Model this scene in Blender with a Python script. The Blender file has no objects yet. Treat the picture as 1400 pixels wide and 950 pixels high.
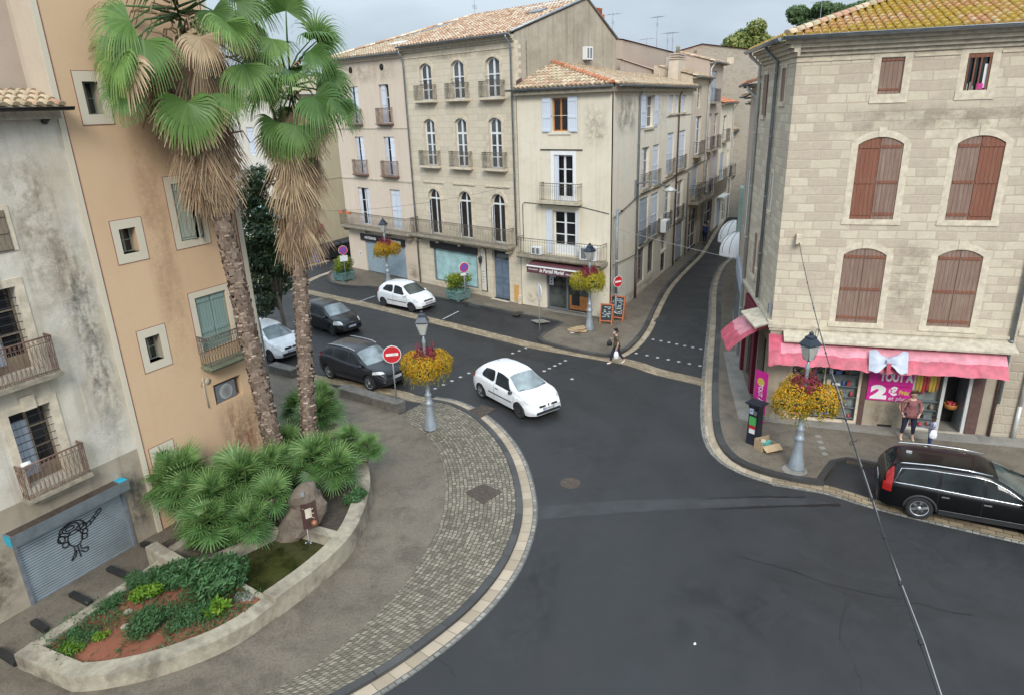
import bpy, bmesh, math, random
from mathutils import Vector, Matrix, noise
random.seed(7)
R = math.radians
C = bpy.context.scene.collection
V = Vector
# ------------------------------------------------------------------ camera (solved from the photograph's vanishing points)
FOC, PITCH, ROLL, CAMH = 935.0, R(19.48), R(-2.07), 11.2
_F = V((0, math.cos(PITCH), -math.sin(PITCH))); _R0 = V((1, 0, 0)); _U0 = V((0, math.sin(PITCH), math.cos(PITCH)))
_R = math.cos(ROLL)*_R0 + math.sin(ROLL)*_U0
_U = -math.sin(ROLL)*_R0 + math.cos(ROLL)*_U0
CAM = V((0, 0, CAMH))
def ray(x, y): return _F + _R*((x-700)/FOC) - _U*((y-475)/FOC)
def G(x, y, z=0.0):                       # the point of the level z that is seen at photo pixel x, y
 d = ray(x, y); return CAM + d*((z-CAMH)/d.z)
def G2(L, z=0.0): return [G(x, y, z) for x, y in L]
def UP(x, y, base):                       # point of the upright plane through base, facing the camera
 d = ray(x, y); n = V((base.x, base.y, 0)).normalized()
 return CAM + d*((base-CAM).dot(n)/d.dot(n))
# ------------------------------------------------------------------ materials
MATS = {}
def lin(c):
 if isinstance(c, str):
  c = c.lstrip('#'); c = [int(c[i:i+2], 16)/255 for i in (0, 2, 4)]
  return tuple(((v+.055)/1.055)**2.4 if v > .04045 else v/12.92 for v in c)
 return tuple(c)
class NT:
 def __init__(s, name):
  s.m = bpy.data.materials.new(name); s.m.use_nodes = True
  s.t = s.m.node_tree; s.t.nodes.clear()
  s.out = s.n('ShaderNodeOutputMaterial'); s.b = s.n('ShaderNodeBsdfPrincipled')
  s.l(s.b.outputs[0], s.out.inputs[0])
 def n(s, typ, **kw):
  o = s.t.nodes.new(typ)
  for k, v in kw.items():
   if k in o.inputs: o.inputs[k].default_value = v
   else: setattr(o, k, v)
  return o
 def l(s, a, b): s.t.links.new(a, b)
 def coord(s, kind='Object', scale=(1, 1, 1)):
  tc = s.n('ShaderNodeTexCoord'); mp = s.n('ShaderNodeMapping'); mp.inputs['Scale'].default_value = scale
  s.l(tc.outputs[kind], mp.inputs['Vector']); return mp.outputs[0]
 def wallcoord(s):                     # (along the wall, up) whatever way the wall faces
  tc = s.n('ShaderNodeTexCoord'); sp = s.n('ShaderNodeSeparateXYZ'); s.l(tc.outputs['Object'], sp.inputs[0])
  a = s.n('ShaderNodeMath', operation='ADD'); s.l(sp.outputs[0], a.inputs[0]); s.l(sp.outputs[1], a.inputs[1])
  cb = s.n('ShaderNodeCombineXYZ'); s.l(a.outputs[0], cb.inputs[0]); s.l(sp.outputs[2], cb.inputs[1]); return cb.outputs[0]
 def noise(s, vec, scale, detail=6, rough=.6, dist=0):
  o = s.n('ShaderNodeTexNoise'); o.inputs['Scale'].default_value = scale; o.inputs['Detail'].default_value = detail
  o.inputs['Roughness'].default_value = rough; o.inputs['Distortion'].default_value = dist; s.l(vec, o.inputs['Vector']); return o.outputs[0]
 def ramp(s, fac, stops, interp='LINEAR'):
  o = s.n('ShaderNodeValToRGB'); e = o.color_ramp.elements; o.color_ramp.interpolation = interp
  while len(e) < len(stops): e.new(.5)
  for i, (p, c) in enumerate(stops):
   e[i].position = p; c = lin(c); e[i].color = (*c[:3], 1)
  s.l(fac, o.inputs[0]); return o.outputs[0]
 def mix(s, fac, a, b, mode='MIX'):
  o = s.n('ShaderNodeMix', data_type='RGBA', blend_type=mode)
  for v, i in ((fac, 0), (a, 6), (b, 7)):
   if hasattr(v, 'is_output'): s.l(v, o.inputs[i])
   elif i == 0: o.inputs[0].default_value = v
   else: o.inputs[i].default_value = (*lin(v)[:3], 1)
  return o.outputs[2]
 def bump(s, h, strength=.3, dist=.02):
  o = s.n('ShaderNodeBump'); o.inputs['Strength'].default_value = strength; o.inputs['Distance'].default_value = dist
  s.l(h, o.inputs['Height']); s.l(o.outputs[0], s.b.inputs['Normal'])
 def col(s, c):
  if hasattr(c, 'is_output'): s.l(c, s.b.inputs['Base Color'])
  else: s.b.inputs['Base Color'].default_value = (*lin(c)[:3], 1)
 def set(s, **kw):
  for k, v in kw.items(): s.b.inputs[k.replace('_', ' ')].default_value = v
def plain(name, c, rough=.6, metal=0, var=.12, scale=6, bump=0, coat=0, spec=.5):
 t = NT(name); v = t.coord(); c = lin(c)
 n = t.noise(v, scale)
 t.col(t.ramp(n, [(.3, [x*(1-var) for x in c]), (.7, [min(1, x*(1+var)) for x in c])]))
 t.set(Roughness=rough, Metallic=metal); t.b.inputs['Specular IOR Level'].default_value = spec
 if coat: t.b.inputs['Coat Weight'].default_value = coat; t.b.inputs['Coat Roughness'].default_value = .04
 if bump: t.bump(t.noise(v, scale*6), bump, .01)
 MATS[name] = t.m; return t.m
def plaster(name, base, stain, patch, amount=.5, streak=.35, seed=0, bump=.25):
 """old lime render: mottled, patched, with streaks running down and grime of its own"""
 t = NT(name); w = t.wallcoord()
 mp = t.n('ShaderNodeMapping'); mp.inputs['Location'].default_value = (seed*7.3, seed*3.1, 0); t.l(w, mp.inputs[0]); w = mp.outputs[0]
 big = t.noise(w, .55, 8, .62, .4); mid = t.noise(w, 2.3, 8, .6); fine = t.noise(w, 22, 6, .7)
 st = t.n('ShaderNodeMapping'); st.inputs['Scale'].default_value = (3.2, .16, 1); t.l(w, st.inputs[0])
 sk = t.noise(st.outputs[0], 1.0, 7, .6)
 c = t.mix(t.ramp(big, [(.38, (0, 0, 0)), (.62, (amount,)*3)]), base, patch)
 c = t.mix(t.ramp(mid, [(.5, (0, 0, 0)), (.8, (amount*.35,)*3)]), c, stain)
 c = t.mix(t.ramp(sk, [(.52, (0, 0, 0)), (.78, (streak,)*3)]), c, stain)
 c = t.mix(t.ramp(fine, [(.3, (.18,)*3), (.65, (0, 0, 0))]), c, stain)
 t.col(c); t.set(Roughness=.92); t.b.inputs['Specular IOR Level'].default_value = .2
 t.bump(t.mix(.5, mid, fine), bump, .02); MATS[name] = t.m; return t.m
def blocks(name, stone1, stone2, mortar, bw, bh, smear=.5, warp=.06, msize=.02, seed=0, edge=.35, bump=.5):
 """courses of stone; mortar smeared over part of them"""
 t = NT(name); w = t.wallcoord()
 mp = t.n('ShaderNodeMapping'); mp.inputs['Location'].default_value = (seed*5.7, seed*2.9, 0); t.l(w, mp.inputs[0]); w = mp.outputs[0]
 wn = t.n('ShaderNodeTexNoise'); wn.inputs['Scale'].default_value = 2.2; wn.inputs['Detail'].default_value = 4; t.l(w, wn.inputs['Vector'])
 sub = t.n('ShaderNodeVectorMath', operation='SUBTRACT'); t.l(wn.outputs[1], sub.inputs[0]); sub.inputs[1].default_value = (.5, .5, .5)
 sc = t.n('ShaderNodeVectorMath', operation='SCALE'); t.l(sub.outputs[0], sc.inputs[0]); sc.inputs['Scale'].default_value = warp*2
 ad = t.n('ShaderNodeVectorMath', operation='ADD'); t.l(w, ad.inputs[0]); t.l(sc.outputs[0], ad.inputs[1])
 br = t.n('ShaderNodeTexBrick'); t.l(ad.outputs[0], br.inputs['Vector'])
 br.offset = .5; br.squash = 1.6; br.squash_frequency = 3
 br.inputs['Color1'].default_value = (0, 0, 0, 1); br.inputs['Color2'].default_value = (1, 1, 1, 1); br.inputs['Mortar'].default_value = (.5, .5, .5, 1)
 br.inputs['Scale'].default_value = 1; br.inputs['Mortar Size'].default_value = msize; br.inputs['Mortar Smooth'].default_value = edge
 br.inputs['Brick Width'].default_value = bw; br.inputs['Row Height'].default_value = bh
 n1 = t.noise(w, 1.1, 6, .6); n2 = t.noise(w, 7, 7, .7); n3 = t.noise(w, 30, 5, .7)
 tone = t.mix(.45, br.outputs['Color'], n2)
 c = t.ramp(tone, [(.25, stone1), (.75, stone2)])
 cover = t.mix(.55, t.noise(w, 1.7, 7, .65), br.outputs['Color'])
 c = t.mix(t.ramp(cover, [(.46-smear*.05, (0, 0, 0)), (.60-smear*.04, (smear,)*3)]), c, t.ramp(n2, [(.3, [x*.88 for x in lin(mortar)]), (.7, [x*1.1 for x in lin(mortar)])]))
 c = t.mix(br.outputs['Fac'], c, mortar)
 c = t.mix(t.ramp(n3, [(.35, (.22,)*3), (.6, (0, 0, 0))]), c, [x*.6 for x in lin(stone1)])
 t.col(c); t.set(Roughness=.9); t.b.inputs['Specular IOR Level'].default_value = .2
 h = t.mix(.35, br.outputs['Fac'], n2); inv = t.n('ShaderNodeInvert'); t.l(h, inv.inputs['Color'])
 t.bump(inv.outputs[0], bump, .03); MATS[name] = t.m; return t.m
def setts(name, c1, c2, mortar, bw, bh, msize=.012, rough=.7, offset=.5, warp=.02, bump=.6, uv='UVMap'):
 """stones laid along a strip's own length (its UV, in metres)"""
 t = NT(name); u = t.n('ShaderNodeUVMap'); u.uv_map = uv
 tc = t.n('ShaderNodeTexCoord')
 wn = t.n('ShaderNodeTexNoise'); wn.inputs['Scale'].default_value = 4; t.l(tc.outputs['Object'], wn.inputs['Vector'])
 sub = t.n('ShaderNodeVectorMath', operation='SUBTRACT'); t.l(wn.outputs[1], sub.inputs[0]); sub.inputs[1].default_value = (.5, .5, .5)
 sc = t.n('ShaderNodeVectorMath', operation='SCALE'); t.l(sub.outputs[0], sc.inputs[0]); sc.inputs['Scale'].default_value = warp*2
 ad = t.n('ShaderNodeVectorMath', operation='ADD'); t.l(u.outputs[0], ad.inputs[0]); t.l(sc.outputs[0], ad.inputs[1])
 br = t.n('ShaderNodeTexBrick'); t.l(ad.outputs[0], br.inputs['Vector']); br.offset = offset
 br.inputs['Color1'].default_value = (0, 0, 0, 1); br.inputs['Color2'].default_value = (1, 1, 1, 1); br.inputs['Mortar'].default_value = (.5, .5, .5, 1)
 br.inputs['Scale'].default_value = 1; br.inputs['Mortar Size'].default_value = msize; br.inputs['Mortar Smooth'].default_value = .25
 br.inputs['Brick Width'].default_value = bw; br.inputs['Row Height'].default_value = bh
 v = t.coord(); n1 = t.noise(v, .8, 6); n2 = t.noise(v, 26, 6, .7)
 c = t.ramp(t.mix(.3, br.outputs['Color'], n2), [(.15, c1), (.85, c2)])
 c = t.mix(t.ramp(n1, [(.4, (0, 0, 0)), (.7, (.35,)*3)]), c, mortar)
 c = t.mix(br.outputs['Fac'], c, mortar); t.col(c)
 t.l(t.ramp(n1, [(.35, (rough-.2,)*3), (.65, (rough,)*3)]), t.b.inputs['Roughness'])
 inv = t.n('ShaderNodeInvert'); t.l(t.mix(.3, br.outputs['Fac'], n2), inv.inputs['Color']); t.bump(inv.outputs[0], bump, .02)
 MATS[name] = t.m; return t.m
def rndmat(name, stops, rough=.8, attr='rnd', trans=0, noise_mix=.3, nscale=9, spec=.3, moss=None):
 """colour picked per tile / leaf / petal from its own random attribute"""
 t = NT(name); a = t.n('ShaderNodeAttribute'); a.attribute_name = attr
 v = t.coord(); f = t.mix(noise_mix, a.outputs['Fac'], t.noise(v, nscale, 5, .7))
 c = t.ramp(f, stops)
 if moss:
  col, lo, hi, msc = moss; c = t.mix(t.ramp(t.noise(v, msc, 6, .65), [(lo, (0, 0, 0)), (hi, (.85,)*3)]), c, col)
 t.col(c); t.set(Roughness=rough); t.b.inputs['Specular IOR Level'].default_value = spec
 if trans:
  tr = t.n('ShaderNodeBsdfTranslucent'); t.l(c, tr.inputs[0]); mx = t.n('ShaderNodeMixShader'); mx.inputs[0].default_value = trans
  t.l(t.b.outputs[0], mx.inputs[1]); t.l(tr.outputs[0], mx.inputs[2]); t.l(mx.outputs[0], t.out.inputs[0])
 MATS[name] = t.m; return t.m
def planks(name, c1, c2, w=.12, rough=.75, axis=0, wear=None):
 """upright boards: grooves and weathered grain (object x / z)"""
 t = NT(name); wc = t.wallcoord()
 st = t.n('ShaderNodeMapping'); st.inputs['Scale'].default_value = (9, .7, 1); t.l(wc, st.inputs[0])
 g = t.noise(st.outputs[0], 2.5, 7, .7); big = t.noise(wc, .9, 5)
 c = t.ramp(t.mix(.4, g, big), [(.3, c1), (.7, c2)])
 if wear: c = t.mix(t.ramp(t.noise(st.outputs[0], 1.3, 6), [(.5, (0, 0, 0)), (.75, (.6,)*3)]), c, wear)
 wv = t.n('ShaderNodeTexWave'); wv.inputs['Scale'].default_value = .314/w; wv.wave_profile = 'SAW'; t.l(wc, wv.inputs['Vector'])
 gr = t.ramp(wv.outputs[1], [(0, (1, 1, 1)), (.06, (0, 0, 0)), (.94, (0, 0, 0)), (1, (1, 1, 1))])
 c = t.mix(gr, c, [x*.35 for x in lin(c1)])
 t.col(c); t.set(Roughness=rough); inv = t.n('ShaderNodeInvert'); t.l(gr, inv.inputs['Color']); t.bump(inv.outputs[0], .5, .01)
 MATS[name] = t.m; return t.m
def glass(name, c=(.03, .035, .04), rough=.06, var=.5):
 t = NT(name); v = t.coord(); c = lin(c); n = t.noise(v, .9, 3)
 t.col(t.ramp(n, [(.35, [x*(1-var) for x in c]), (.65, [x*(1+var) for x in c])]))
 t.set(Roughness=rough); t.b.inputs['Specular IOR Level'].default_value = .6; MATS[name] = t.m; return t.m
# ------------------------------------------------------------------ mesh builder
class MB:
 def __init__(s, M=None): s.v = []; s.f = []; s.uv = []; s.a = []; s.m = []; s.M = M; s.sm = []
 def pt(s, p):
  p = V(p); s.v.append(tuple(s.M @ p if s.M else p)); return len(s.v)-1
 def face(s, pts, uv=None, a=.5, mi=0, sm=False):
  s.fi([s.pt(p) for p in pts], uv, a, mi, sm)
 def fi(s, idx, uv=None, a=.5, mi=0, sm=False):
  s.f.append(tuple(idx)); s.uv.append(uv); s.a.append(a); s.m.append(mi); s.sm.append(sm)
 def box(s, x0, x1, y0, y1, z0, z1, a=.5, mi=0):
  P = [s.pt(p) for p in ((x0, y0, z0), (x1, y0, z0), (x1, y1, z0), (x0, y1, z0), (x0, y0, z1), (x1, y0, z1), (x1, y1, z1), (x0, y1, z1))]
  for q in ((3, 2, 1, 0), (4, 5, 6, 7), (0, 1, 5, 4), (1, 2, 6, 5), (2, 3, 7, 6), (3, 0, 4, 7)): s.fi([P[i] for i in q], None, a, mi)
  return s
 def obox(s, c, ax, h, a=.5, mi=0):
  c = V(c); ax = [V(q).normalized()*k for q, k in zip(ax, h)]
  P = [s.pt(c+i*ax[0]+j*ax[1]+k*ax[2]) for k in (-1, 1) for i, j in ((-1, -1), (1, -1), (1, 1), (-1, 1))]
  for q in ((3, 2, 1, 0), (4, 5, 6, 7), (0, 1, 5, 4), (1, 2, 6, 5), (2, 3, 7, 6), (3, 0, 4, 7)): s.fi([P[i] for i in q], None, a, mi)
  return s
 def tube(s, pts, r, n=6, caps=True, a=.5, mi=0, sm=True):
  pts = [V(p) for p in pts]; rings = []
  rr = r if isinstance(r, (list, tuple)) else [r]*len(pts)
  u = None
  for i, p in enumerate(pts):
   d = (pts[min(i+1, len(pts)-1)]-pts[max(i-1, 0)]).normalized()
   if u is None: u = d.orthogonal().normalized()
   else: u = (u-d*u.dot(d)); u = u.normalized() if u.length > 1e-6 else d.orthogonal().normalized()
   w = d.cross(u)
   rings.append([s.pt(p+rr[i]*(math.cos(t)*u+math.sin(t)*w)) for t in (2*math.pi*(k+.5)/n for k in range(n))])
  for A, B in zip(rings, rings[1:]):
   for k in range(n): s.fi((A[k], A[(k+1) % n], B[(k+1) % n], B[k]), None, a, mi, sm)
  if caps: s.fi(rings[0][::-1], None, a, mi); s.fi(rings[-1], None, a, mi)
  return s
 def lathe(s, prof, c=(0, 0, 0), n=16, axis='z', a=.5, sm=True, arc=1.0, mi=0):
  c = V(c); rings = []
  for r, h in prof:
   ring = []
   for k in range(n):
    t = 2*math.pi*arc*k/n; x, y = r*math.cos(t), r*math.sin(t)
    ring.append(s.pt(c+(V((x, y, h)) if axis == 'z' else V((x, h, y)) if axis == 'y' else V((h, x, y)))))
   rings.append(ring)
  flip = axis == 'y'
  for A, B in zip(rings, rings[1:]):
   for k in range(n):
    q = (A[k], A[(k+1) % n], B[(k+1) % n], B[k]); s.fi(q[::-1] if flip else q, None, a, mi, sm)
  for ring, rev in ((rings[0], True), (rings[-1], False)):
   s.fi(ring[::-1] if rev != flip else ring, None, a, mi)
  return s
 def prism(s, poly, z0, z1, bottom=False, a=.5, mi=0):
  n = len(poly); A = [s.pt((p[0], p[1], z0)) for p in poly]; B = [s.pt((p[0], p[1], z1)) for p in poly]
  ar = sum(poly[i][0]*poly[(i+1) % n][1]-poly[(i+1) % n][0]*poly[i][1] for i in range(n))
  if ar < 0: A.reverse(); B.reverse()
  s.fi(B, None, a, mi)
  for k in range(n): s.fi((A[k], A[(k+1) % n], B[(k+1) % n], B[k]), None, a, mi)
  if bottom: s.fi(A[::-1], None, a, mi)
  return s
 def build(s, name, mat, parent=None, smooth=None, world=False):
  me = bpy.data.meshes.new(name); me.from_pydata(s.v, [], s.f)
  mats = mat if isinstance(mat, (list, tuple)) else [mat]
  for m in mats: me.materials.append(MATS[m] if isinstance(m, str) else m)
  me.polygons.foreach_set('use_smooth', [bool(x) if smooth is None else smooth for x in s.sm])
  if len(mats) > 1: me.polygons.foreach_set('material_index', s.m)
  if any(u for u in s.uv):
   L = me.uv_layers.new(name='UVMap').data; i = 0
   for f, u in zip(s.f, s.uv):
    for k in range(len(f)):
     if u: L[i].uv = u[k]
     i += 1
  if any(x != .5 for x in s.a):
   at = me.attributes.new('rnd', 'FLOAT', 'FACE'); at.data.foreach_set('value', s.a)
  me.update(); o = bpy.data.objects.new(name, me); C.objects.link(o)
  if parent is not None: o.parent = parent
  return o
def thing(name, label, cat, loc=(0, 0, 0), rot=0, group=None):
 o = bpy.data.objects.new(name, None); C.objects.link(o); o.location = loc; o.rotation_euler = (0, 0, rot)
 o.empty_display_size = .2
 return tag(o, label, cat, group)
def tag(o, label, cat, group=None):
 o['label'] = label; o['category'] = cat
 if group: o['group'] = group
 return o
def struct(o): o['kind'] = 'structure'; return o
def TM(loc, rot=0): return Matrix.Translation(V(loc)) @ Matrix.Rotation(rot, 4, 'Z')
def copy_tree(root, loc, rot, label, group=None):
 r = root.copy(); C.objects.link(r); r.location = loc; r.rotation_euler = (0, 0, rot); r['label'] = label
 if group: r['group'] = group
 for ch in list(root.children):
  c = ch.copy(); C.objects.link(c); c.parent = r
  for g in list(ch.children):
   d = g.copy(); C.objects.link(d); d.parent = c
 return r
def spline(P, n=8, closed=False):
 P = [V(p) for p in P]; out = []
 m = len(P)
 for i in range(m if closed else m-1):
  if closed: a, b, c, d = P[(i-1) % m], P[i], P[(i+1) % m], P[(i+2) % m]
  else: a, b, c, d = P[max(i-1, 0)], P[i], P[i+1], P[min(i+2, m-1)]
  for k in range(n):
   t = k/n; out.append(.5*((2*b)+(c-a)*t+(2*a-5*b+4*c-d)*t*t+(3*b-a-3*c+d)*t**3))
 if not closed: out.append(P[-1])
 return out
def resample(P, n):
 L = [0]
 for a, b in zip(P, P[1:]): L.append(L[-1]+(b-a).length)
 out = []; j = 0
 for k in range(n):
  t = L[-1]*k/(n-1)
  while j < len(P)-2 and L[j+1] < t: j += 1
  f = (t-L[j])/max(1e-9, L[j+1]-L[j]); out.append(P[j].lerp(P[j+1], min(1, max(0, f))))
 return out
def offset(P, d):
 out = []
 for i, p in enumerate(P):
  t = (P[min(i+1, len(P)-1)]-P[max(i-1, 0)]); t.z = 0; t.normalize(); out.append(p+V((t.y, -t.x, 0))*d)   # + = to the right of travel
 return out
def strip(mb, A, B, z, n=None, za=None):
 """flat band between two lines, UV in metres (along, across)"""
 n = n or max(len(A), len(B)); A = resample(A, n); B = resample(B, n); s = 0
 for i in range(n-1):
  m0, m1 = (A[i]+B[i])/2, (A[i+1]+B[i+1])/2; ds = (m1-m0).length
  w0, w1 = (A[i]-B[i]).length, (A[i+1]-B[i+1]).length
  q = [(A[i].x, A[i].y, z), (A[i+1].x, A[i+1].y, z), (B[i+1].x, B[i+1].y, z), (B[i].x, B[i].y, z)]
  uv = [(s, 0), (s+ds, 0), (s+ds, w1), (s, w0)]
  nrm = (V(q[1])-V(q[0])).cross(V(q[3])-V(q[0]))
  if nrm.z < 0: q.reverse(); uv.reverse()
  mb.face(q, uv); s += ds
 return mb
def sweep(mb, P, w, z0, z1, closed=False):
 """solid kerb / low wall along P: from P to w metres right of travel, with UV along it"""
 A = P; B = offset(P, w); s = 0; n = len(P)
 for i in range(n-1):
  ds = (A[i+1]-A[i]).length; a0, a1, b0, b1 = A[i], A[i+1], B[i], B[i+1]; h = z1-z0
  def q(p, z): return (p.x, p.y, z)
  mb.face([q(a0, z1), q(b0, z1), q(b1, z1), q(a1, z1)], [(s, 0), (s, abs(w)), (s+ds, abs(w)), (s+ds, 0)])
  mb.face([q(a0, z0), q(a0, z1), q(a1, z1), q(a1, z0)], [(s, h), (s, 0), (s+ds, 0), (s+ds, h)])
  mb.face([q(b1, z0), q(b1, z1), q(b0, z1), q(b0, z0)], [(s+ds, h), (s+ds, 0), (s, 0), (s, h)])
  s += ds
 for i, fl in ((0, 0), (n-1, 1)):
  f = [(A[i].x, A[i].y, z0), (B[i].x, B[i].y, z0), (B[i].x, B[i].y, z1), (A[i].x, A[i].y, z1)]
  mb.face(f[::-1] if fl else f, [(0, 0)]*4)
 return mb
# ------------------------------------------------------------------ sky, sun, camera
sc = bpy.context.scene
w = bpy.data.worlds.new('World'); sc.world = w; w.use_nodes = True
nt = w.node_tree; nt.nodes.clear()
SUN_EL, SUN_AZ = R(36), R(177)            # soft light from behind the viewer
sky = nt.nodes.new('ShaderNodeTexSky'); sky.sky_type = 'NISHITA'; sky.sun_disc = False
sky.sun_elevation = SUN_EL; sky.sun_rotation = SUN_AZ; sky.air_density = 1; sky.dust_density = 3
tc = nt.nodes.new('ShaderNodeTexCoord'); mp = nt.nodes.new('ShaderNodeMapping'); mp.inputs['Scale'].default_value = (1, 1, 3.2)
nt.links.new(tc.outputs['Generated'], mp.inputs[0])
nz = nt.nodes.new('ShaderNodeTexNoise'); nz.inputs['Scale'].default_value = 1.7; nz.inputs['Detail'].default_value = 6; nz.inputs['Roughness'].default_value = .5
nt.links.new(mp.outputs[0], nz.inputs['Vector'])
cr = nt.nodes.new('ShaderNodeValToRGB'); e = cr.color_ramp.elements
e[0].position, e[0].color = .38, (2.3, 2.85, 3.5, 1); e[1].position, e[1].color = .64, (4.4, 5.1, 5.7, 1)
nt.links.new(nz.outputs[0], cr.inputs[0])
mx = nt.nodes.new('ShaderNodeMix'); mx.data_type = 'RGBA'; mx.inputs[0].default_value = .93
nt.links.new(sky.outputs[0], mx.inputs[6]); nt.links.new(cr.outputs[0], mx.inputs[7])
# an overcast sky is brighter overhead than low down
sp = nt.nodes.new('ShaderNodeSeparateXYZ'); nt.links.new(tc.outputs['Generated'], sp.inputs[0])
mr = nt.nodes.new('ShaderNodeMapRange'); mr.inputs[1].default_value = .12; mr.inputs[2].default_value = .9; mr.inputs[3].default_value = 1.05; mr.inputs[4].default_value = 3.3; nt.links.new(sp.outputs[2], mr.inputs[0])
ov = nt.nodes.new('ShaderNodeVectorMath'); ov.operation = 'SCALE'; nt.links.new(mx.outputs[2], ov.inputs[0]); nt.links.new(mr.outputs[0], ov.inputs['Scale'])
bg = nt.nodes.new('ShaderNodeBackground'); bg.inputs[1].default_value = .085
nt.links.new(ov.outputs[0], bg.inputs[0]); wo = nt.nodes.new('ShaderNodeOutputWorld'); nt.links.new(bg.outputs[0], wo.inputs[0])
sl = bpy.data.lights.new('sun', 'SUN'); sl.energy = 1.5; sl.angle = R(20); sl.color = (1, .97, .92)
so = bpy.data.objects.new('sun', sl); C.objects.link(so)
so.rotation_euler = (math.pi/2-SUN_EL, 0, math.pi-SUN_AZ)
cd = bpy.data.cameras.new('camera'); cam = bpy.data.objects.new('camera', cd); C.objects.link(cam)
m = Matrix((_R, _U, -_F)).transposed().to_4x4(); m.translation = CAM; cam.matrix_world = m
cd.sensor_fit = 'HORIZONTAL'; cd.sensor_width = 36; cd.lens = FOC*36/1400; cd.clip_end = 3000; cd.clip_start = .1
sc.camera = cam
sc.view_settings.view_transform = 'Standard'; sc.view_settings.look = 'None'; sc.view_settings.gamma = 1
sc.view_settings.exposure = .82; sc.view_settings.use_curve_mapping = False
sc.cycles.max_bounces = 6; sc.cycles.diffuse_bounces = 3; sc.cycles.glossy_bounces = 2; sc.cycles.transmission_bounces = 4
sc.cycles.use_adaptive_sampling = True; sc.cycles.adaptive_threshold = .02; sc.cycles.use_denoising = True
# ------------------------------------------------------------------ ground materials
def asphalt():
 t = NT('asphalt'); v = t.coord(); big = t.noise(v, .13, 7, .65, .8); mid = t.noise(v, .7, 8, .7, .5); fine = t.noise(v, 55, 3, .8)
 c = t.ramp(big, [(.36, (.0175, .0175, .018)), (.62, (.031, .0305, .031))])
 c = t.mix(t.ramp(mid, [(.45, (0, 0, 0)), (.75, (.4,)*3)]), c, (.042, .040, .038))
 c = t.mix(t.ramp(fine, [(.62, (0, 0, 0)), (.74, (.4,)*3)]), c, (.11, .105, .1))
 sp = t.noise(v, 2.6, 5, .6); c = t.mix(t.ramp(sp, [(.66, (0, 0, 0)), (.74, (.55,)*3)]), c, (.014, .014, .015))
 t.col(c); t.l(t.ramp(t.mix(.5, big, mid), [(.38, (.42,)*3), (.6, (.74,)*3)]), t.b.inputs['Roughness']); t.b.inputs['Specular IOR Level'].default_value = .4
 t.bump(fine, .35, .006); MATS['asphalt'] = t.m
asphalt()
def aggregate(name, c1, c2, speck, rough=.8):
 t = NT(name); v = t.coord(); big = t.noise(v, .35, 7, .65, .5); fine = t.noise(v, 38, 4, .8); sp = t.noise(v, 90, 2, .8)
 c = t.ramp(t.mix(.35, big, fine), [(.32, c1), (.68, c2)])
 c = t.mix(t.ramp(sp, [(.56, (0, 0, 0)), (.68, (.75,)*3)]), c, speck)
 c = t.mix(t.ramp(t.noise(v, 1.3, 8, .72, .5), [(.46, (0, 0, 0)), (.7, (.6,)*3)]), c, [x*.5 for x in lin(c1)]); c = t.mix(t.ramp(t.noise(v, 15, 3, .6), [(.3, (.45,)*3), (.5, (0, 0, 0))]), c, [x*.55 for x in lin(c1)])
 t.col(c); t.l(t.ramp(big, [(.35, (rough-.25,)*3), (.65, (rough,)*3)]), t.b.inputs['Roughness']); t.b.inputs['Specular IOR Level'].default_value = .35
 t.bump(fine, .5, .01); MATS[name] = t.m
aggregate('aggregate', (.088, .071, .052), (.195, .163, .122), (.38, .33, .26))
aggregate('aggregate_far', (.105, .086, .063), (.20, .166, .124), (.36, .31, .25))
aggregate('concrete', (.20, .187, .162), (.31, .288, .25), (.36, .34, .3), .85)
setts('cobbles', (.12, .10, .07), (.30, .262, .192), (.075, .063, .044), .14, .125, .014, .8, .5, .05, 1.0)
setts('sett_edge', (.15, .145, .13), (.32, .3, .26), (.09, .085, .07), .17, .12, .014, .8, .5, .02, .8)
setts('gutter_stone', (.31, .245, .168), (.46, .37, .27), (.2, .165, .12), .42, .3, .012, .75, .5, .015, .4)
setts('gutter_wet', (.22, .17, .105), (.4, .31, .2), (.1, .08, .055), .36, .18, .014, .65, .5, .02, .5)
setts('kerb_dark', (.035, .034, .033), (.075, .072, .068), (.02, .02, .019), .95, .5, .012, .6, 0, .01, .4)
setts('kerb_grey', (.17, .16, .14), (.3, .28, .24), (.1, .095, .085), 1.0, .6, .012, .75, 0, .01, .4)
plain('paint_white', (.36, .36, .35), .7, var=.35, scale=8)
plain('iron_dark', (.045, .04, .036), .55, .4, var=.3, scale=12, bump=.4)
plain('iron_rust', (.075, .055, .042), .7, .2, var=.4, scale=9, bump=.4)
plain('wet_patch', (.033, .033, .034), .6, var=.25, scale=2.5)
plain('seal_black', (.012, .012, .013), .35, var=.2)
# ------------------------------------------------------------------ road and pavements
mb = MB(); S = 260; N = 26
for i in range(N):
 for j in range(N):
  x0, y0 = -S+2*S*i/N, -60+(2*S)*j/N; d = 2*S/N
  mb.face([(x0, y0, 0), (x0+d, y0, 0), (x0+d, y0+d, 0), (x0, y0+d, 0)])
struct(mb.build('road', 'asphalt'))
ZP = .12
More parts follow.
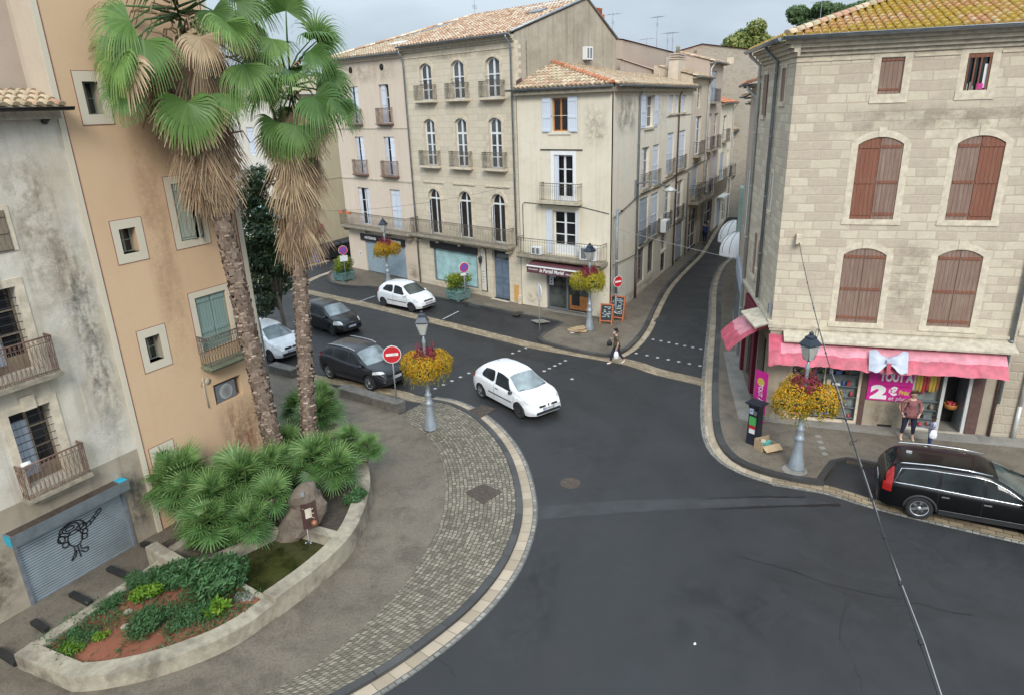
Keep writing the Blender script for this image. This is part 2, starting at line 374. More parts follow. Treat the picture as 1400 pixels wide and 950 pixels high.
# left plaza: its kerb, the cobbled band along it and the beige ground behind
kerbL = spline(G2([(586, 548), (612, 553), (640, 566), (668, 590), (690, 622), (702, 660), (705, 700), (695, 740), (675, 778), (640, 820), (598, 856), (540, 898), (480, 934), (425, 962), (360, 990)], .06), 8)
kout = spline(G2([(597, 545), (625, 551), (655, 562), (682, 586), (703, 615), (716, 652), (720, 697), (711, 735), (690, 776), (652, 824), (606, 864), (546, 906), (484, 943), (425, 975), (360, 1004)], 0), 8)
strip_mid = offset(kerbL, -.36)
zpl = .075
bay = spline(G2([(545, 566), (566, 556), (586, 548)], zpl), 3)
cin = spline(G2([(545, 567), (575, 590), (596, 612), (607, 639), (609, 679), (601, 715), (581, 755), (548, 805), (470, 880), (410, 922), (345, 955), (280, 985)], zpl), 8)
struct(strip(MB(), kerbL, cin, zpl, 90).build('cobbled_pavement', 'cobbles'))
kd = MB(); sweep(kd, resample(kerbL, 80), -.2, -.02, zpl+.012); struct(kd.build('kerb', 'kerb_dark'))
g0 = offset(resample(kerbL, 80), -.202); g1 = offset(resample(kerbL, 80), -.50); g2 = offset(resample(kerbL, 80), -.64)
struct(strip(MB(), g0, g1, .012).build('gutter_strip', 'gutter_stone'))
struct(strip(MB(), g1, g2, .008).build('sett_strip', 'sett_edge'))
# beige plaza between the facades, the low wall and the cobbles
pl = [V((-13.5, 9)), V((-2, 4))] + [V((p.x, p.y)) for p in reversed(cin)] + [V((p.x, p.y)) for p in G2([(540, 562), (469, 535), (398, 511), (372, 502)], 0)] + [V((-14.5, 33)), V((-14, 26)), V((-9, 21)), V((-12.5, 13.5))]
mb = MB(); mb.prism(pl, -.02, zpl-.006); struct(mb.build('plaza', 'aggregate'))
# the gutter of pale stone across the mouth of the street and along the parking bays
def band(px, wd, z, mat, name, z_=0.0, side=1, n=60):
 P = resample(spline(G2(px), 8), n); return struct(strip(MB(), P, offset(P, side*wd), z).build(name, mat))
gl = [(1010, 557), (974, 521), (950, 515), (905, 505), (868, 493), (800, 481), (736, 470), (690, 459), (600, 437), (520, 418), (425, 397), (380, 386)]
band(gl[1:], .75, .010, 'gutter_wet', 'gutter_strip', side=-1)
band([(380, 505), (430, 512), (545, 533), (572, 541), (598, 545)], .6, .010, 'gutter_wet', 'gutter_strip', side=1)
# corner pavement on the right, in front of the stone house and along its side
kerbR = spline(G2([(1127, 661), (1085, 655), (1040, 644), (1003, 628), (982, 604), (975, 575), (974, 540), (975, 500), (979, 440), (981, 392), (990, 366), (1004, 352), (1022, 336), (1040, 322)], .10), 8)
kR = resample(kerbR, 90)
mb = MB(); sweep(mb, kR, .24, -.02, ZP+.01); struct(mb.build('kerb', 'kerb_dark'))
pr = [V((p.x, p.y)) for p in offset(kR, .23)]
bayR = G2([(1147, 626)], .12)[0]; far = V((19.5, 16.3));
pr2 = pr[::-1] + [V((bayR.x, bayR.y)), V((far.x+1.0, far.y+.3)), V((24, 19)), V((30, 50)), V((26, 58))]
pr2 = [V((30, 62)), V((27, 63))] + pr[::-1] + [V((bayR.x, bayR.y)), V((20.5, 13.8)), V((26, 13))]
mb = MB(); mb.prism(pr2, -.02, ZP); struct(mb.build('pavement', 'aggregate_far'))
bk = [V((*pr[0], 0)), V((bayR.x, bayR.y, 0)), V((20.5, 13.8, 0))]
bk = spline(bk[:1]+[bk[0].lerp(bk[1], .5)], 2)[:1]+[bk[0].lerp(bk[1], .8), bk[1]+(bk[2]-bk[1])*.02, bk[2]]
mb = MB(); sweep(mb, bk, -.2, -.02, ZP+.012); struct(mb.build('kerb', 'kerb_dark'))
struct(strip(MB(), offset(kR, -.002), offset(kR, -.30), .012).build('gutter_strip', 'gutter_stone'))
struct(strip(MB(), offset(kR, -.30), offset(kR, -.44), .008).build('sett_strip', 'sett_edge'))
gr = resample(spline([kR[3]+V((0, 0, 0))]+G2([(1128, 664), (1200, 685), (1300, 709), (1400, 731), (1500, 752)], 0), 8), 40)
struct(strip(MB(), offset(gr, -.05), offset(gr, .38), .016).build('gutter_strip', 'gutter_wet'))
struct(strip(MB(), offset(gr, .38), offset(gr, .52), .009).build('sett_strip', 'sett_edge'))
# pale smooth footway along the shop front
Cn = V((math.sin(R(-16.9)), -math.cos(R(-16.9)), 0)); Ct = V((math.cos(R(-16.9)), math.sin(R(-16.9)), 0)); Co = V((13.29, 21.51, 0))
A0 = [Co+Ct*u+Cn*.0 for u in (-4.3, 0, 8)]; A1 = [Co+Ct*u+Cn*(.75 if u > -4 else .45) for u in (-4.3, 0, 8)]
struct(strip(MB(), A0, A1, ZP+.004, 12).build('footway', 'concrete'))
cs = [G(1042, 582, .12), G(1020, 526, .12), G(1008, 480, .12)]; cs2 = [G(1010, 572, .12), G(998, 526, .12), G(989, 480, .12)]
struct(strip(MB(), cs, cs2, ZP+.004, 8).build('footway', 'concrete'))
# corner pavement across the road, round the bakery corner and up the street
kB = resample(spline(G2([(990, 296), (975, 318), (958, 345), (935, 368), (915, 390), (900, 415), (886, 445), (872, 465), (855, 479), (836, 486), (812, 484), (775, 477), (742, 468), (735, 462)], .10), 8), 110)
kB2 = spline(G2([(735, 462), (747, 452), (766, 442)], .1), 4)
kB3 = resample(spline(G2([(766, 442), (745, 437), (700, 428), (600, 408), (520, 394), (470, 391), (451, 386), (447, 380), (452, 372), (472, 358), (490, 346)], .10), 8), 70)
kall = kB + kB2[1:] + kB3[1:]
mb = MB(); sweep(mb, kall, .22, -.02, ZP+.01); struct(mb.build('kerb', 'kerb_dark'))
inn = [V((p.x, p.y)) for p in offset(kall, .21)]
mb = MB(); mb.prism(inn + [V((-9, 62)), V((24, 75))], -.02, ZP); struct(mb.build('pavement', 'aggregate_far'))
struct(strip(MB(), offset(kB[:99], -.002), offset(kB[:99], -.30), .012).build('gutter_strip', 'gutter_stone'))
# far pavement before the alley building
kE = resample(spline(G2([(300, 402), (345, 385), (385, 372), (425, 360), (455, 352), (500, 334)], .1), 6), 30)
mb = MB(); mb.prism([V((p.x, p.y)) for p in kE] + [V((-8, 75)), V((-40, 75)), V((-40, 45))], -.02, ZP); struct(mb.build('pavement', 'aggregate_far'))
struct(strip(MB(), offset(kE, .02), offset(kE, .45), .012).build('gutter_strip', 'gutter_stone'))
q = resample(spline(G2([(420, 388), (440, 378), (462, 370), (480, 355)]), 5), 14)
struct(strip(MB(), q, offset(q, -.45), .014).build('gutter_strip', 'gutter_stone'))
# road repairs, seal lines and cracks
pa = resample(spline(G2([(722, 693), (850, 684), (1000, 680), (1105, 681)]), 6), 20); pb = resample(spline(G2([(721, 712), (850, 701), (1000, 693), (1150, 690)]), 6), 20)
struct(strip(MB(), pa, pb, .004).build('road_patch', 'wet_patch'))
def ribbon(px, wd, name, mat, z=.008, jit=.03, n=40):
 P = resample(spline(G2(px), 5), n); P = [p+V((random.uniform(-jit, jit), random.uniform(-jit, jit), 0)) for p in P]
 W = [wd*random.uniform(.4, 1.3) for _ in P]
 A = [p+V((0, w_, 0)) for p, w_ in zip(P, W)]; B = [p-V((0, w_, 0)) for p, w_ in zip(P, W)]
 return struct(strip(MB(), A, B, z, n).build(name, mat))
ribbon([(975, 695), (1050, 692), (1150, 690)], .06, 'road_seal', 'seal_black')
ribbon([(960, 681), (1040, 679), (1100, 679)], .04, 'road_seal', 'seal_black')
for px in ([(1000, 742), (1010, 760), (1060, 772), (1110, 790), (1160, 805), (1240, 822), (1330, 842)], [(1152, 790), (1158, 830), (1148, 865), (1165, 900), (1180, 945)], [(975, 710), (990, 732), (1003, 745)], [(560, 880), (600, 900), (625, 925)], [(915, 662), (925, 657), (930, 662)]):
 ribbon(px, .009, 'road_crack', 'seal_black', jit=.05, n=30)
for a, b in (((604, 437), (626, 426)), ((492, 412), (512, 405)), ((735, 463), (760, 448))):
 A, B = G(*a), G(*b); struct(strip(MB(), [A, B], offset([A, B], .1), .012).build('bay_line', 'paint_white'))
# gratings, manholes and the small white crossing studs
def drain(px, name, label, z, mat='iron_rust', bars=True):
 P = [G(*p, z) for p in px]; mb = MB(); c = sum(P, V())/4
 mb.prism([(p.x, p.y) for p in P], z-.03, z+.012)
 if bars:
  for k in range(1, 9):
   a = P[0].lerp(P[1], k/9); b = P[3].lerp(P[2], k/9); mb.tube([a.lerp(b, .04)+V((0, 0, .013)), b.lerp(a, .04)+V((0, 0, .013))], .012, 4)
 return tag(mb.build(name, mat), label, 'drain cover' if bars else 'manhole cover')
drain([(640, 561), (660, 553), (678, 559), (655, 572)], 'drain_grate', 'rusty iron drain grate in the gutter beside the white hatchback', .02)
drain([(636, 673), (661, 661), (687, 672), (661, 689)], 'drain_cover', 'dark square iron drain cover set in the cobbled band', zpl+.002, 'iron_rust', False)
def manhole(px, r, label, z, mat='iron_rust'):
 p = G(*px, z); mb = MB(); mb.lathe([(r, -.02), (r, .008), (r*.9, .012), (r*.86, .008), (0.01, .009)], (p.x, p.y, z), 24)
 return tag(mb.build('manhole_cover', mat), label, 'manhole cover')
manhole((780, 660), .33, 'round rusty manhole cover in the middle of the road', 0)
manhole((1086, 641.5), .38, 'round pale plinth plate under the lamp post by the pink shop', ZP, 'concrete')
drain([(726, 438), (742, 437), (752, 440), (735, 442)], 'drain_cover', 'small pale square cover in the pavement left of the bakery', ZP, 'concrete', False)
drain([(893, 440), (903, 431), (915, 432), (908, 442)], 'drain_cover', 'grey square cover in the asphalt at the street mouth', .004, 'wet_patch', False)
drain([(700, 431), (708, 426), (716, 427), (708, 432)], 'drain_cover', 'dark square cover in the pavement below the blue door', ZP, 'iron_dark', False)
def stud(px):
 p = G(*px); mb = MB(); mb.lathe([(.085, 0), (.085, .006), (.06, .016), (.01, .018)], (p.x, p.y, .002), 10)
 tag(mb.build('crossing_stud', 'paint_white'), 'small white round stud of a dotted crossing line on the asphalt', 'road stud', 'white crossing studs')
def row(a, b, n):
 for k in range(n): stud((a[0]+(b[0]-a[0])*k/(n-1), a[1]+(b[1]-a[1])*k/(n-1)))
row((882, 462), (958, 477), 8); row((870, 483), (957, 500), 7); row((595, 531), (641, 510), 5); row((701, 483), (719, 476), 3); row((744, 507), (773, 493), 5); stud((782, 518))
for x, y in ((1118, 596), (1121, 604), (1124, 612), (1127, 620)):
 p = G(x, y, ZP); mb = MB(); mb.box(p.x-.09, p.x+.09, p.y-.09, p.y+.09, ZP-.01, ZP+.014)
 tag(mb.build('paving_stud', 'concrete'), 'pale square stone in a short line across the shop pavement', 'paving stone', 'pale stones marking the bay edge')
for i, (x, y, lb) in enumerate(((950, 880, 'small white scrap of litter on the near asphalt'),)):
 p = G(x, y); mb = MB(); r_ = .03; mb.face([(p.x-r_, p.y-r_, .005), (p.x+r_, p.y-r_*.6, .012), (p.x+r_*.5, p.y+r_, .03), (p.x-r_*.8, p.y+r_*.7, .014)]); plain('litter', (.6, .6, .57), .8) if i == 0 else 0; tag(mb.build('litter_scrap', 'litter'), lb, 'litter')
for px in ([(560, 470), (600, 478), (575, 492), (535, 483)],):
 P = G2(px); mb = MB(); mb.face([(p.x, p.y, .005) for p in P]); struct(mb.build('road_patch', 'wet_patch'))
# wear of the asphalt: polished wheel lanes, oil drips, damp
def road_stain(px, col, rough, op, sc_, seed, thr=(.42, .62), z=.0062):
 key = 'road_wear_%d' % len(MATS); t = NT(key); v = t.coord(scale=(sc_, sc_, 1)); n = t.noise(v, 1, 8, .7, .6); u = t.n('ShaderNodeUVMap'); u.uv_map = 'UVMap'; sp = t.n('ShaderNodeSeparateXYZ'); t.l(u.outputs[0], sp.inputs[0])
 bell = lambda o: t.ramp(o, [(0, (0, 0, 0)), (.35, (1, 1, 1)), (.65, (1, 1, 1)), (1, (0, 0, 0))], 'EASE')
 t.l(t.mix(1, t.ramp(n, [(thr[0], (0, 0, 0)), (thr[1], (op,)*3)]), t.mix(1, bell(sp.outputs[0]), bell(sp.outputs[1]), 'MULTIPLY'), 'MULTIPLY'), t.b.inputs['Alpha']); t.col(col); t.set(Roughness=rough); MATS[key] = t.m
 A, B = [resample(spline(G2(q)), 24) for q in px]; mb = MB();
 for i in range(23): mb.face([(A[i].x, A[i].y, z), (A[i+1].x, A[i+1].y, z), (B[i+1].x, B[i+1].y, z), (B[i].x, B[i].y, z)], [(i/23, 0), ((i+1)/23, 0), ((i+1)/23, 1), (i/23, 1)])
 struct(mb.build('road_wear', key))
for k, (pa_, pb_) in enumerate((([(520, 440), (700, 500), (860, 570), (1010, 720), (1150, 930)], [(500, 452), (680, 515), (830, 585), (950, 740), (1060, 950)]), ([(560, 428), (740, 485), (900, 545), (1080, 690), (1300, 860)], [(545, 436), (725, 494), (880, 560), (1040, 712), (1230, 900)]), ([(985, 400), (930, 520), (820, 700), (700, 940)], [(960, 400), (890, 520), (760, 700), (600, 940)]))):
 road_stain((pa_, pb_), (.048, .047, .046), .5, .4, .8, k, (.35, .7), .0062+k*.0006)
for k, q in enumerate((([(1150, 648), (1200, 658)], [(1160, 630), (1215, 645)]), ([(590, 432), (720, 462)], [(620, 424), (745, 448)]), ([(760, 560), (900, 600)], [(700, 620), (860, 680)]), ([(900, 760), (1100, 800)], [(820, 880), (1060, 940)]), ([(720, 720), (800, 720)], [(650, 930), (760, 940)]))):
 road_stain(q, (.009, .009, .009), .4, .3, 1.1, k, (.46, .7), .0086+k*.0005)
# ------------------------------------------------------------------ building materials
blocks('ashlar', (.53, .46, .35), (.72, .64, .50), (.45, .38, .28), .75, .36, .35, .012, .014, 1, .4, .25)
plaster('pink_render', (.62, .52, .415), (.36, .28, .21), (.66, .57, .47), .4, .3, 2)
plaster('cream_render', (.66, .59, .46), (.38, .32, .24), (.72, .66, .54), .7, .4, 3)
plaster('side_render', (.70, .63, .51), (.42, .37, .29), (.68, .63, .54), .8, .55, 4)
plaster('tan_render', (.52, .44, .34), (.28, .23, .18), (.6, .52, .42), .6, .5, 5)
plaster('grey_gable', (.33, .29, .225), (.12, .105, .08), (.44, .39, .31), .9, .7, 6)
plaster('white_render', (.62, .58, .5), (.36, .32, .26), (.7, .67, .6), .5, .4, 7)
plaster('ochre_render', (.60, .415, .255), (.46, .30, .175), (.64, .455, .295), .5, .16, 8, .12)
plaster('lime_render', (.54, .475, .365), (.20, .165, .12), (.68, .635, .55), .9, .65, 9, .6)
plaster('lime_base', (.33, .275, .2), (.13, .105, .08), (.43, .37, .29), .7, .6, 10, .6)
plaster('pale_trim', (.60, .54, .42), (.4, .34, .25), (.64, .59, .47), .3, .15, 11, .08)
plaster('alley_render', (.52, .455, .32), (.33, .28, .19), (.56, .5, .37), .4, .3, 12)
plaster('brown_render', (.44, .36, .295), (.25, .2, .165), (.5, .42, .35), .4, .4, 13)
blocks('rough_stone', (.52, .455, .345), (.73, .66, .50), (.455, .38, .295), .56, .28, .92, .045, .036, 3, .9, .28)
blocks('rough_base', (.36, .30, .22), (.48, .42, .33), (.42, .36, .28), .45, .32, .85, .1, .04, 4, .8, .6)
blocks('rubble', (.33, .29, .23), (.46, .42, .35), (.36, .32, .26), .3, .2, .6, .1, .03, 5, .8, .6)
plain('stone_trim', (.56, .48, .36), .85, var=.22, scale=4, bump=.3); plain('stone_flush', (.56, .49, .375), .88, var=.22, scale=5, bump=.35); plain('stone_dark', (.12, .11, .095), .85, var=.35, scale=4, bump=.4)
plain('stone_ledge', (.46, .405, .31), .85, var=.25, scale=5, bump=.3)
plain('stone_dirty', (.27, .235, .175), .9, var=.35, scale=5, bump=.4)
plain('white_wood', (.68, .69, .68), .5, var=.06)
plain('window_grey', (.35, .36, .37), .55, var=.15)
plain('orange_wood', (.42, .17, .05), .5, var=.25, scale=10)
planks('pale_shutter', (.52, .57, .65), (.63, .67, .73), .11)
planks('grey_shutter', (.30, .345, .40), (.40, .44, .49), .11)
planks('sage_shutter', (.19, .235, .19), (.29, .335, .27), .1, wear=(.34, .33, .27))
planks('teal_shutter', (.17, .26, .235), (.24, .33, .30), .1, wear=(.30, .34, .31))
planks('red_shutter', (.16, .058, .034), (.235, .09, .05), .12, wear=(.25, .15, .10))
planks('worn_shutter', (.155, .088, .064), (.27, .18, .138), .12, wear=(.34, .265, .215))
planks('brown_shutter', (.16, .125, .085), (.25, .2, .14), .11, wear=(.3, .27, .22))
plain('rail_iron', (.13, .11, .088), .6, .3, var=.35, scale=14)
plain('rail_rust', (.19, .115, .085), .75, .1, var=.35, scale=12)
plain('rail_black', (.045, .045, .05), .5, .4, var=.3)
plain('zinc', (.27, .30, .32), .4, .6, var=.2, scale=3)
plain('zinc_pale', (.55, .55, .52), .5, .2, var=.15, scale=3)
plain('pipe_brown', (.10, .055, .045), .6, var=.25)
plain('black_paint', (.016, .016, .018), .5, var=.3)
plain('dark_inside', (.018, .016, .014), .8, var=.5, scale=2)
plain('white_paint', (.74, .74, .73), .5, var=.05)
plain('grey_metal', (.2, .215, .23), .5, .3, var=.2)
plain('blue_door', (.115, .155, .205), .5, var=.18, scale=3, bump=.1)
plain('orange_board', (.55, .3, .09), .6, var=.15)
plain('aqua_film', (.33, .50, .50), .25, var=.2, scale=2)
plain('maroon_cloth', (.105, .035, .042), .8, var=.2, scale=3)
plain('burgundy', (.14, .006, .03), .45, var=.2)
plain('magenta', (.55, .02, .24), .45, var=.08)
plain('mint', (.33, .47, .40), .55, var=.15, scale=3)
glass('glass'); glass('glass_mid', (.085, .095, .10), .06, .5); glass('glass_dark', (.012, .012, .013)); glass('glass_pale', (.16, .19, .21), .08, .35); glass('glass_shop', (.05, .055, .05), .05, .8)
TILES = [(.0, (.16, .10, .07)), (.2, (.40, .22, .13)), (.38, (.54, .37, .24)), (.55, (.64, .51, .36)), (.72, (.68, .58, .43)), (.86, (.50, .30, .18)), (1, (.32, .27, .21))]
rndmat('tiles', TILES, .85, noise_mix=.3, nscale=7)
rndmat('tiles_pale', [(.0, (.16, .12, .08)), (.22, (.46, .36, .23)), (.45, (.60, .50, .35)), (.65, (.58, .43, .29)), (.82, (.48, .27, .17)), (1, (.34, .31, .23))], .85, noise_mix=.25, nscale=7, moss=((.36, .35, .22), .55, .85, 1.3))
rndmat('tiles_red', [(.0, (.40, .12, .06)), (.4, (.56, .22, .11)), (.8, (.62, .32, .18)), (1, (.5, .36, .22))], .85)
rndmat('tiles_moss', [(.0, (.20, .11, .06)), (.2, (.46, .21, .11)), (.45, (.56, .32, .19)), (.65, (.58, .45, .30)), (.85, (.50, .24, .13)), (1, (.26, .21, .15))], .85, noise_mix=.3, nscale=6, moss=((.38, .26, .02), .36, .54, .6))
# ------------------------------------------------------------------ building helpers; a facade has x along it, z up, y going in
def arcpts(ua, ub, zs, rise, n=8):
 if rise <= 0: return [(ua, zs), (ub, zs)]
 h = (ub-ua)/2; r = (h*h+rise*rise)/(2*rise); a = math.asin(min(1, h/r)); c = (ua+ub)/2
 if rise > h*.999: a = math.pi/2; r = h
 return [(c+r*math.sin(-a+2*a*k/n), zs+rise-r+r*math.cos(-a+2*a*k/n)) for k in range(n+1)]
def holed(mb, u0, u1, z0, z1, ops, depth=.22, y=0.0):
 """wall sheet with openings (ua, ub, za, zb, rise) and their reveals"""
 us = sorted({u0, u1, *[o[0] for o in ops], *[o[1] for o in ops]}); zs = sorted({z0, z1, *[o[2] for o in ops], *[o[3] for o in ops]})
 us = [u for u in us if u0 <= u <= u1]; zs = [z for z in zs if z0 <= z <= z1]
 for a, b in zip(us, us[1:]):
  run = None
  for c, d in zip(zs, zs[1:]):
   uc, zc = (a+b)/2, (c+d)/2
   hole = any(o[0] < uc < o[1] and o[2] < zc < o[3] for o in ops)
   if not hole:
    if run and abs(run[1]-c) < 1e-9: run[1] = d
    else:
     if run: mb.face([(a, y, run[0]), (b, y, run[0]), (b, y, run[1]), (a, y, run[1])])
     run = [c, d]
  if run: mb.face([(a, y, run[0]), (b, y, run[0]), (b, y, run[1]), (a, y, run[1])])
 for o in ops:
  ua, ub, za, zb = o[:4]; rise = o[4] if len(o) > 4 else 0; dp = o[5] if len(o) > 5 else depth; zs_ = zb-rise; Y = y+dp
  mb.face([(ua, y, za), (ua, y, zs_), (ua, Y, zs_), (ua, Y, za)]); mb.face([(ub, y, zs_), (ub, y, za), (ub, Y, za), (ub, Y, zs_)])
  mb.face([(ub, y, za), (ua, y, za), (ua, Y, za), (ub, Y, za)])
  P = arcpts(ua, ub, zs_, rise)
  for p, q in zip(P, P[1:]):
   mb.face([(p[0], y, p[1]), (q[0], y, q[1]), (q[0], Y, q[1]), (p[0], Y, p[1])])
   if rise: mb.face([(p[0], y, p[1]), (p[0], y, zb), (q[0], y, zb), (q[0], y, q[1])])
def outline(o): ua, ub, za, zb = o[:4]; rise = o[4] if len(o) > 4 else 0; return [(ua, za)] + arcpts(ua, ub, zb-rise, rise) + [(ub, za)]
def surround(mb, o, wd, y0, y1, sill=False):
 """moulded band round an opening"""
 P = outline(o); c = (o[0]+o[1])/2; Q = []
 rise = o[4] if len(o) > 4 else 0
 for i, (u, z) in enumerate(P):
  if z <= o[2]+1e-6: Q.append((u+(wd if u > c else -wd), z))
  elif not rise: Q.append((u+(wd if u > c else -wd), z+wd))
  else:
   dx, dz = u-c, (z-(o[3]-rise-.3)); l = math.hypot(dx, dz);
   Q.append((u+wd*dx/l if 0 < i < len(P)-1 else u, z+wd*dz/l))
   if i in (1, len(P)-2): Q[-1] = (u+(wd if u > c else -wd), z+wd*.25)
 for (p, q, P1, Q1) in zip(P, Q, P[1:], Q[1:]):
  mb.face([(p[0], y0, p[1]), (P1[0], y0, P1[1]), (Q1[0], y0, Q1[1]), (q[0], y0, q[1])])
  mb.face([(q[0], y0, q[1]), (Q1[0], y0, Q1[1]), (Q1[0], y1, Q1[1]), (q[0], y1, q[1])])
  mb.face([(P1[0], y0, P1[1]), (p[0], y0, p[1]), (p[0], y1, p[1]), (P1[0], y1, P1[1])])
def frame_mesh(M, o, y, bar=.055, cols=2, rows=3, transom=None, kick=0, dp=.04):
 mb = MB(M); ua, ub, za, zb = o[:4]; rise = o[4] if len(o) > 4 else 0; zs = zb-rise
 mb.box(ua, ua+bar, y, y+dp, za, zs); mb.box(ub-bar, ub, y, y+dp, za, zs); mb.box(ua+bar, ub-bar, y, y+dp, za, za+bar+kick)
 P = arcpts(ua, ub, zs, rise); c = (ua+ub)/2
 if rise:
  Q = [(c+(u-c)*(1-2*bar/(ub-ua)), z-bar) for u, z in P]
  for p, q, p1, q1 in zip(P, Q, P[1:], Q[1:]): mb.face([(p[0], y, p[1]), (q[0], y, q[1]), (q1[0], y, q1[1]), (p1[0], y, p1[1])])
 else: mb.box(ua+bar, ub-bar, y, y+dp, zb-bar, zb)
 top = zb-.02
 if transom: mb.box(ua+bar, ub-bar, y-.005, y+dp, transom-.05, transom+.05)
 for k in range(1, cols):
  u = ua+(ub-ua)*k/cols; wd = bar*.75 if k*2 == cols else bar*.35
  mb.box(u-wd, u+wd, y-.004, y+dp, za+bar, top if rise else zb-bar)
 for k in range(1, rows):
  z = za+kick+(zs-za-kick)*k/rows; mb.box(ua+bar, ub-bar, y-.002, y+dp, z-bar*.32, z+bar*.32)
 return mb
def pane_mesh(M, o, y):
 mb = MB(M); mb.face([(u, y, z) for u, z in outline(o)]); return mb
def window(P, M, o, y=.16, frame='white_wood', pane='glass', **kw):
 f = frame_mesh(M, o, y, **kw).build('window', frame, P); pane_mesh(M, o, y+.025).build('pane', pane, f); return f
def leaf_mesh(mb, ua, ub, za, zb, y, th=.035, rise_l=0, rise_r=0, battens=(.12, .5, .9), bt=.018, arch=None):
 if arch:
  def az(u):
   for (p, a), (q, b) in zip(arch, arch[1:]):
    if p <= u <= q: return a+(b-a)*(u-p)/max(1e-9, q-p)
   return arch[0][1]
  pts = [(ua, za), (ua, az(ua))] + [(u, z) for u, z in arch if ua+1e-4 < u < ub-1e-4] + [(ub, az(ub)), (ub, za)]
  mb.face([(u, y, z) for u, z in pts]); mb.face([(u, y+th, z) for u, z in pts][::-1])
  for p, q in zip(pts, pts[1:]+pts[:1]): mb.face([(p[0], y, p[1]), (p[0], y+th, p[1]), (q[0], y+th, q[1]), (q[0], y, q[1])])
 else: mb.box(ua, ub, y, y+th, za, zb)
 return mb
def shutter_leaf(P, M, ua, ub, za, zb, y, mat, bmat=None, hinge=None, ang=0, arch=None, battens=(.1, .5, .9), bw=.05):
 """one shutter; ang swings it out about the hinge edge"""
 T = M
 if ang:
  h = ua if hinge == 'l' else ub; T = M @ Matrix.Translation((h, y, 0)) @ Matrix.Rotation(ang if hinge == 'r' else -ang, 4, 'Z') @ Matrix.Translation((-h, -y, 0))
 mb = MB(T); leaf_mesh(mb, ua, ub, za, zb, y, arch=arch)
 for t in battens:
  z = za+(zb-za)*t; mb.box(ua+.03, ub-.03, y-.022, y-.001, z-bw, z+bw, mi=1)
 return mb.build('shutter', [mat, bmat or mat], P)
def railing(M, pts, z0, z1, step=.11, r=.009, scroll=True, top=.018):
 """balcony railing along pts (x, y) with rails, balusters and scrolled panels"""
 mb = MB(M)
 for a, b in zip(pts, pts[1:]):
  a, b = V((*a, 0)), V((*b, 0)); L = (b-a).length; n = max(2, round(L/step)); d = (b-a).normalized()
  for z, rr in ((z1, top), (z0+.06, r*1.2), (z1-.14, r)): mb.tube([a+V((0, 0, z)), b+V((0, 0, z))], rr, 5)
  for k in range(n+1):
   p = a.lerp(b, k/n); mb.tube([p+V((0, 0, z0)), p+V((0, 0, z1))], r, 4, False)
   if scroll and k < n:
    c = a.lerp(b, (k+.5)/n)
    mb.tube([c+d*(math.sin(t)*L/n*.32)+V((0, 0, z0+.08+(z1-z0-.26)*t/6.28)) for t in [6.28*i/8 for i in range(9)]], r*.8, 3, False)
    mb.tube([c+d*(math.cos(t)*L/n*.36)+V((0, 0, z1-.07+.06*math.sin(t))) for t in [6.28*i/6 for i in range(7)]], r*.7, 3, False)
 return mb
def slab(M, u0, u1, out, z0, z1, brackets=3):
 mb = MB(M); mb.box(u0, u1, -out, .05, z0, z1); mb.box(u0+.05, u1-.05, -out+.08, .05, z0-.09, z0-.002)
 for k in range(brackets):
  u = u0+.25+(u1-u0-.5)*k/max(1, brackets-1) if brackets > 1 else (u0+u1)/2
  mb.box(u-.09, u+.09, -out*.7, .05, z0-.3, z0-.095)
 return mb
def tiled(name, P, M, s0, s1, up, pitch, z0, y0, mat, w=.21, c=.34, tmin=None, tmax=None, jit=.02, zfun=None):
 """a slope of barrel tiles: s along the eaves, rising inwards from (y0, z0); tmin / tmax trim each column"""
 mb = MB(M); cp, sp = math.cos(pitch), math.sin(pitch)
 def at(s, t, h): return (s, y0+t*cp-h*sp, z0+t*sp+h*cp)
 n = int((s1-s0)/w); w = (s1-s0)/n
 for k in range(n):
  sc_ = s0+(k+.5)*w; a = tmin(sc_) if tmin else 0; b = tmax(sc_) if tmax else up
  if b-a < .1: continue
  # channel strip under the covers
  mb.face([at(sc_-w/2, a, .0), at(sc_+w/2, a, .0), at(sc_+w/2, b, .0), at(sc_-w/2, b, .0)], None, random.random()*.35)
  t = a; r0 = w*.5
  while t < b-.02:
   e = min(t+c, b); js = random.uniform(-jit, jit); jh = random.uniform(0, jit*.7); rd = random.random()
   A = []; B = []
   for i in range(5):
    an = math.pi*i/4; cx = -math.cos(an)
    A.append(mb.pt(at(sc_+js+cx*r0*.8, t-.02, .035+jh+math.sin(an)*r0*.75))); B.append(mb.pt(at(sc_+js*.6+cx*r0*.66, e, .012+math.sin(an)*r0*.62)))
   for i in range(4): mb.fi((A[i], A[i+1], B[i+1], B[i]), None, rd, 0, True)
   mb.fi(A, None, 0.0)
   t = e
 return mb.build(name, mat, P)
def ridge(name, P, M, p, q, mat, r=.11, c=.36):
 mb = MB(M); p, q = V(p), V(q); n = max(1, int((q-p).length/c)); d = (q-p).normalized(); u = d.cross(V((0, 0, 1))).normalized(); v = u.cross(d)
 for k in range(n):
  a, b = p.lerp(q, k/n), p.lerp(q, (k+1.08)/n); rd = random.random(); A = []; B = []
  for i in range(6):
   an = math.pi*i/5; A.append(mb.pt(a+u*math.cos(an)*r*1.1+v*(math.sin(an)*r*1.1))); B.append(mb.pt(b+u*math.cos(an)*r*.9+v*math.sin(an)*r*.9))
  for i in range(5): mb.fi((A[i], A[i+1], B[i+1], B[i]), None, rd, 0, True)
  mb.fi(A, None, 0)
 return mb.build(name, mat, P)
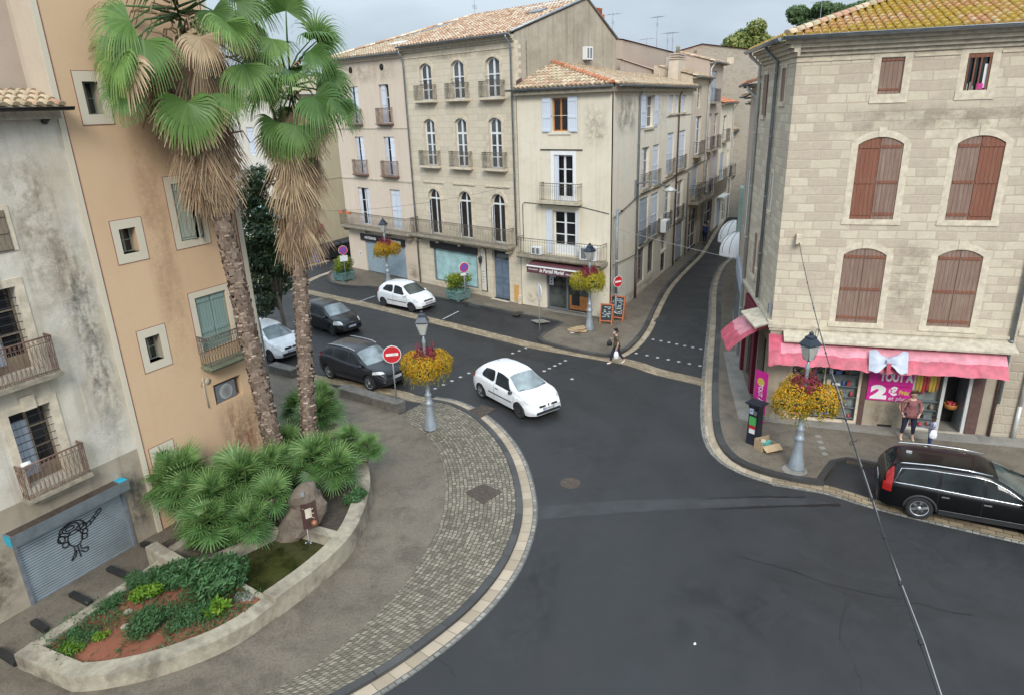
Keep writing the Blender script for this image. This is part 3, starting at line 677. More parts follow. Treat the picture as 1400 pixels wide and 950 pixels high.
def gutter(P, M, u0, u1, y, z, r=.085, mat='zinc', name='gutter'):
 mb = MB(M); A = None
 for u in (u0, u1):
  ring = [mb.pt((u, y+r*math.cos(math.pi+math.pi*k/6), z+r*math.sin(math.pi+math.pi*k/6))) for k in range(7)]
  if A: [mb.fi((A[k], ring[k], ring[k+1], A[k+1]), None, .5, 0, True) for k in range(6)]; mb.fi(ring[::-1])
  else: mb.fi(ring)
  A = ring
 mb.tube([(u0, y-r, z), (u1, y-r, z)], .014, 5)
 return mb.build(name, mat, P)
def downpipe(P, M, u, ztop, z0, y_eave, mat='zinc', r=.055, yo=-.09, foot=None):
 mb = MB(M); mb.tube([(u, y_eave, ztop), (u, y_eave, ztop-.12), (u, yo, ztop-.5), (u, yo, z0)], r, 8)
 z = ztop-.9
 while z > z0+.5: mb.lathe([(r+.012, z), (r+.012, z+.05)], (u, yo, 0), 8); z -= 2.1
 o = mb.build('downpipe', mat, P)
 if foot: f = MB(M); f.tube([(u, yo, z0), (u, yo, z0+foot)], r*1.25, 8); f.build('pipe_foot', 'pipe_brown' if foot > 1 else 'zinc_pale', o)
 return o
def shell(P, M, poly_back, z1, mat, name='rear_wall'):
 """the walls one does not look at: a list of points (u, y) joined upright"""
 mb = MB(M)
 for a, b in zip(poly_back, poly_back[1:]): mb.face([(a[0], a[1], 0), (b[0], b[1], 0), (b[0], b[1], z1), (a[0], a[1], z1)])
 return mb.build(name, mat, P)
FONT = None
def text(P, M, s, u, z, y, size, mat, width=None, shear=0, bold=0, extr=.004, align='CENTER', name='lettering'):
 """letters as real relief on the facade"""
 cu = bpy.data.curves.new('lettering', 'FONT'); cu.body = s; cu.size = size; cu.align_x = align; cu.align_y = 'CENTER'; cu.extrude = extr; cu.shear = shear; cu.offset = bold
 o = bpy.data.objects.new('lettering', cu); C.objects.link(o); bpy.context.view_layer.update()
 me = bpy.data.meshes.new_from_object(o.evaluated_get(bpy.context.evaluated_depsgraph_get())); bpy.data.objects.remove(o); bpy.data.curves.remove(cu)
 k = 1
 if width and len(me.vertices):
  xs = [v.co.x for v in me.vertices]; k = width/(max(xs)-min(xs))
 T = M @ Matrix.Translation((u, y, z)) @ Matrix.Rotation(math.pi/2, 4, 'X') @ Matrix.Diagonal((k, 1, 1, 1)); me.transform(T)
 me.materials.clear(); me.materials.append(MATS[mat]); t = bpy.data.objects.new(name, me); C.objects.link(t)
 if P is not None: t.parent = P
 return t
I4 = Matrix.Identity(4)
def rail_win(P, M, o, out=.3, zr=.92, slabh=.1, mat='rail_iron', ext=.32, slabm='stone_trim', step=.12):
 """French window's little balcony: stone sill slab and iron railing (the railing part, its slab a sub-part)"""
 ua, ub, za = o[0]-ext, o[1]+ext, o[2]
 r = railing(M, [(ua, -.01), (ua, -out), (ub, -out), (ub, -.01)], za+.02, za+zr, step).build('balcony_railing', mat, P)
 s = MB(M); s.box(ua-.06, ub+.06, -out-.05, .04, za-slabh, za+.01); s.box(ua, ub, -out+.06, .04, za-slabh-.06, za-slabh-.002); s.build('balcony_slab', slabm, r)
 return r
# ================================================================== stone townhouse with three arched bays (A)
AO, AD = V((.5, 39.1, 0)), R(-43.3)
A = thing('townhouse', 'pale cut-stone townhouse with three columns of arched windows and a long first-floor balcony', 'building', AO, AD)
cs3, ops = (-6.93, -4.15, -1.37), []
for c in cs3: ops += [(c-.53, c+.53, 11.62, 13.7, .26), (c-.5, c+.5, 7.82, 10.58, .24), (c-.56, c+.56, 3.57, 6.42, .54)]
ops += [(-7.4, -3.35, .5, 2.62, 0, .12), (-2.06, -.69, .13, 3.1, 0, .25), (-3.08, -2.54, .4, 3.06, 0, .03)]
mb = MB(); holed(mb, -8.9, .25, 0, 14.45, ops); mb.box(-8.9, .25, .9, 1.0, 0, 14.4); mb.build('wall', 'ashlar', A)
GA = [(0, 0), (0, 14.75), (6.25, 16.75), (9.25, 14.8), (9.25, 0)]
mb = MB(); mb.face([(.25, d, z) for d, z in GA]); mb.face([(-8.9, d, z) for d, z in GA][::-1]); mb.face([(-8.9, 9.25, 0), (.25, 9.25, 0), (.25, 9.25, 14.8), (-8.9, 9.25, 14.8)]); mb.build('gable_wall', 'grey_gable', A)
mb = MB()                                           # quoins of the corner showing on the gable side, cornice, string course
for k in range(14): mb.box(.251, .256, .0, .28 if k % 2 else .5, 12.0+k*.2, 12.19+k*.2) if 12.0+k*.2 < 14.4 else None
mb.box(-8.88, .25, -.035, .0, 14.04, 14.1); mb.build('string_course', 'stone_trim', A)
mb = MB(); mb.box(-8.9, .24, -.10, .02, 14.36, 14.47); mb.box(-8.9, .24, -.2, .02, 14.472, 14.58); mb.box(-8.9, .24, -.32, .02, 14.582, 14.68); mb.build('cornice', 'stone_ledge', A)
for i, c in enumerate(cs3):
 o = (c-.53, c+.53, 11.62, 13.7, .26); w_ = window(A, I4, o, .13, cols=2, rows=3, bar=.09, kick=.0, pane='glass_mid'); surr = MB(); surround(surr, o, .17, -.045, 0); surr.build('surround', 'stone_trim', w_)
 rail_win(A, I4, o, .32, .86)
 [MB().tube([(o[0]-.02, -.05, z), (o[1]+.02, -.05, z)], .012, 5).build('guard_bar', 'rail_black', w_) for z in (12.55, 12.72)]
 o = (c-.5, c+.5, 7.82, 10.58, .24); w_ = window(A, I4, o, .13, cols=2, rows=4, bar=.085, transom=9.75, kick=.0, pane='glass_mid'); surr = MB(); surround(surr, o, .17, -.045, 0); surr.build('surround', 'stone_trim', w_)
 rail_win(A, I4, o, .34, .9)
 o = (c-.56, c+.56, 3.57, 6.42, .54); w_ = window(A, I4, o, .16, cols=2, rows=1, bar=.06, transom=5.82, pane='dark_inside')
 mb = frame_mesh(Matrix.Translation((c-.52, .14, 0)) @ Matrix.Rotation(-1.0, 4, 'Z'), (0, .5, 3.6, 5.76), 0, bar=.05, cols=1, rows=4, kick=.25); mb.build('open_leaf', 'white_wood', w_)
 pane_mesh(Matrix.Translation((c-.52, .14, 0)) @ Matrix.Rotation(-1.0, 4, 'Z'), (.03, .47, 3.66, 5.72), .02).build('leaf_pane', 'glass_pale', w_)
 surr = MB(); surround(surr, o, .2, -.05, 0); surr.box(c-.95, c+.95, -.07, 0, 6.78, 6.86); surr.box(c-.78, c-.57, -.075, 0, 5.78, 5.86); surr.box(c+.57, c+.78, -.075, 0, 5.78, 5.86); surr.build('surround', 'stone_trim', w_)
slab(I4, -8.72, -.12, .72, 3.42, 3.56, 5).build('balcony_slab', 'stone_dirty', A)
railing(I4, [(-8.68, -.02), (-8.68, -.67), (-.18, -.67), (-.18, -.02)], 3.57, 4.55, .13).build('balcony_railing', 'rail_iron', A)
sh = MB(); sh.face([(-7.4, .11, .5), (-3.35, .11, .5), (-3.35, .11, 2.62), (-7.4, .11, 2.62)]); sh = sh.build('shop_window', 'aqua_film', A)
mb = MB(); mb.box(-7.4, -7.3, .0, .1, .5, 2.62); mb.box(-3.42, -3.35, .0, .1, .5, 2.62); mb.box(-7.3, -3.42, 0, .1, .5, .57); mb.build('frame', 'grey_metal', sh)
mb = MB()
for _ in range(26):
 u, z = random.gauss(-5.0, .55), random.uniform(.7, 2.4); s_ = random.uniform(.02, .1); mb.face([(u-s_, .105, z), (u+s_*random.uniform(.4, 1.5), .105, z-s_*.4), (u+s_*.3, .105, z+s_*.5)])
mb.build('torn_paper', 'grey_metal', sh)
mb = MB(); mb.box(-7.62, -3.28, -.1, .03, 2.64, 3.05); mb.build('shop_fascia', 'black_paint', A)
d = MB()
d.box(-2.06, -.69, .2, .26, .13, 3.1)
for k, (a, b) in enumerate(((-2.0, -1.40), (-1.35, -.75))):
 for z0, z1 in ((.25, .95), (1.05, 1.3), (1.4, 2.3)):
  d.box(a, b, .175, .2, z0, z1); d.box(a+.07, b-.07, .165, .175, z0+.07, z1-.07)
d.box(-2.06, -.69, .16, .2, 2.42, 2.52)
d = d.build('door', 'blue_door', A); mb = MB(); mb.face([(-1.98, .195, 2.56), (-.77, .195, 2.56), (-.77, .195, 3.02), (-1.98, .195, 3.02)]); mb.build('transom_pane', 'glass_dark', d); mb = MB(); mb.lathe([(.0, -.02), (.035, 0), (.03, .03)], (-1.30, .15, 1.2), 8, 'y'); mb.build('handle', 'rail_black', d)
mb = MB(); mb.box(-2.1, -.65, -.28, .24, .02, .13); mb.build('doorstep', 'stone_ledge', A)
pn = MB(); pn.box(-3.06, -2.56, -.025, .02, .42, 3.04); pn = pn.build('wall_panel', 'black_paint', A)
mb = MB(); mb.box(-3.01, -2.61, -.035, -.026, .47, 2.99); mb.build('poster_face', 'white_render', pn); mb = MB()
for k in range(5): mb.box(-2.95, -2.95+random.uniform(.1, .26), -.04, -.036, 1.0+k*.16, 1.04+k*.16)
mb.build('faint_writing', 'grey_metal', pn)
ln = MB(); ln.tube([(-2.8, -.03, 2.55), (-2.8, -.28, 2.7)], .015, 5); ln.lathe([(.03, 2.7), (.15, 2.55), (.13, 2.5), (.09, 2.24), (.04, 2.2)], (-2.8, -.28, 0), 6, sm=False); ln.build('wall_lantern', 'rail_black', A)
mb = MB(); mb.box(-.33, .04, -.03, 0, .22, 1.22); mb.build('meter_cover', 'orange_board', A)
mb = MB(); mb.box(.06, .26, -.12, 0, 0, .62); mb.build('corner_stone', 'stone_trim', A)
tiled('roof', A, I4, -8.95, .3, 7.0, R(17.8), 14.72, -.38, 'tiles', .25, .4, tmax=lambda s: 6.95)
mb = MB(); mb.face([(-8.95, 6.2, 16.78), (.3, 6.2, 16.78), (.3, 9.5, 14.75), (-8.95, 9.5, 14.75)]); mb.build('rear_roof', 'tiles', A)
ridge('roof_ridge', A, I4, (-9.3, 6.22, 16.82), (.3, 6.22, 16.82), 'tiles')
mb = MB(); mb.tube([(.31, -.35, 14.78), (.31, 6.22, 16.86), (.31, 9.4, 14.8)], .07, 5); mb.build('verge', 'zinc', A)
gutter(A, I4, -9.0, .3, -.45, 14.72); downpipe(A, I4, .06, 14.65, 3.6, -.45)
sk = MB(Matrix.Translation((-1.2, 3.6, 16.08)) @ Matrix.Rotation(R(17.8), 4, 'X')); sk.box(-.5, .5, -.35, .35, 0, .1); sk.build('skylight', 'grey_metal', A)
mb = MB(); mb.face([(-3.6, 4.6, 16.42), (-.4, 5.5, 16.72), (-.4, 5.95, 16.86), (-3.6, 5.4, 16.69)]); mb.build('ridge_flashing', 'zinc_pale', A)
mb = MB(); mb.box(-.3, .15, 7.5, 8.2, 15.2, 16.1); ch = mb.build('chimney', 'tiles_red', A)
for k in range(3): mb = MB(); mb.lathe([(.1, 16.1), (.1, 16.42), (.12, 16.44)], (-.08, 7.62+k*.24, 0), 8); mb.build('chimney_pot', 'tiles_red', ch)
# ================================================================== pink rendered house beside it (AA)
AA = thing('rendered_house', 'pink-beige rendered house with pale shutters, round attic holes and an artisans shop below', 'building', AO, AD)
L, Rr = -16.9, -8.93
ws = [(-11.64, -10.62, 10.35, 12.72), (-14.92, -13.92, 10.35, 12.72), (-11.64, -10.5, 7.05, 9.52), (-14.86, -13.85, 7.05, 9.52), (-11.5, -10.4, 3.5, 6.15), (-15.15, -13.85, 3.5, 6.1)]
so_ = (-14.92, -10.36, .12, 2.36, 0, .1)
mb = MB(); holed(mb, L, Rr, 0, 14.5, ws+[so_], .26); mb.build('wall', 'pink_render', AA)
mb = MB(); mb.face([(L, 0, 0), (L, 11, 0), (L, 11, 14.5), (L, 0, 14.5)]); mb.face([(L, 11, 0), (Rr, 11, 0), (Rr, 11, 14.5), (L, 11, 14.5)]); mb.build('rear_wall', 'alley_render', AA)
for i, o in enumerate(ws):
 w_ = frame_mesh(I4, o, .18, cols=2, rows=3, bar=.06).build('window', 'white_wood', AA); pane_mesh(I4, o, .21).build('pane', 'glass_dark' if i in (0, 5) else 'glass', w_)
 wd = (o[1]-o[0])/2
 if i == 0: shutter_leaf(w_, I4, o[0]+.12, o[0]+.12+wd*.85, o[2], o[3]-.05, .1, 'pale_shutter', None, 'l', 0)
 elif i in (1, 2, 3):
  shutter_leaf(w_, I4, o[0]+.02, o[0]+wd*.82, o[2], o[3]-.05, .12, 'pale_shutter', None, 'l', .25); shutter_leaf(w_, I4, o[1]-wd*.7, o[1]-.02, o[2], o[3]-.05, .12, 'pale_shutter', None, 'r', .45)
 elif i == 4:
  shutter_leaf(w_, I4, o[0]+.04, o[0]+wd-.02, o[2], o[3]-.05, .1, 'pale_shutter'); shutter_leaf(w_, I4, o[1]-wd+.02, o[1]-.04, o[2], o[3]-.05, .1, 'pale_shutter')
 else:
  shutter_leaf(w_, I4, o[0]+.02, o[0]+wd*.5, o[2], o[3]-.05, .1, 'pale_shutter'); shutter_leaf(w_, I4, o[1]-wd*.62, o[1]-.02, o[2], o[3]-.05, .1, 'pale_shutter')
 if i < 4: rail_win(AA, I4, o, .28, .95, .07, 'rail_rust', .2, 'rail_rust', .1)
for u in (-11.1, -14.45):
 mb = MB(); mb.lathe([(.2, -.02), (.2, .0), (.29, .0), (.29, -.02)][::-1], (u, -.012, 13.74), 20, 'y'); oc = mb.build('attic_hole', 'stone_trim', AA)
 mb = MB(); mb.lathe([(.0, -.001), (.215, 0)], (u, -.034, 13.74), 20, 'y'); mb.build('dark_disc', 'dark_inside', oc)  # flat disc coloured dark for the shade of a hole; wall not pierced
for a, b in ((10.02, 10.08), (6.66, 6.76)): MB().box(L, Rr, -.035, 0, a, b).build('string_course', 'stone_ledge', AA)
mb = MB(); mb.box(L-.1, Rr-.02, -.12, .02, 14.18, 14.3); mb.box(L-.2, Rr-.02, -.24, .02, 14.302, 14.42); mb.build('cornice', 'pink_render', AA)
slab(I4, -16.85, -9.1, .7, 3.3, 3.44, 4).build('balcony_slab', 'stone_dirty', AA)
railing(I4, [(-16.8, -.02), (-16.8, -.65), (-9.2, -.65), (-9.2, -.02)], 3.45, 4.42, .13).build('balcony_railing', 'rail_iron', AA)
for u in (-16.5, -15.6): mb = MB(); mb.box(u-.25, u+.25, -.75, -.6, 4.25, 4.45); mb.build('window_box', 'tiles_red', AA)
sh = MB(); n = 34
for k in range(n):
 z0, z1 = .14+2.2*k/n, .14+2.2*(k+1)/n; zm_ = z0*.4+z1*.6
 sh.face([(-14.92, .06, z0), (-10.36, .06, z0), (-10.36, .085, zm_), (-14.92, .085, zm_)]); sh.face([(-14.92, .085, zm_), (-10.36, .085, zm_), (-10.36, .06, z1), (-14.92, .06, z1)])
plain('shop_grille', (.27, .33, .36), .5, .2, var=.12); sh = sh.build('roller_shutter', 'shop_grille', AA)
mb = MB(); mb.box(-15.3, -10.28, -.1, .02, 2.37, 2.84); sg = mb.build('shop_fascia', 'black_paint', AA)
text(sg, I4, 'ARTISANS', -14.1, 2.6, -.105, .26, 'white_paint', 1.35, bold=.008); text(sg, I4, 'CRÉATEURS', -11.4, 2.6, -.105, .26, 'white_paint', 1.5, bold=.008)
mb = MB(); mb.box(-15.75, -15.5, -.02, .01, 1.15, 1.5); mb.build('letter_box', 'white_wood', AA); mb = MB(); mb.box(-15.68, -15.57, -.026, -.021, 1.24, 1.42); mb.build('letter_box_slot', 'grey_metal', AA)
tiled('roof', AA, I4, L-.2, Rr-.02, 7.2, R(17.8), 14.48, -.3, 'tiles_pale', .25, .4, tmax=lambda s: min(6.8, (s-L+.2)*.93+.1))
mb = MB(); mb.face([(L-.2, -.3, 14.5), (-9.4, 6.3, 16.75), (-9.4, 11.2, 15.2), (L-.2, 11.2, 14.5)]); mb.build('side_roof', 'tiles_pale', AA)
ridge('roof_hip', AA, I4, (L-.15, -.2, 14.6), (-9.4, 6.3, 16.82), 'tiles')
gutter(AA, I4, L-.25, Rr-.1, -.36, 14.45, mat='grey_metal'); downpipe(AA, I4, -8.86, 14.5, .1, -.36, mat='zinc')
sk = MB(Matrix.Translation((-11.0, 1.6, 15.14)) @ Matrix.Rotation(R(17.8), 4, 'X')); sk.box(-.9, .5, -.3, .3, 0, .09); sk.build('skylight', 'zinc_pale', AA)
# ================================================================== corner house with the bakery (B) and its long street side
BD = R(-37.5)
B = thing('corner_house', 'cream corner house above the bakery, with tiled hip roof and a long street side', 'building', AO, BD)
MS = TM(AO, BD).inverted() @ TM((5.41, 35.56, 0), R(63))         # frame of the street side
CU = 6.08
ops = [(2.54, 3.5, 9.82, 11.47), (2.62, 3.8, 6.22, 8.64), (2.5, 3.95, 3.35, 5.72), (2.0, 4.88, .14, 2.45)]
mb = MB(); holed(mb, .28, CU, 0, 11.85, ops, .3); mb.build('front_wall', 'cream_render', B)
sops = [(5.6, 7.4, 9.72, 11.45), (10.95, 12.0, 10.36, 11.45), (12.5, 13.25, 10.36, 11.45), (14.2, 15.4, 10.36, 11.45),
  (5.2, 6.8, 6.28, 8.65), (7.55, 8.95, 6.25, 8.65), (10.9, 12.6, 6.6, 9.17), (13.9, 15.9, 6.6, 9.17),
  (5.0, 6.9, 3.05, 5.8), (7.4, 9.25, 3.1, 5.78), (10.6, 12.3, 3.2, 5.88), (13.9, 15.9, 3.15, 5.85),
  (4.95, 6.25, .78, 3.05), (7.15, 8.35, .88, 3.05), (10.2, 11.7, 1.62, 2.8), (10.35, 11.45, .3, 1.5), (14.35, 16.4, .12, 2.9)]
mb = MB(MS); holed(mb, 0, 17.25, 0, 11.85, sops, .22); mb.build('street_wall', 'side_render', B)
bx = (MS @ V((17.25, 0, 0))); bb = MS @ V((17.25, 6.2, 0)); fb = V((.28, 6.0, 0))
mb = MB(); mb.face([(bx.x, bx.y, 0), (bb.x, bb.y, 0), (bb.x, bb.y, 11.8), (bx.x, bx.y, 11.8)]); mb.face([(bb.x, bb.y, 0), (fb.x, fb.y, 0), (fb.x, fb.y, 12.4), (bb.x, bb.y, 12.4)]); mb.face([(.28, 6, 0), (.28, 0, 0), (.28, 0, 11.85), (.28, 6, 11.85)]); mb.build('rear_wall', 'tan_render', B)
o = ops[0]; w_ = frame_mesh(I4, o, .14, cols=2, rows=1, bar=.07).build('window', 'orange_wood', B); pane_mesh(I4, o, .165).build('pane', 'glass_dark', w_)
shutter_leaf(w_, I4, 1.95, 2.5, 9.78, 11.5, -.06, 'pale_shutter', battens=(.05, .43, .9)); shutter_leaf(w_, I4, 3.54, 4.1, 9.78, 11.5, -.06, 'pale_shutter', battens=(.05, .43, .9))
mb = MB(); mb.tube([(2.5, -.03, 10.6), (3.5, -.03, 10.6)], .014, 5); mb.box(2.3, 3.7, -.05, 0, 9.66, 9.8); mb.build('sill', 'cream_render', w_)
o = ops[1]; w_ = frame_mesh(I4, o, .17, cols=2, rows=3, bar=.08, kick=.2).build('window', 'white_wood', B); pane_mesh(I4, o, .2).build('pane', 'glass_dark', w_)
shutter_leaf(w_, I4, 2.63, 2.9, 6.25, 8.6, .03, 'pale_shutter', battens=()); mb = MB(); surround(mb, (o[0], o[1], o[2], o[3]), .2, -.015, 0); mb.build('surround', 'white_paint', w_)
mb = MB(); mb.box(1.78, 4.4, -.05, -.01, 8.88, 8.93); mb.build('iron_bar', 'rail_black', B)
railing(I4, [(1.95, -.01), (1.95, -.42), (4.35, -.42), (4.35, -.01)], 6.28, 7.2, .12, scroll=False).build('balcony_railing', 'rail_iron', B); mb = MB(); mb.box(1.75, 4.4, -.48, 0, 6.12, 6.27); mb.build('balcony_slab', 'stone_ledge', B)
o = ops[2]; w_ = frame_mesh(I4, o, .17, cols=2, rows=3, bar=.085, kick=.45).build('window', 'white_wood', B); pane_mesh(I4, o, .2).build('pane', 'glass_dark', w_)
shutter_leaf(w_, I4, 2.1, 2.48, 3.35, 5.75, -.05, 'pale_shutter', battens=()); shutter_leaf(w_, I4, 3.97, 4.1, 3.35, 5.75, -.05, 'pale_shutter', battens=())
mb = MB(); mb.box(.45, CU-.12, -.75, .04, 3.13, 3.25); mb.box(.45, CU-.12, -.66, .04, 3.04, 3.128); mb.build('balcony_slab', 'stone_dirty', B)
railing(I4, [(.5, -.02), (.5, -.7), (CU-.2, -.7), (CU-.2, -.02)], 3.26, 4.2, .16, scroll=False).build('balcony_railing', 'rail_iron', B)
# shop front: recess, glazing, step, awning
mb = MB(); mb.box(2.0, 2.1, .1, .28, .14, 2.45); mb.box(4.78, 4.88, .1, .28, .14, 2.45); mb.box(3.28, 3.38, .12, .26, .14, 2.45); mb.box(2.1, 4.78, .1, .28, 2.38, 2.45); mb.box(2.1, 3.28, .12, .24, .14, .2)
sf = mb.build('shop_front', 'grey_metal', B); mb = MB(); mb.face([(2.05, .2, .14), (4.85, .2, .14), (4.85, .2, 2.45), (2.05, .2, 2.45)]); mb.build('pane', 'glass_shop', sf)
mb = MB(); mb.box(2.13, 2.42, .12, .125, 1.5, 1.92); mb.box(2.13, 2.55, .12, .125, 1.95, 2.35); mb.build('notice', 'pale_shutter', sf); mb = MB(); [mb.lathe([(0, 0), (.05, .002)], (2.27, .115, z), 10, 'y') for z in (1.62, 1.8)]; mb.build('notice_mark', 'black_paint', sf)
mb = MB(); mb.box(3.45, 4.7, .17, .19, .25, 1.05); mb.build('counter', 'orange_wood', sf); mb = MB(); mb.box(3.6, 4.1, .14, .168, .5, 1.35); mb.build('inside_board', 'black_paint', sf)
mb = MB(); mb.box(1.85, 4.98, -.45, .1, .02, .14); mb.build('doorstep', 'concrete', B)
aw = MB(); aw.face([(1.35, -.04, 3.0), (4.75, -.04, 3.0), (4.75, -.95, 2.76), (1.35, -.95, 2.76)]); aw.face([(1.35, -.04, 2.98), (1.35, -.95, 2.74), (4.75, -.95, 2.74), (4.75, -.04, 2.98)]); aw.face([(1.35, -.96, 2.72), (4.75, -.96, 2.72), (4.75, -.965, 2.36), (1.35, -.965, 2.36)])
aw.face([(1.35, -.04, 3.0), (1.35, -.95, 2.76), (1.35, -.96, 2.36), (1.35, -.04, 2.7)]); aw.face([(4.75, -.04, 3.0), (4.75, -.04, 2.7), (4.75, -.96, 2.36), (4.75, -.95, 2.76)]); aw = aw.build('awning', 'maroon_cloth', B)
mb = MB(); mb.box(1.33, 4.77, -.99, -.93, 2.71, 2.78); mb.build('awning_rail', 'white_paint', aw)
text(aw, I4, 'le Portail Muriel', 3.0, 2.55, -.97, .3, 'white_paint', 1.6, .25, .006); text(aw, I4, 'Chocolaterie', 1.78, 2.57, -.97, .13, 'white_paint', .62); text(aw, I4, 'Pâtisserie', 4.28, 2.5, -.97, .13, 'white_paint', .7)
# street side windows
def swin(P, M, o, kind, y=.15, sash='white_wood'):
 w_ = frame_mesh(M, o, y, cols=2, rows=3, bar=.06).build('window', sash, P); pane_mesh(M, o, y+.03).build('pane', 'glass' if kind != 'dark' else 'glass_dark', w_); h = (o[1]-o[0])/2
 if kind == 'shut': [shutter_leaf(w_, M, a, b, o[2], o[3]-.04, .08, 'pale_shutter') for a, b in ((o[0]+.02, o[0]+h-.01), (o[0]+h+.01, o[1]-.02))]
 if kind == 'half': shutter_leaf(w_, M, o[0]+.02, o[0]+h-.05, o[2], o[3]-.04, .1, 'pale_shutter')
 if kind == 'open': shutter_leaf(w_, M, o[0]-h*.95, o[0]-.02, o[2], o[3], -.05, 'pale_shutter'); shutter_leaf(w_, M, o[1]+.02, o[1]+h*.95, o[2], o[3], -.05, 'pale_shutter')
 if kind == 'grey': shutter_leaf(w_, M, o[0]+.02, o[1]-.02, o[2], o[3]-.04, .08, 'grey_shutter')
 if kind == 'bars': mb = MB(M); [mb.tube([(o[0]+(o[1]-o[0])*k/6, .04, o[2]), (o[0]+(o[1]-o[0])*k/6, .04, o[3])], .02, 4, False) for k in range(1, 6)]; mb.build('bars', 'rail_black', w_)
 return w_
kinds = ['open', 'shut', 'shut', 'shut', 'half', 'shut', 'shut', 'shut', 'grey', 'shut', 'half', 'dark', 'bars', 'bars', 'dark', 'bars', 'grey']
for o, k in zip(sops, kinds):
 w_ = swin(B, MS, o, k)
 if o[2] > 3 and o[2] < 9.5:
  railing(MS, [(o[0]-.05, -.01), (o[0]-.05, -.16), (o[1]+.05, -.16), (o[1]+.05, -.01)], o[2], o[2]+.92, .14, scroll=False).build('balcony_railing', 'rail_black' if o[2] < 6 else 'rail_iron', B)
 if o[2] > 2.9: mb = MB(MS); mb.box(o[0]-.12, o[1]+.12, -.1, 0, o[2]-.12, o[2]-.01); mb.build('sill', 'stone_ledge', w_)
for a, b, z in ((10.4, .05, 10.15), (9.9, .1, 6.2), (4.3, .05, 2.95)): MB(MS).box(a, 17.2, -.04, 0, z, z+b).build('string_course', 'stone_dirty', B)
mb = MB(MS); mb.box(.02, 4.2, -.004, .0, .02, 2.6); mb.build('pale_base', 'white_render', B)
downpipe(B, MS, 4.28, 11.9, .1, -.28, 'zinc', .06, foot=2.4); downpipe(B, MS, 13.4, 11.9, .1, -.28, 'pipe_brown', .05); downpipe(B, MS, 17.1, 6.2, .1, -.1, 'grey_metal', .05)
# roof: front slope and street slope meeting on a hip
p1, p2 = R(21), R(15); kr = math.tan(p1)/math.tan(p2)
sdir = MS.to_3x3() @ V((1, 0, 0)); sinw = MS.to_3x3() @ V((0, 1, 0)); cor = V((CU+.2, -.35, 0))
hd = V(((sinw.y-kr)/-sinw.x, 1, 0)); ca = hd.dot(sdir)/kr          # the hip, per metre of front run
tiled('roof', B, I4, .3, CU+.2, 6, p1, 11.98, -.35, 'tiles_pale', .27, .42, tmax=lambda s: max(.1, (cor.x-s)/abs(hd.x)/math.cos(p1)))
tiled('street_roof', B, MS, -.3, 17.4, 6.5, p2, 11.98, -.38, 'tiles_pale', .27, .42, tmax=lambda s: max(.1, min((s+.3)/ca, 6.1-.29*(s-1.05) if s < 9.9 else 3.25)/math.cos(p2)))
hp = cor+V((0, 0, 12.05)); ht = cor+hd*3.6+V((0, 0, 12.05+3.6*math.tan(p1))); ridge('roof_hip', B, I4, hp, ht, 'tiles_red', .13)
gutter(B, I4, -.1, CU+.25, -.4, 11.95, mat='grey_metal'); gutter(B, MS, -.3, 17.6, -.45, 11.95, mat='grey_metal')
mb = MB(); mb.box(.28, CU+.1, -.3, .02, 11.66, 11.86); mb.build('eaves', 'stone_dirty', B); mb = MB(MS); mb.box(.02, 17.3, -.3, .02, 11.66, 11.86); mb.build('eaves', 'stone_dirty', B)
mb = MB(); mb.face([(.3, .0, 12.12), (.33, 3.4, 13.5), (.33, 3.4, 13.75), (.3, 0, 12.4)]); mb.build('flashing', 'pipe_brown', B)
# ================================================================== the house fronts further up the street, left side
def row_house(name, label, u0, u1, z1, mat, ops, kinds, roofm='tiles_pale', dep=2.8, y=0.0, eave=.35):
 P = thing(name, label, 'building', (5.41, 35.56, 0), R(63)); M = I4
 mb = MB(M); holed(mb, u0, u1, 0, z1, ops, .22, y)
 zt = z1+(dep+eave-.05)*math.tan(R(16))-.02; mb.face([(u0, y, 0), (u0, dep, 0), (u0, dep, zt), (u0, y, z1+.06)]); mb.face([(u1, dep, 0), (u1, y, 0), (u1, y, z1+.06), (u1, dep, zt)]); mb.face([(u1, dep, 0), (u0, dep, 0), (u0, dep, zt), (u1, dep, zt)]); mb.build('wall', mat, P)
 for o, k in zip(ops, kinds):
  w_ = swin(P, Matrix.Translation((0, y, 0)), o, k)
  if 3 < o[2] and o[3]-o[2] > 1.9: railing(M, [(o[0]-.1, y-.01), (o[0]-.1, y-.35), (o[1]+.1, y-.35), (o[1]+.1, y-.01)], o[2], o[2]+.95, .16, scroll=False).build('balcony_railing', 'rail_black', P); mb = MB(M); mb.box(o[0]-.2, o[1]+.2, y-.42, y, o[2]-.14, o[2]-.01); mb.build('balcony_slab', 'stone_dirty', P)
 tiled('roof', P, M, u0-.1, u1+.1, dep/.96, R(16), z1, y-eave, roofm, .24, .4)
 mb = MB(M); mb.box(u0-.05, u1+.05, y-eave+.05, y, z1-.14, z1-.03); mb.build('eaves', 'stone_dirty', P); gutter(P, M, u0-.1, u1+.1, y-eave-.06, z1-.02, mat='grey_metal')
 return P
S2 = row_house('street_house', 'tan rendered street house with a small iron balcony, next beyond the cream corner house', 17.3, 22.9, 12.65, 'tan_render',
 [(19.2, 20.5, 10.5, 12.05), (18.9, 21.0, 7.2, 9.95), (18.7, 20.6, 4.1, 6.7), (18.3, 21.3, .12, 3.2)], ['dark', 'half', 'grey', 'dark'])
downpipe(S2, I4, 22.7, 12.6, .1, -.35, 'zinc_pale', .06)
mb = MB(); mb.box(17.9, 22.7, -.75, 0, 3.72, 3.9); mb.build('balcony_slab', 'stone_dirty', S2); railing(I4, [(17.95, 0), (17.95, -.7), (22.6, -.7), (22.6, 0)], 3.92, 4.85, .2, scroll=False).build('balcony_railing', 'rail_black', S2)
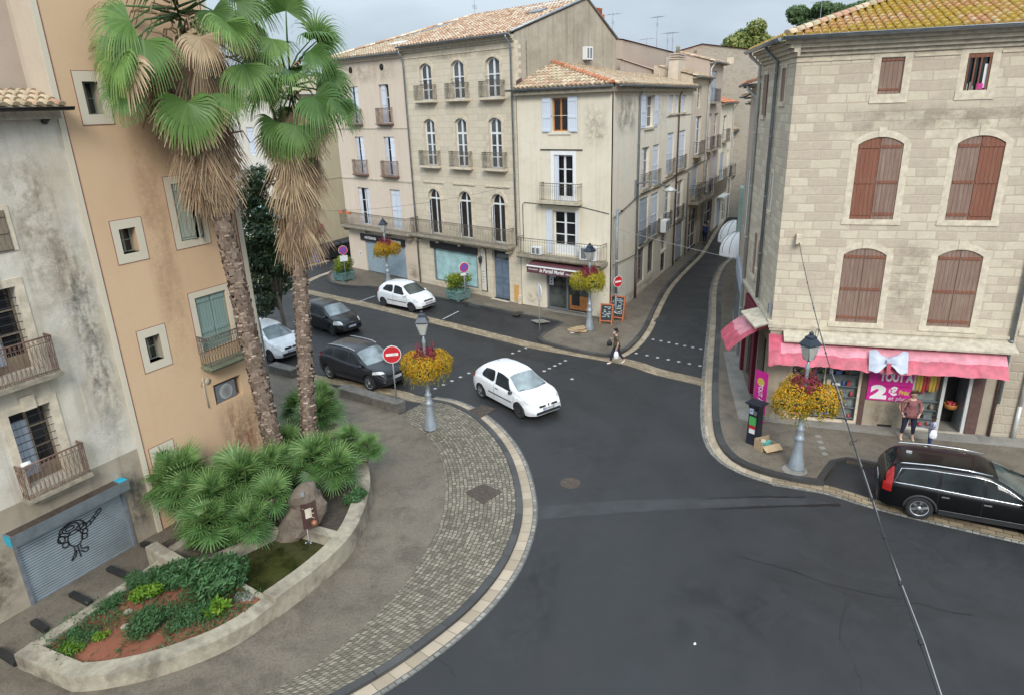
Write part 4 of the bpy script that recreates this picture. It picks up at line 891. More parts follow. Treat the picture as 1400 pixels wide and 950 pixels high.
S3 = row_house('street_house', 'taller brown-grey street house with a deep bracketed balcony beyond the tan house', 22.95, 28.6, 13.8, 'brown_render',
 [(23.7, 26.0, 10.9, 13.2), (23.1, 24.9, 7.3, 10.0), (25.9, 27.6, 7.3, 10.0), (23.6, 25.2, 3.9, 6.6), (26.0, 27.6, 3.9, 6.6), (24.2, 27.2, .12, 3.0)], ['grey', 'half', 'dark', 'dark', 'grey', 'dark'])
downpipe(S3, I4, 23.1, 13.8, .1, -.35, 'zinc_pale', .07)
mb = MB(); mb.box(23.1, 28.3, -.95, 0, 3.55, 3.8); mb.build('balcony_slab', 'stone_dirty', S3); mb = MB(); mb.box(23.1, 28.3, -.95, -.9, 3.8, 4.75); mb.build('balcony_board', 'brown_shutter', S3)
S4 = row_house('street_house', 'low cream street house with a small tiled eave near the end of the street', 28.65, 35.0, 10.75, 'cream_render',
 [(30.2, 31.8, 7.6, 9.7), (29.8, 31.6, 4.2, 6.6), (33, 34.2, 4.2, 6.6), (29.6, 31.2, .12, 2.6), (32.4, 34, .12, 2.6)], ['dark', 'grey', 'dark', 'grey', 'dark'], 'tiles_red')
mb = MB(); mb.box(29.2, 32.2, -.6, -.02, 2.72, 2.84); mb.build('awning', 'white_paint', S4); downpipe(S4, I4, 34.8, 10.7, .1, -.35, 'zinc_pale', .06)
S5 = row_house('street_house', 'last narrow pale house on the left of the street, with a white canopy', 35.05, 41.5, 8.3, 'white_render', [(36, 37.6, 4.2, 6.8), (38.4, 40, 4.2, 6.8), (36.2, 37.8, .12, 2.6)], ['grey', 'dark', 'dark'], 'tiles_pale')
# tall party walls, chimneys and roofs behind the bakery house
P = thing('rear_building', 'tall plain rear building with patched party wall and sloping top behind the corner house', 'building', (5.41, 35.56, 0), R(63))
mb = MB(); mb.face([(11.6, 3.3, 0), (36, 3.3, 0), (36, 3.3, 14.55), (11.6, 3.3, 14.85)]); mb.face([(11.6, 3.3, 0), (11.6, 3.3, 14.85), (11.6, 9, 15.8), (11.6, 9, 0)]); mb.face([(36, 3.3, 0), (36, 9, 0), (36, 9, 15.4), (36, 3.3, 14.55)]); mb.face([(36, 9, 0), (11.6, 9, 0), (11.6, 9, 15.8), (36, 9, 15.4)]); mb.build('party_wall', 'brown_render', P)
mb = MB(); mb.face([(11.5, 3.2, 14.9), (36.1, 3.2, 14.6), (36.1, 9.1, 15.46), (11.5, 9.1, 15.88)]); mb.build('roof', 'tiles_red', P)
mb = MB(); mb.face([(11.62, 3.285, 13.0), (27, 3.285, 12.6), (27, 3.285, 13.4), (20, 3.285, 13.35), (16, 3.285, 13.5), (11.62, 3.285, 13.75)]); mb.face([(22.5, 3.285, 13.4), (36, 3.285, 13.4), (36, 3.285, 14.5), (26.5, 3.285, 14.4), (22.6, 3.285, 14.3)]); mb.build('pale_patch', 'white_render', P)
P2 = thing('parapet_wall', 'long low brown parapet with a tiled coping behind the long street roof', 'wall', (5.41, 35.56, 0), R(63))
mb = MB(); mb.face([(10.0, 2.95, 11), (25, 2.95, 11), (25, 2.95, 12.75), (10, 2.95, 13.62)]); mb.face([(25, 2.95, 11), (25, 3.25, 11), (25, 3.25, 12.75), (25, 2.95, 12.75)]); mb.build('parapet', 'brown_render', P2); mb = MB(); mb.face([(10, 2.87, 13.66), (25, 2.87, 12.79), (25, 3.25, 12.82), (10, 3.25, 13.69)]); mb.build('coping', 'tiles_red', P2)
def chimney(px_l, px_r, px_b, px_t, off, label, pots):
 Fz = TM((5.41, 35.56, 0), R(63)); n_ = Fz.to_3x3() @ V((0, 1, 0)); o_ = Fz @ V((0, off, 0))
 def hit(x, y): d = ray(x, y); k = (o_-CAM).dot(n_)/d.dot(n_); return Fz.inverted() @ (CAM+d*k)
 a, b = hit(px_l, px_b), hit(px_r, px_b); t = hit((px_l+px_r)/2, px_t)
 c = thing('chimney_stack', label, 'chimney', Fz @ V(((a.x+b.x)/2, off+.4, a.z-.6)), R(63)); wd = abs(b.x-a.x)/2*.8; h = t.z-a.z+.6
 mb = MB(); P_ = [[(-wd*k, -.4*k, z), (wd*k, -.4*k, z), (wd*k, .4*k, z), (-wd*k, .4*k, z)] for z, k in ((0, 1), (h*.8, .78))]
 for i in range(4): mb.face([P_[0][i], P_[0][(i+1) % 4], P_[1][(i+1) % 4], P_[1][i]])
 mb.face(P_[1]); mb.build('stack', 'tan_render', c); mb = MB()
 for k in range(3): mb.box(-wd*.84, wd*.84, -.34, .34, h*.8+k*h*.055, h*.8+k*h*.055+h*.035)
 mb.build('brick_band', 'brown_render', c)
 for k in range(pots): mb = MB(); mb.lathe([(.14, h*.95), (.12, h*1.08), (.16, h*1.1), (.02, h*1.16)], ((k-.5*(pots-1))*.5, 0, 0), 8); mb.build('chimney_pot', 'stone_dirty', c)
chimney(925, 940, 114, 70, .8, 'broad tapering rendered chimney stack in front of the party wall', 1)
chimney(951.5, 959.5, 96, 72, 2.9, 'narrow chimney stack to the right of the broad tapering one', 1)
chimney(999, 1004, 84, 73, 4.0, 'small distant chimney above the rubble house', 1)
# rubble house closing the street
RF = TM((21.5, 68, 0), R(-14)); P = thing('rubble_house', 'old rubble-stone house closing the far end of the street', 'building', (21.5, 68, 0), R(-14))
mb = MB(); mb.face([(-9, 0, 0), (14, 0, 0), (14, 0, 17.5), (5.5, 0, 15.9), (1.5, 0, 15.2), (-3.0, 0, 15.9), (-9, 0, 14.5)]); mb.face([(-9, 0, 0), (-9, 0, 14.5), (-9, 10, 14.5), (-9, 10, 0)]); mb.face([(14, 0, 0), (14, 10, 0), (14, 10, 17.5), (14, 0, 17.5)]); mb.face([(14, 10, 0), (-9, 10, 0), (-9, 10, 14.5), (14, 10, 17.5)]); mb.build('gable_wall', 'rubble', P)
mb = MB(); mb.face([(-9.1, -.2, 14.55), (-3.0, -.2, 15.95), (1.5, -.2, 15.25), (1.5, 10.2, 15.25), (-3, 10.2, 15.95), (-9.1, 10.2, 14.55)]); mb.face([(1.5, -.2, 15.27), (14.1, -.2, 17.6), (14.1, 10.1, 17.6), (1.5, 10.1, 15.27)]); mb.build('roof', 'tiles_pale', P)
for u, z in ((-1.5, 12.5), (-.4, 14.1)): mb = MB(); mb.box(u-.3, u+.3, -.02, .01, z, z+.55); mb.build('blocked_opening', 'stone_trim', P)
# ================================================================== stone house with the pink shop (right)
CO, CD = V((13.29, 21.51, 0)), R(-16.9)
H = thing('stone_house', 'big rough-stone house with red-brown arched shutters, mossy tile roof and a pink shop awning', 'building', CO, CD)
CL, CR = -4.36, 8.5
SO = V((9.118, 22.77, 0)); SD = R(80)
MSd = TM(CO, CD).inverted() @ TM(SO, SD) @ Matrix.Diagonal((1, -1, 1, 1))          # x up the street, y still going in
w3 = [(-1.98, -1.34, 11.13, 12.17), (.31, .93, 11.15, 12.16), (2.75, 3.4, 11.13, 12.17), (5.0, 5.65, 11.13, 12.17)]
w2 = [(-2.31, -1.03, 7.34, 9.88, .22), (.43, 1.69, 7.34, 9.87, .22), (3.3, 4.55, 7.34, 9.87, .22), (6, 7.25, 7.34, 9.87, .22)]
w1 = [(-2.33, -1.05, 3.86, 6.4, .22), (.43, 1.69, 3.86, 6.42, .22), (3.3, 4.55, 3.86, 6.4, .22), (6, 7.25, 3.86, 6.4, .22)]
gops = [(-3.6, -1.22, .12, 2.75, 0, .25), (.36, 1.24, .1, 2.75, 0, .25), (1.34, 2.08, .02, 2.75, 0, .9)]
mb = MB(); holed(mb, CL, CR, 3.45, 12.3, w3+w2+w1, .12); mb.build('wall', 'rough_stone', H)
mb = MB(); holed(mb, CL, 2.86, 0, 3.45, gops, .25); mb.build('shop_wall', 'lime_base', H); mb = MB(); holed(mb, 2.86, CR, 0, 3.45, [(4.2, 5.2, .1, 2.5)]); mb.build('lower_wall', 'rough_base', H)
sw = [(1.35, 2.05, 11.0, 12.05), (4.75, 5.35, 10.5, 11.95), (3.35, 3.6, 4.85, 5.95), (3.9, 4.5, 4.4, 6.1), (1.9, 2.25, 7.3, 8.6)]
mb = MB(MSd); holed(mb, 0, 6.0, 3.7, 12.3, sw, .12); mb.build('side_wall', 'rough_stone', H)
mb = MB(MSd); holed(mb, 0, 6.0, 0, 3.7, [(.55, 1.9, .1, 2.9, 0, .5), (2.6, 4.6, .1, 2.9, 0, .2)], .3); mb.build('side_shop_wall', 'lime_base', H)
e1 = MSd @ V((6, 0, 0)); e2 = V((CR, 9, 0)); mb = MB(); mb.face([(e1.x, e1.y, 0), (e2.x, e2.y, 0), (e2.x, e2.y, 12.3), (e1.x, e1.y, 12.3)]); mb.face([(CR, 0, 0), (CR, 0, 12.3), (CR, 9, 12.3), (CR, 9, 0)]); mb.build('rear_wall', 'brown_render', H)
# cornice and string course on both faces
def corn(M, u0, u1):
 mb = MB(M)
 for k, (o_, a, b) in enumerate(((.06, 12.3, 12.42), (.16, 12.422, 12.54), (.27, 12.542, 12.66), (.38, 12.662, 12.78))): mb.box(u0-(o_ if u0 < 1 and M is I4 else 0), u1, -o_, .02, a, b)
 return mb
corn(I4, CL, CR).build('cornice', 'stone_ledge', H); corn(MSd, -.3, 6.0).build('cornice', 'stone_ledge', H)
for a, b in ((CL, -2.2), (-1.1, .1), (1.15, 2.6), (3.6, 4.8)): mb = MB(); mb.box(a, b, -.03, 0, 12.14, 12.2); mb.build('string_course', 'stone_trim', H)
mb = MB(MSd); mb.box(0, 6, -.03, 0, 12.14, 12.2); mb.build('string_course', 'stone_trim', H)
for i, o in enumerate(w3):
 w_ = MB(); surround(w_, o, .2, -.008, 0); w_.box(o[0]-.2, o[1]+.2, -.03, 0, o[2]-.26, o[2]-.002); w_ = w_.build('window', 'stone_flush', H)
 if i == 1:
  pane_mesh(I4, o, .11).build('pane', 'glass_dark', w_); mb = MB(); mb.box(o[0], o[1], .0, .05, o[3]-.12, o[3]-.02); [mb.box(u-.018, u+.018, .01, .04, o[2], o[3]) for u in (o[0]+.04, o[0]+.2, o[0]+.36, o[1]-.04)]; mb.build('bars', 'red_shutter', w_)
  mb = MB(); mb.box(o[1]-.14, o[1]-.05, .07, .1, o[2]+.05, o[3]-.3); mb.build('curtain', 'white_wood', w_); mb = MB(); mb.box(o[0]+.33, o[0]+.5, .02, .09, o[2]+.02, o[2]+.18); mb.build('sill_pot', 'magenta', w_)
  mb = MB(); [mb.box(o[0]+.08+.07*k, o[0]+.11+.07*k, .02, .06, o[2], o[2]+random.uniform(.1, .26)) for k in range(3)]; mb.build('sill_bottle', 'sage_shutter', w_)
 else: shutter_leaf(w_, I4, o[0], o[1], o[2]+.01, o[3]-.01, .05, 'worn_shutter', 'red_shutter', battens=(.12, .93), bw=.03)
 # the joint lines that frame the opening
sm = [('red_shutter', 'worn_shutter'), ('worn_shutter', 'red_shutter'), ('worn_shutter', 'worn_shutter'), ('worn_shutter', 'worn_shutter')]
def shut_pair(P, M, o, m1, m2, y=.03):
 w_ = MB(M); surround(w_, o, .2, -.008, 0); c = (o[0]+o[1])/2; w_.box(o[0]-.22, o[1]+.22, -.035, 0, o[2]-.17, o[2]-.002); w_.box(c-.11, c+.11, -.03, 0, o[3]+.0, o[3]+.28); w_ = w_.build('window', 'stone_flush', P)
 A_ = arcpts(o[0]+.01, o[1]-.01, o[3]-o[4]-.01, o[4], 10)
 shutter_leaf(w_, M, o[0]+.01, c-.006, o[2]+.01, o[3]-o[4], y, m1, 'red_shutter', arch=A_, battens=(.07, .5, .97), bw=.045); shutter_leaf(w_, M, c+.006, o[1]-.01, o[2]+.01, o[3]-o[4], y, m2, 'red_shutter', arch=A_, battens=(.07, .5, .97), bw=.045)
for o, (a, b) in zip(w2, sm): shut_pair(H, I4, o, a, b)
for o in w1: shut_pair(H, I4, o, 'worn_shutter', 'worn_shutter')
for i, o in enumerate(sw):
 w_ = MB(MSd); surround(w_, o, .14, -.02, 0); w_.box(o[0]-.15, o[1]+.15, -.06, 0, o[2]-.15, o[2]-.002); w_ = w_.build('window', 'stone_trim', H)
 shutter_leaf(w_, MSd, o[0]+.01, o[1]-.01, o[2]+.01, o[3]-.01, .02, 'worn_shutter' if i in (0, 1, 3) else 'burgundy' if i == 2 else 'pale_shutter', 'red_shutter', battens=())
 if i == 1: shutter_leaf(w_, MSd, o[0]-.3, o[0], o[2], o[3], -.05, 'worn_shutter', 'red_shutter', battens=())
# ledge, hood, awning
mb = MB(); mb.box(CL-.1, 2.95, -.1, .02, 3.56, 3.66); mb.box(CL-.06, 2.93, -.06, .02, 3.45, 3.558); mb.build('ledge', 'stone_ledge', H)
mb = MB(MSd); mb.box(-.1, 6.0, -.12, .02, 3.68, 3.8); mb.build('ledge', 'stone_ledge', H)
hd_ = MB(); hd_.face([(-3.95, -.02, 3.5), (2.98, -.02, 3.5), (2.98, -.62, 3.3), (-3.95, -.62, 3.3)]); hd_.face([(-3.95, -.62, 3.3), (2.98, -.62, 3.3), (2.98, -.62, 3.24), (-3.95, -.62, 3.24)]); hd_.face([(-3.95, -.02, 3.4), (-3.95, -.62, 3.24), (2.98, -.62, 3.24), (2.98, -.02, 3.4)]); hd_.face([(2.98, -.02, 3.5), (2.98, -.02, 3.4), (2.98, -.62, 3.24), (2.98, -.62, 3.3)]); hd_.face([(-3.95, -.02, 3.5), (-3.95, -.62, 3.3), (-3.95, -.62, 3.24), (-3.95, -.02, 3.4)]); hd_.build('awning_hood', 'stone_ledge', H)
plain('pink_cloth', (.42, .062, .10), .5, var=.35, scale=3.5); plain('pink_highlight', (.55, .215, .255), .5, var=.25, scale=3.5)
def cloth(M, u0, u1, y0, z0, y1, z1, n=70, sag=.05, skew=0):
 mb = MB(M); rows = 9; grid = []
 for i in range(n+1):
  u = u0+(u1-u0)*i/n; col = []
  for j in range(rows+1):
   t = j/rows; wr = noise.noise(V((u*2.2, t*1.4, 3)))*.07+noise.noise(V((u*7, t*3, 9)))*.026*(1+2*(abs(i-n/2) < n*.08)+2*(i < n*.08))
   y = y0+(y1-y0)*t**.8-math.sin(t*math.pi)*.06+wr; z = z0+(z1-z0)*t+sag*math.sin(i/n*math.pi*3)*t*.5+wr*.6
   col.append(mb.pt((u, y, z)))
  grid.append(col)
 for i in range(n):
  for j in range(rows): mb.fi((grid[i][j], grid[i][j+1], grid[i+1][j+1], grid[i+1][j]), None, .5, 1 if j in (2, 3, 4) and i > 4 else 0, True)  # middle rows take the paler pink: the satin's highlight band, painted in
 return mb
def cloth_ends(mb, u0, u1, y0, z0, y1, z1):
 for u in (u0, u1): mb.face([(u, y0, z0), (u, y1, z1), (u, y0, z1+.1)])
 return mb
AWN = (-4.42, 2.72, -.15, 3.34, -.98, 2.5)
aw = cloth(I4, *AWN, n=90); aw.build('awning', ['pink_cloth', 'pink_highlight'], H)
# white bow tied round the awning
plain('bow_white', (.45, .48, .56), .6, var=.08, scale=5)
bw = MB()
for sgn in (-1, 1):
 g = []
 for i in range(13):
  t = i/12; row_ = []
  for j in range(9):
   q = j/8-.5; hgt = .1+.56*min(1, t*1.5)**.8; pl_ = .035*math.sin(j*2.6)*(1-t*.5)
   row_.append(bw.pt((-.72+sgn*(.02+.56*t), -.66-.42*(t*.1)-.36*(.5-q)*.9-pl_-.13*math.sin(t*math.pi), 2.86+q*hgt+.03*math.sin(t*9+j))))
  g.append(row_)
 for i in range(12):
  for j in range(8): bw.fi((g[i][j], g[i+1][j], g[i+1][j+1], g[i][j+1]) , None, .5, 0, True)
bw.obox((-.72, -.94, 2.83), ((1, 0, 0), (0, 1, 0), (0, 0, 1)), (.07, .09, .1)); bw.build('bow', 'bow_white', H)
mb = MB(); mb.face([(-.80, -1.06, 2.86), (-.66, -1.06, 2.86), (-.69, -1.12, 2.5), (-.78, -1.12, 2.5)]); mb.build('bow_tail', 'pink_cloth', H)
mb = MB(); mb.box(-1.5, .25, -.9, -.82, 2.46, 2.5); mb.build('awning_bar', 'stone_trim', H)
sa = cloth(MSd, .05, 2.3, -.1, 3.55, -1.4, 2.6, n=24, sag=.02); sa.build('awning', ['pink_cloth', 'pink_highlight'], H)
mb = MB(MSd); mb.face([(.9, -.72, 3.17), (1.15, -.6, 3.27), (1.3, -.7, 3.2), (1.65, -.66, 3.24), (1.5, -.86, 3.08), (1.25, -.8, 3.13), (1.0, -.9, 3.05)]); mb.build('bow', 'bow_white', H)
mb = MB(MSd); mb.face([(-.1, -.02, 3.74), (1.95, -.02, 3.74), (1.95, -.75, 3.55), (-.1, -.55, 3.55)]); mb.face([(-.1, -.02, 3.7), (-.1, -.55, 3.5), (1.95, -.75, 3.5), (1.95, -.02, 3.7)]); mb.build('awning_hood', 'stone_ledge', H)
mb = MB(MSd); mb.box(2.0, 2.12, -.5, 0, 3.3, 3.5); mb.box(2.1, 4.6, -.16, 0, 2.92, 3.55); mb.box(2.1, 2.55, -.14, .02, .1, 2.9); mb.box(4.65, 4.9, -.14, .02, .1, 2.9); mb.build('side_shop_front', 'burgundy', H)
mb = MB(MSd); mb.face([(2.55, .1, .1), (4.65, .1, .1), (4.65, .1, 2.9), (2.55, .1, 2.9)]); mb.build('side_pane', 'glass_dark', H)
mb = MB(MSd); mb.face([(.55, .3, .1), (1.9, .3, .1), (1.9, .3, 2.9), (.55, .3, 2.9)]); mb.box(.56, .68, .05, .3, .1, 2.9); mb.box(1.2, 1.3, .1, .3, .1, 2.9); mb.build('side_door', 'dark_inside', H)
# shop window with its shelves of goods, sign boards and open door
plain('shop_back', (.16, .18, .165), .7, var=.4, scale=3)
def goods(P, M, u0, u1, y0, y1, z, n, hmax=.16):
 u = u0
 while u < u1-.2:
  a = random.uniform(.09, .26); y = random.uniform(y0, y0+.03); mb = MB(M); h_ = random.uniform(.3, 1)*hmax
  if random.random() < .5: mb.box(u, u+a, y, y1-.01, z+.005, z+h_)
  else: mb.lathe([(a*.3, 0), (a*.32, h_*.6), (a*.2, h_*.75), (a*.14, h_)], (u+a/2, (y+y1)/2, z+.005), 8)
  mb.build('goods', random.choice(['lime_box', 'blue_box', 'red_box', 'white_paint', 'yellow_box', 'glass_pale', 'brown_shutter', 'grey_metal', 'dark_inside', 'stone_trim']), P); u += a+random.uniform(.01, .07)
for nme, c_ in (('lime_box', (.35, .45, .08)), ('blue_box', (.08, .16, .36)), ('red_box', (.42, .05, .06)), ('yellow_box', (.55, .40, .07))): plain(nme, c_, .5)
fr = MB(); fr.box(-3.6, -3.5, .02, .1, .12, 2.75); fr.box(-1.32, -1.22, .02, .1, .12, 2.75); fr.box(-3.5, -1.32, .02, .1, .12, .22); fr.box(-2.44, -2.40, .05, .1, .22, 2.75); fr = fr.build('shop_window', 'stone_trim', H)
mb = MB(); mb.face([(-3.55, .24, .12), (-1.25, .24, .12), (-1.25, .24, 2.75), (-3.55, .24, 2.75)]); mb.build('backboard', 'shop_back', fr)
for z in (.28, .68, 1.08, 1.48, 1.9): mb = MB(); mb.box(-3.5, -1.33, .07, .22, z, z+.025); mb.build('shelf', 'glass_pale', fr)
for z in (.305, .705, 1.105, 1.505, 1.925): goods(fr, I4, -3.48, -1.35, .08, .2, z, 34, .22)
for a, b in ((-1.22, -1.06), (2.12, 2.46)): mb = MB(); mb.box(a, b, -.03, .04, .0, 2.9); mb.build('shop_pilaster', 'pipe_brown', H)
sb = MB(); sb.box(-1.04, .34, -.06, .0, 1.68, 2.22); sb.box(-1.04, .34, -.06, .0, 1.13, 1.66); sb = sb.build('sign_board', 'magenta', H)
text(sb, I4, 'TOUT À', -.2, 2.0, -.062, .42, 'white_paint', 1.02, bold=.02, name='lettering'); text(sb, I4, '2', -.68, 1.41, -.062, .62, 'white_paint', .52, bold=.045); text(sb, I4, '€', -.23, 1.48, -.062, .4, 'white_paint', .27, bold=.02); text(sb, I4, 'et plus', -.08, 1.23, -.062, .2, 'white_paint', .55, .15); text(sb, I4, 'Prix', .09, 1.46, -.062, .22, 'yellow_box', .33, .1, .01)
mb = MB(); mb.box(-.55, -.1, -.012, .01, .05, .2); mb.build('cellar_vent', 'dark_inside', H)
f2 = MB(); f2.box(.36, .42, .02, .1, .1, 2.75); f2.box(1.24, 1.34, -.02, .16, .02, 2.8); f2.box(.42, 1.24, .02, .1, .1, .18); f2 = f2.build('shop_window', 'zinc_pale', H)
mb = MB(); mb.face([(.36, .24, .1), (1.3, .24, .1), (1.3, .24, 2.75), (.36, .24, 2.75)]); mb.build('backboard', 'shop_back', f2); [MB().box(.42, 1.23, .06, .22, z, z+.02).build('shelf', 'glass_pale', f2) for z in (.2, .5, .82, 1.15)]
for z in (.22, .52, .84): goods(f2, I4, .43, 1.2, .08, .2, z, 20, .2)
for k in range(7):
 u = .5+k*.1; mb = MB(); mb.lathe([(.02, 2.4), (.06, 2.2), (.075, 1.9), (.05, 1.55), (.02, 1.5)], (u, .1, random.uniform(-.1, .15)), 7); mb.build('hanging_costume', random.choice(['yellow_box', 'lime_box', 'red_box', 'orange_wood', 'yellow_box']), f2)
dr = MB(); dr.box(2.0, 2.1, -.02, .9, .02, 2.78); dr = dr.build('open_door', 'zinc_pale', H); mb = MB(); mb.box(1.98, 2.0, .02, .86, .2, 2.6); mb.build('door_pane', 'glass_pale', dr)
mb = MB(); mb.face([(1.34, .9, .02), (2.05, .9, .02), (2.05, .9, 2.75), (1.34, .9, 2.75)]); mb.build('shop_interior', 'dark_inside', H); mb = MB(); mb.face([(1.34, 0, .125), (2.05, 0, .125), (2.05, .9, .125), (1.34, .9, .125)]); mb.build('shop_floor', 'concrete', H)
mb = MB(); mb.lathe([(.05, .75), (.2, .8), (.24, .95), (.22, .97), (.1, .88)], (1.78, .55, 0), 12); mb.build('fruit_basket', 'orange_wood', H); mb = MB(); [mb.lathe([(.0, .9), (.06, .94), (.06, 1.0), (.0, 1.03)], (1.78+.1*math.cos(k*1.3), .55+.1*math.sin(k*1.3), 0), 8) for k in range(5)]; mb.build('basket_fruit', 'red_box', H)
mb = MB(); mb.box(.3, 2.1, -.12, .02, .02, .135); mb.build('doorstep', 'stone_ledge', H)
# roof: front slope with mossy tiles, hip to the street side
pt = R(17.5)
fin = V((0, 1, 0)); si = MSd.to_3x3() @ V((0, 1, 0)); sd_ = MSd.to_3x3() @ V((1, 0, 0)); crn = V((CL-.38, -.45, 0)); hdC = V(((si.y-1)/-si.x, 1, 0))
tiled('roof', H, I4, CL-.4, CR+.1, 7, pt, 12.84, -.48, 'tiles_moss', .245, .37, tmax=lambda s: max(.1, min(6.0, (s-crn.x)/max(.05, hdC.x)/math.cos(pt))))
caC = hdC.dot(sd_)
tiled('side_roof', H, MSd, -.4, 6.2, 7, pt, 12.84, -.5, 'tiles_moss', .245, .37, tmax=lambda s: max(.1, min(6, (s+.4)/max(.05, caC)/math.cos(pt))))
ridge('roof_hip', H, I4, crn+V((0, 0, 12.92)), crn+hdC*5.8+V((0, 0, 12.92+5.8*math.tan(pt))), 'tiles_pale', .13)
gutter(H, I4, CL-.5, CR, -.56, 12.86, .1); gutter(H, MSd, -.4, 6.3, -.6, 12.84, .1)
downpipe(H, I4, 2.9, 12.8, 1.35, -.5, 'zinc', .06, -.1); mb = MB(); mb.tube([(2.88, -.1, 3.4), (2.84, -.06, 2.4), (2.84, -.06, .1)], .05, 8); mb.build('downpipe', 'pipe_brown', H)
mb = MB(); mb.tube([(3.55, -.08, 3.3), (3.55, -.08, 1.3)], .055, 8); mb.tube([(3.55, -.08, 1.3), (3.55, -.08, .1)], .065, 8); mb.build('downpipe', 'zinc_pale', H)
downpipe(H, MSd, 2.6, 12.8, 3.9, -.5, 'zinc', .06); downpipe(H, MSd, 5.95, 12.8, 3.9, -.5, 'zinc_pale', .065)
mb = MB(); mb.box(-3.86, -3.68, -.3, -.02, 6.55, 6.85); mb.tube([(-3.77, -.1, 6.7), (-3.77, -.02, 6.7)], .03, 6); mb.build('cable_anchor', 'stone_trim', H)
mb = MB(MSd); mb.box(.1, .28, -.12, 0, 4.0, 4.35); mb.build('wall_box', 'grey_metal', H)
# ================================================================== next houses on the right of the street
def right_row(label, x, y, deg, L_, z1, mat, ops, kinds, roofm):
 """a front on the right of the street: x runs towards the viewer so that y still goes in"""
 a = R(deg+180); o_ = V((x, y, 0))+V((math.cos(R(deg)), math.sin(R(deg)), 0))*L_
 P = thing('street_house', label, 'building', o_, a)
 mb = MB(); holed(mb, 0, L_, 0, z1, ops, .2); mb.face([(0, 7, 0), (0, 0, 0), (0, 0, z1), (0, 7, z1)]); mb.face([(L_, 0, 0), (L_, 7, 0), (L_, 7, z1), (L_, 0, z1)]); mb.face([(L_, 7, 0), (0, 7, 0), (0, 7, z1), (L_, 7, z1)]); mb.build('wall', mat, P)
 for o, k in zip(ops, kinds):
  w_ = swin(P, I4, o, 'dark');
  if k: shutter_leaf(w_, I4, o[0]+.02, o[1]-.02, o[2], o[3]-.02, .03, k, battens=())
 tiled('roof', P, I4, -.1, L_+.1, 7, R(17), z1, -.5, roofm, .24, .4); mb = MB(); mb.box(0, L_, -.4, 0, z1-.12, z1-.02); mb.build('eaves', 'stone_dirty', P); gutter(P, I4, -.1, L_+.1, -.56, z1, mat='grey_metal')
 return P
D1 = right_row('pinkish-brown rendered house squeezed behind the stone house, with a red-brown shutter', 10.3, 28.95, 74, 7.5, 11.7, 'brown_render', [(5.4, 6.4, 8.2, 10.8), (3.0, 4.2, 5.0, 8.0), (5.2, 6.6, 4.7, 6.3), (1.2, 2.2, 5, 8)], ['white_paint', 'white_paint', 'worn_shutter', 'mint'], 'tiles_red')
downpipe(D1, I4, 7.2, 11.6, .1, -.5, 'zinc_pale', .07)
sf = MB(); sf.box(.6, 6.8, -.14, .02, .12, 3.3); sf.build('shop_front', 'grey_shutter', D1); mb = MB(); [mb.box(.9+k*1.9, 2.5+k*1.9, -.16, -.141, .5, 2.7) for k in range(3)]; mb.build('shop_pane', 'glass_pale', D1)
D2 = right_row('house with mint-green shutters where the street bends out of sight', 12.5, 36.3, 70, 9, 11.2, 'brown_render', [(6.8, 8.3, 3.6, 7.0), (4, 5.2, 4, 7), (6.8, 8, 7.6, 9.5), (1.2, 2.4, 4, 7)], ['mint', 'mint', 'mint', 'mint'], 'tiles_pale')
mb = MB(); mb.box(6.9, 8.4, -.3, .0, 3.2, 6.6); mb.build('mint_panel', 'mint', D2); mb = MB(); mb.box(4.5, 4.9, -.12, 0, .12, 3.3); mb.build('shop_post', 'mint', D2)
D3 = right_row('far right-hand house beyond the mint-green shutters', 15.7, 44.9, 62, 14, 10.8, 'tan_render', [(9, 10.2, 4, 6.5)], ['grey_shutter'], 'tiles_pale')
plain('awning_white', (.9, .9, .89), .8, var=.04)
def dome(px, py, z, label, r=.85, hgt=1.0):
 p = G(px, py, z); a = R(74+180); P = thing('dome_awning', label, 'awning', (p.x, p.y, z), a, 'white dome awnings')
 pt = lambda th, e: (r*math.cos(th)*math.cos(e), -r*1.15*math.sin(th)*math.cos(e), hgt*math.sin(e))
 mb = MB(); prev = None; n = 24
 for k in range(n+1):
  ring = [mb.pt(pt(math.pi*k/n, math.pi/2*j/7)) for j in range(8)]; x, y, z = pt(math.pi*k/n, 0); ring.insert(0, mb.pt((x*1.01, y*1.01, -.16-.05*(k % 2))))
  if prev: [mb.fi((prev[j], prev[j+1], ring[j+1], ring[j]), None, .5, 0, True) for j in range(8)]
  prev = ring
 mb.build('canopy', 'awning_white', P)
 for k in range(1, 6): MB().tube([V(pt(math.pi*k/6, math.pi/2*j/7))*1.012 for j in range(8)], .012, 4).build('rib', 'grey_metal', P)
dome(1009, 344, 3.2, 'nearer white ribbed dome awning over a small shop front, lower in the photo', .85, 1.1); dome(1005, 326, 3.3, 'farther white ribbed dome awning, behind the first', .85, 1.1)
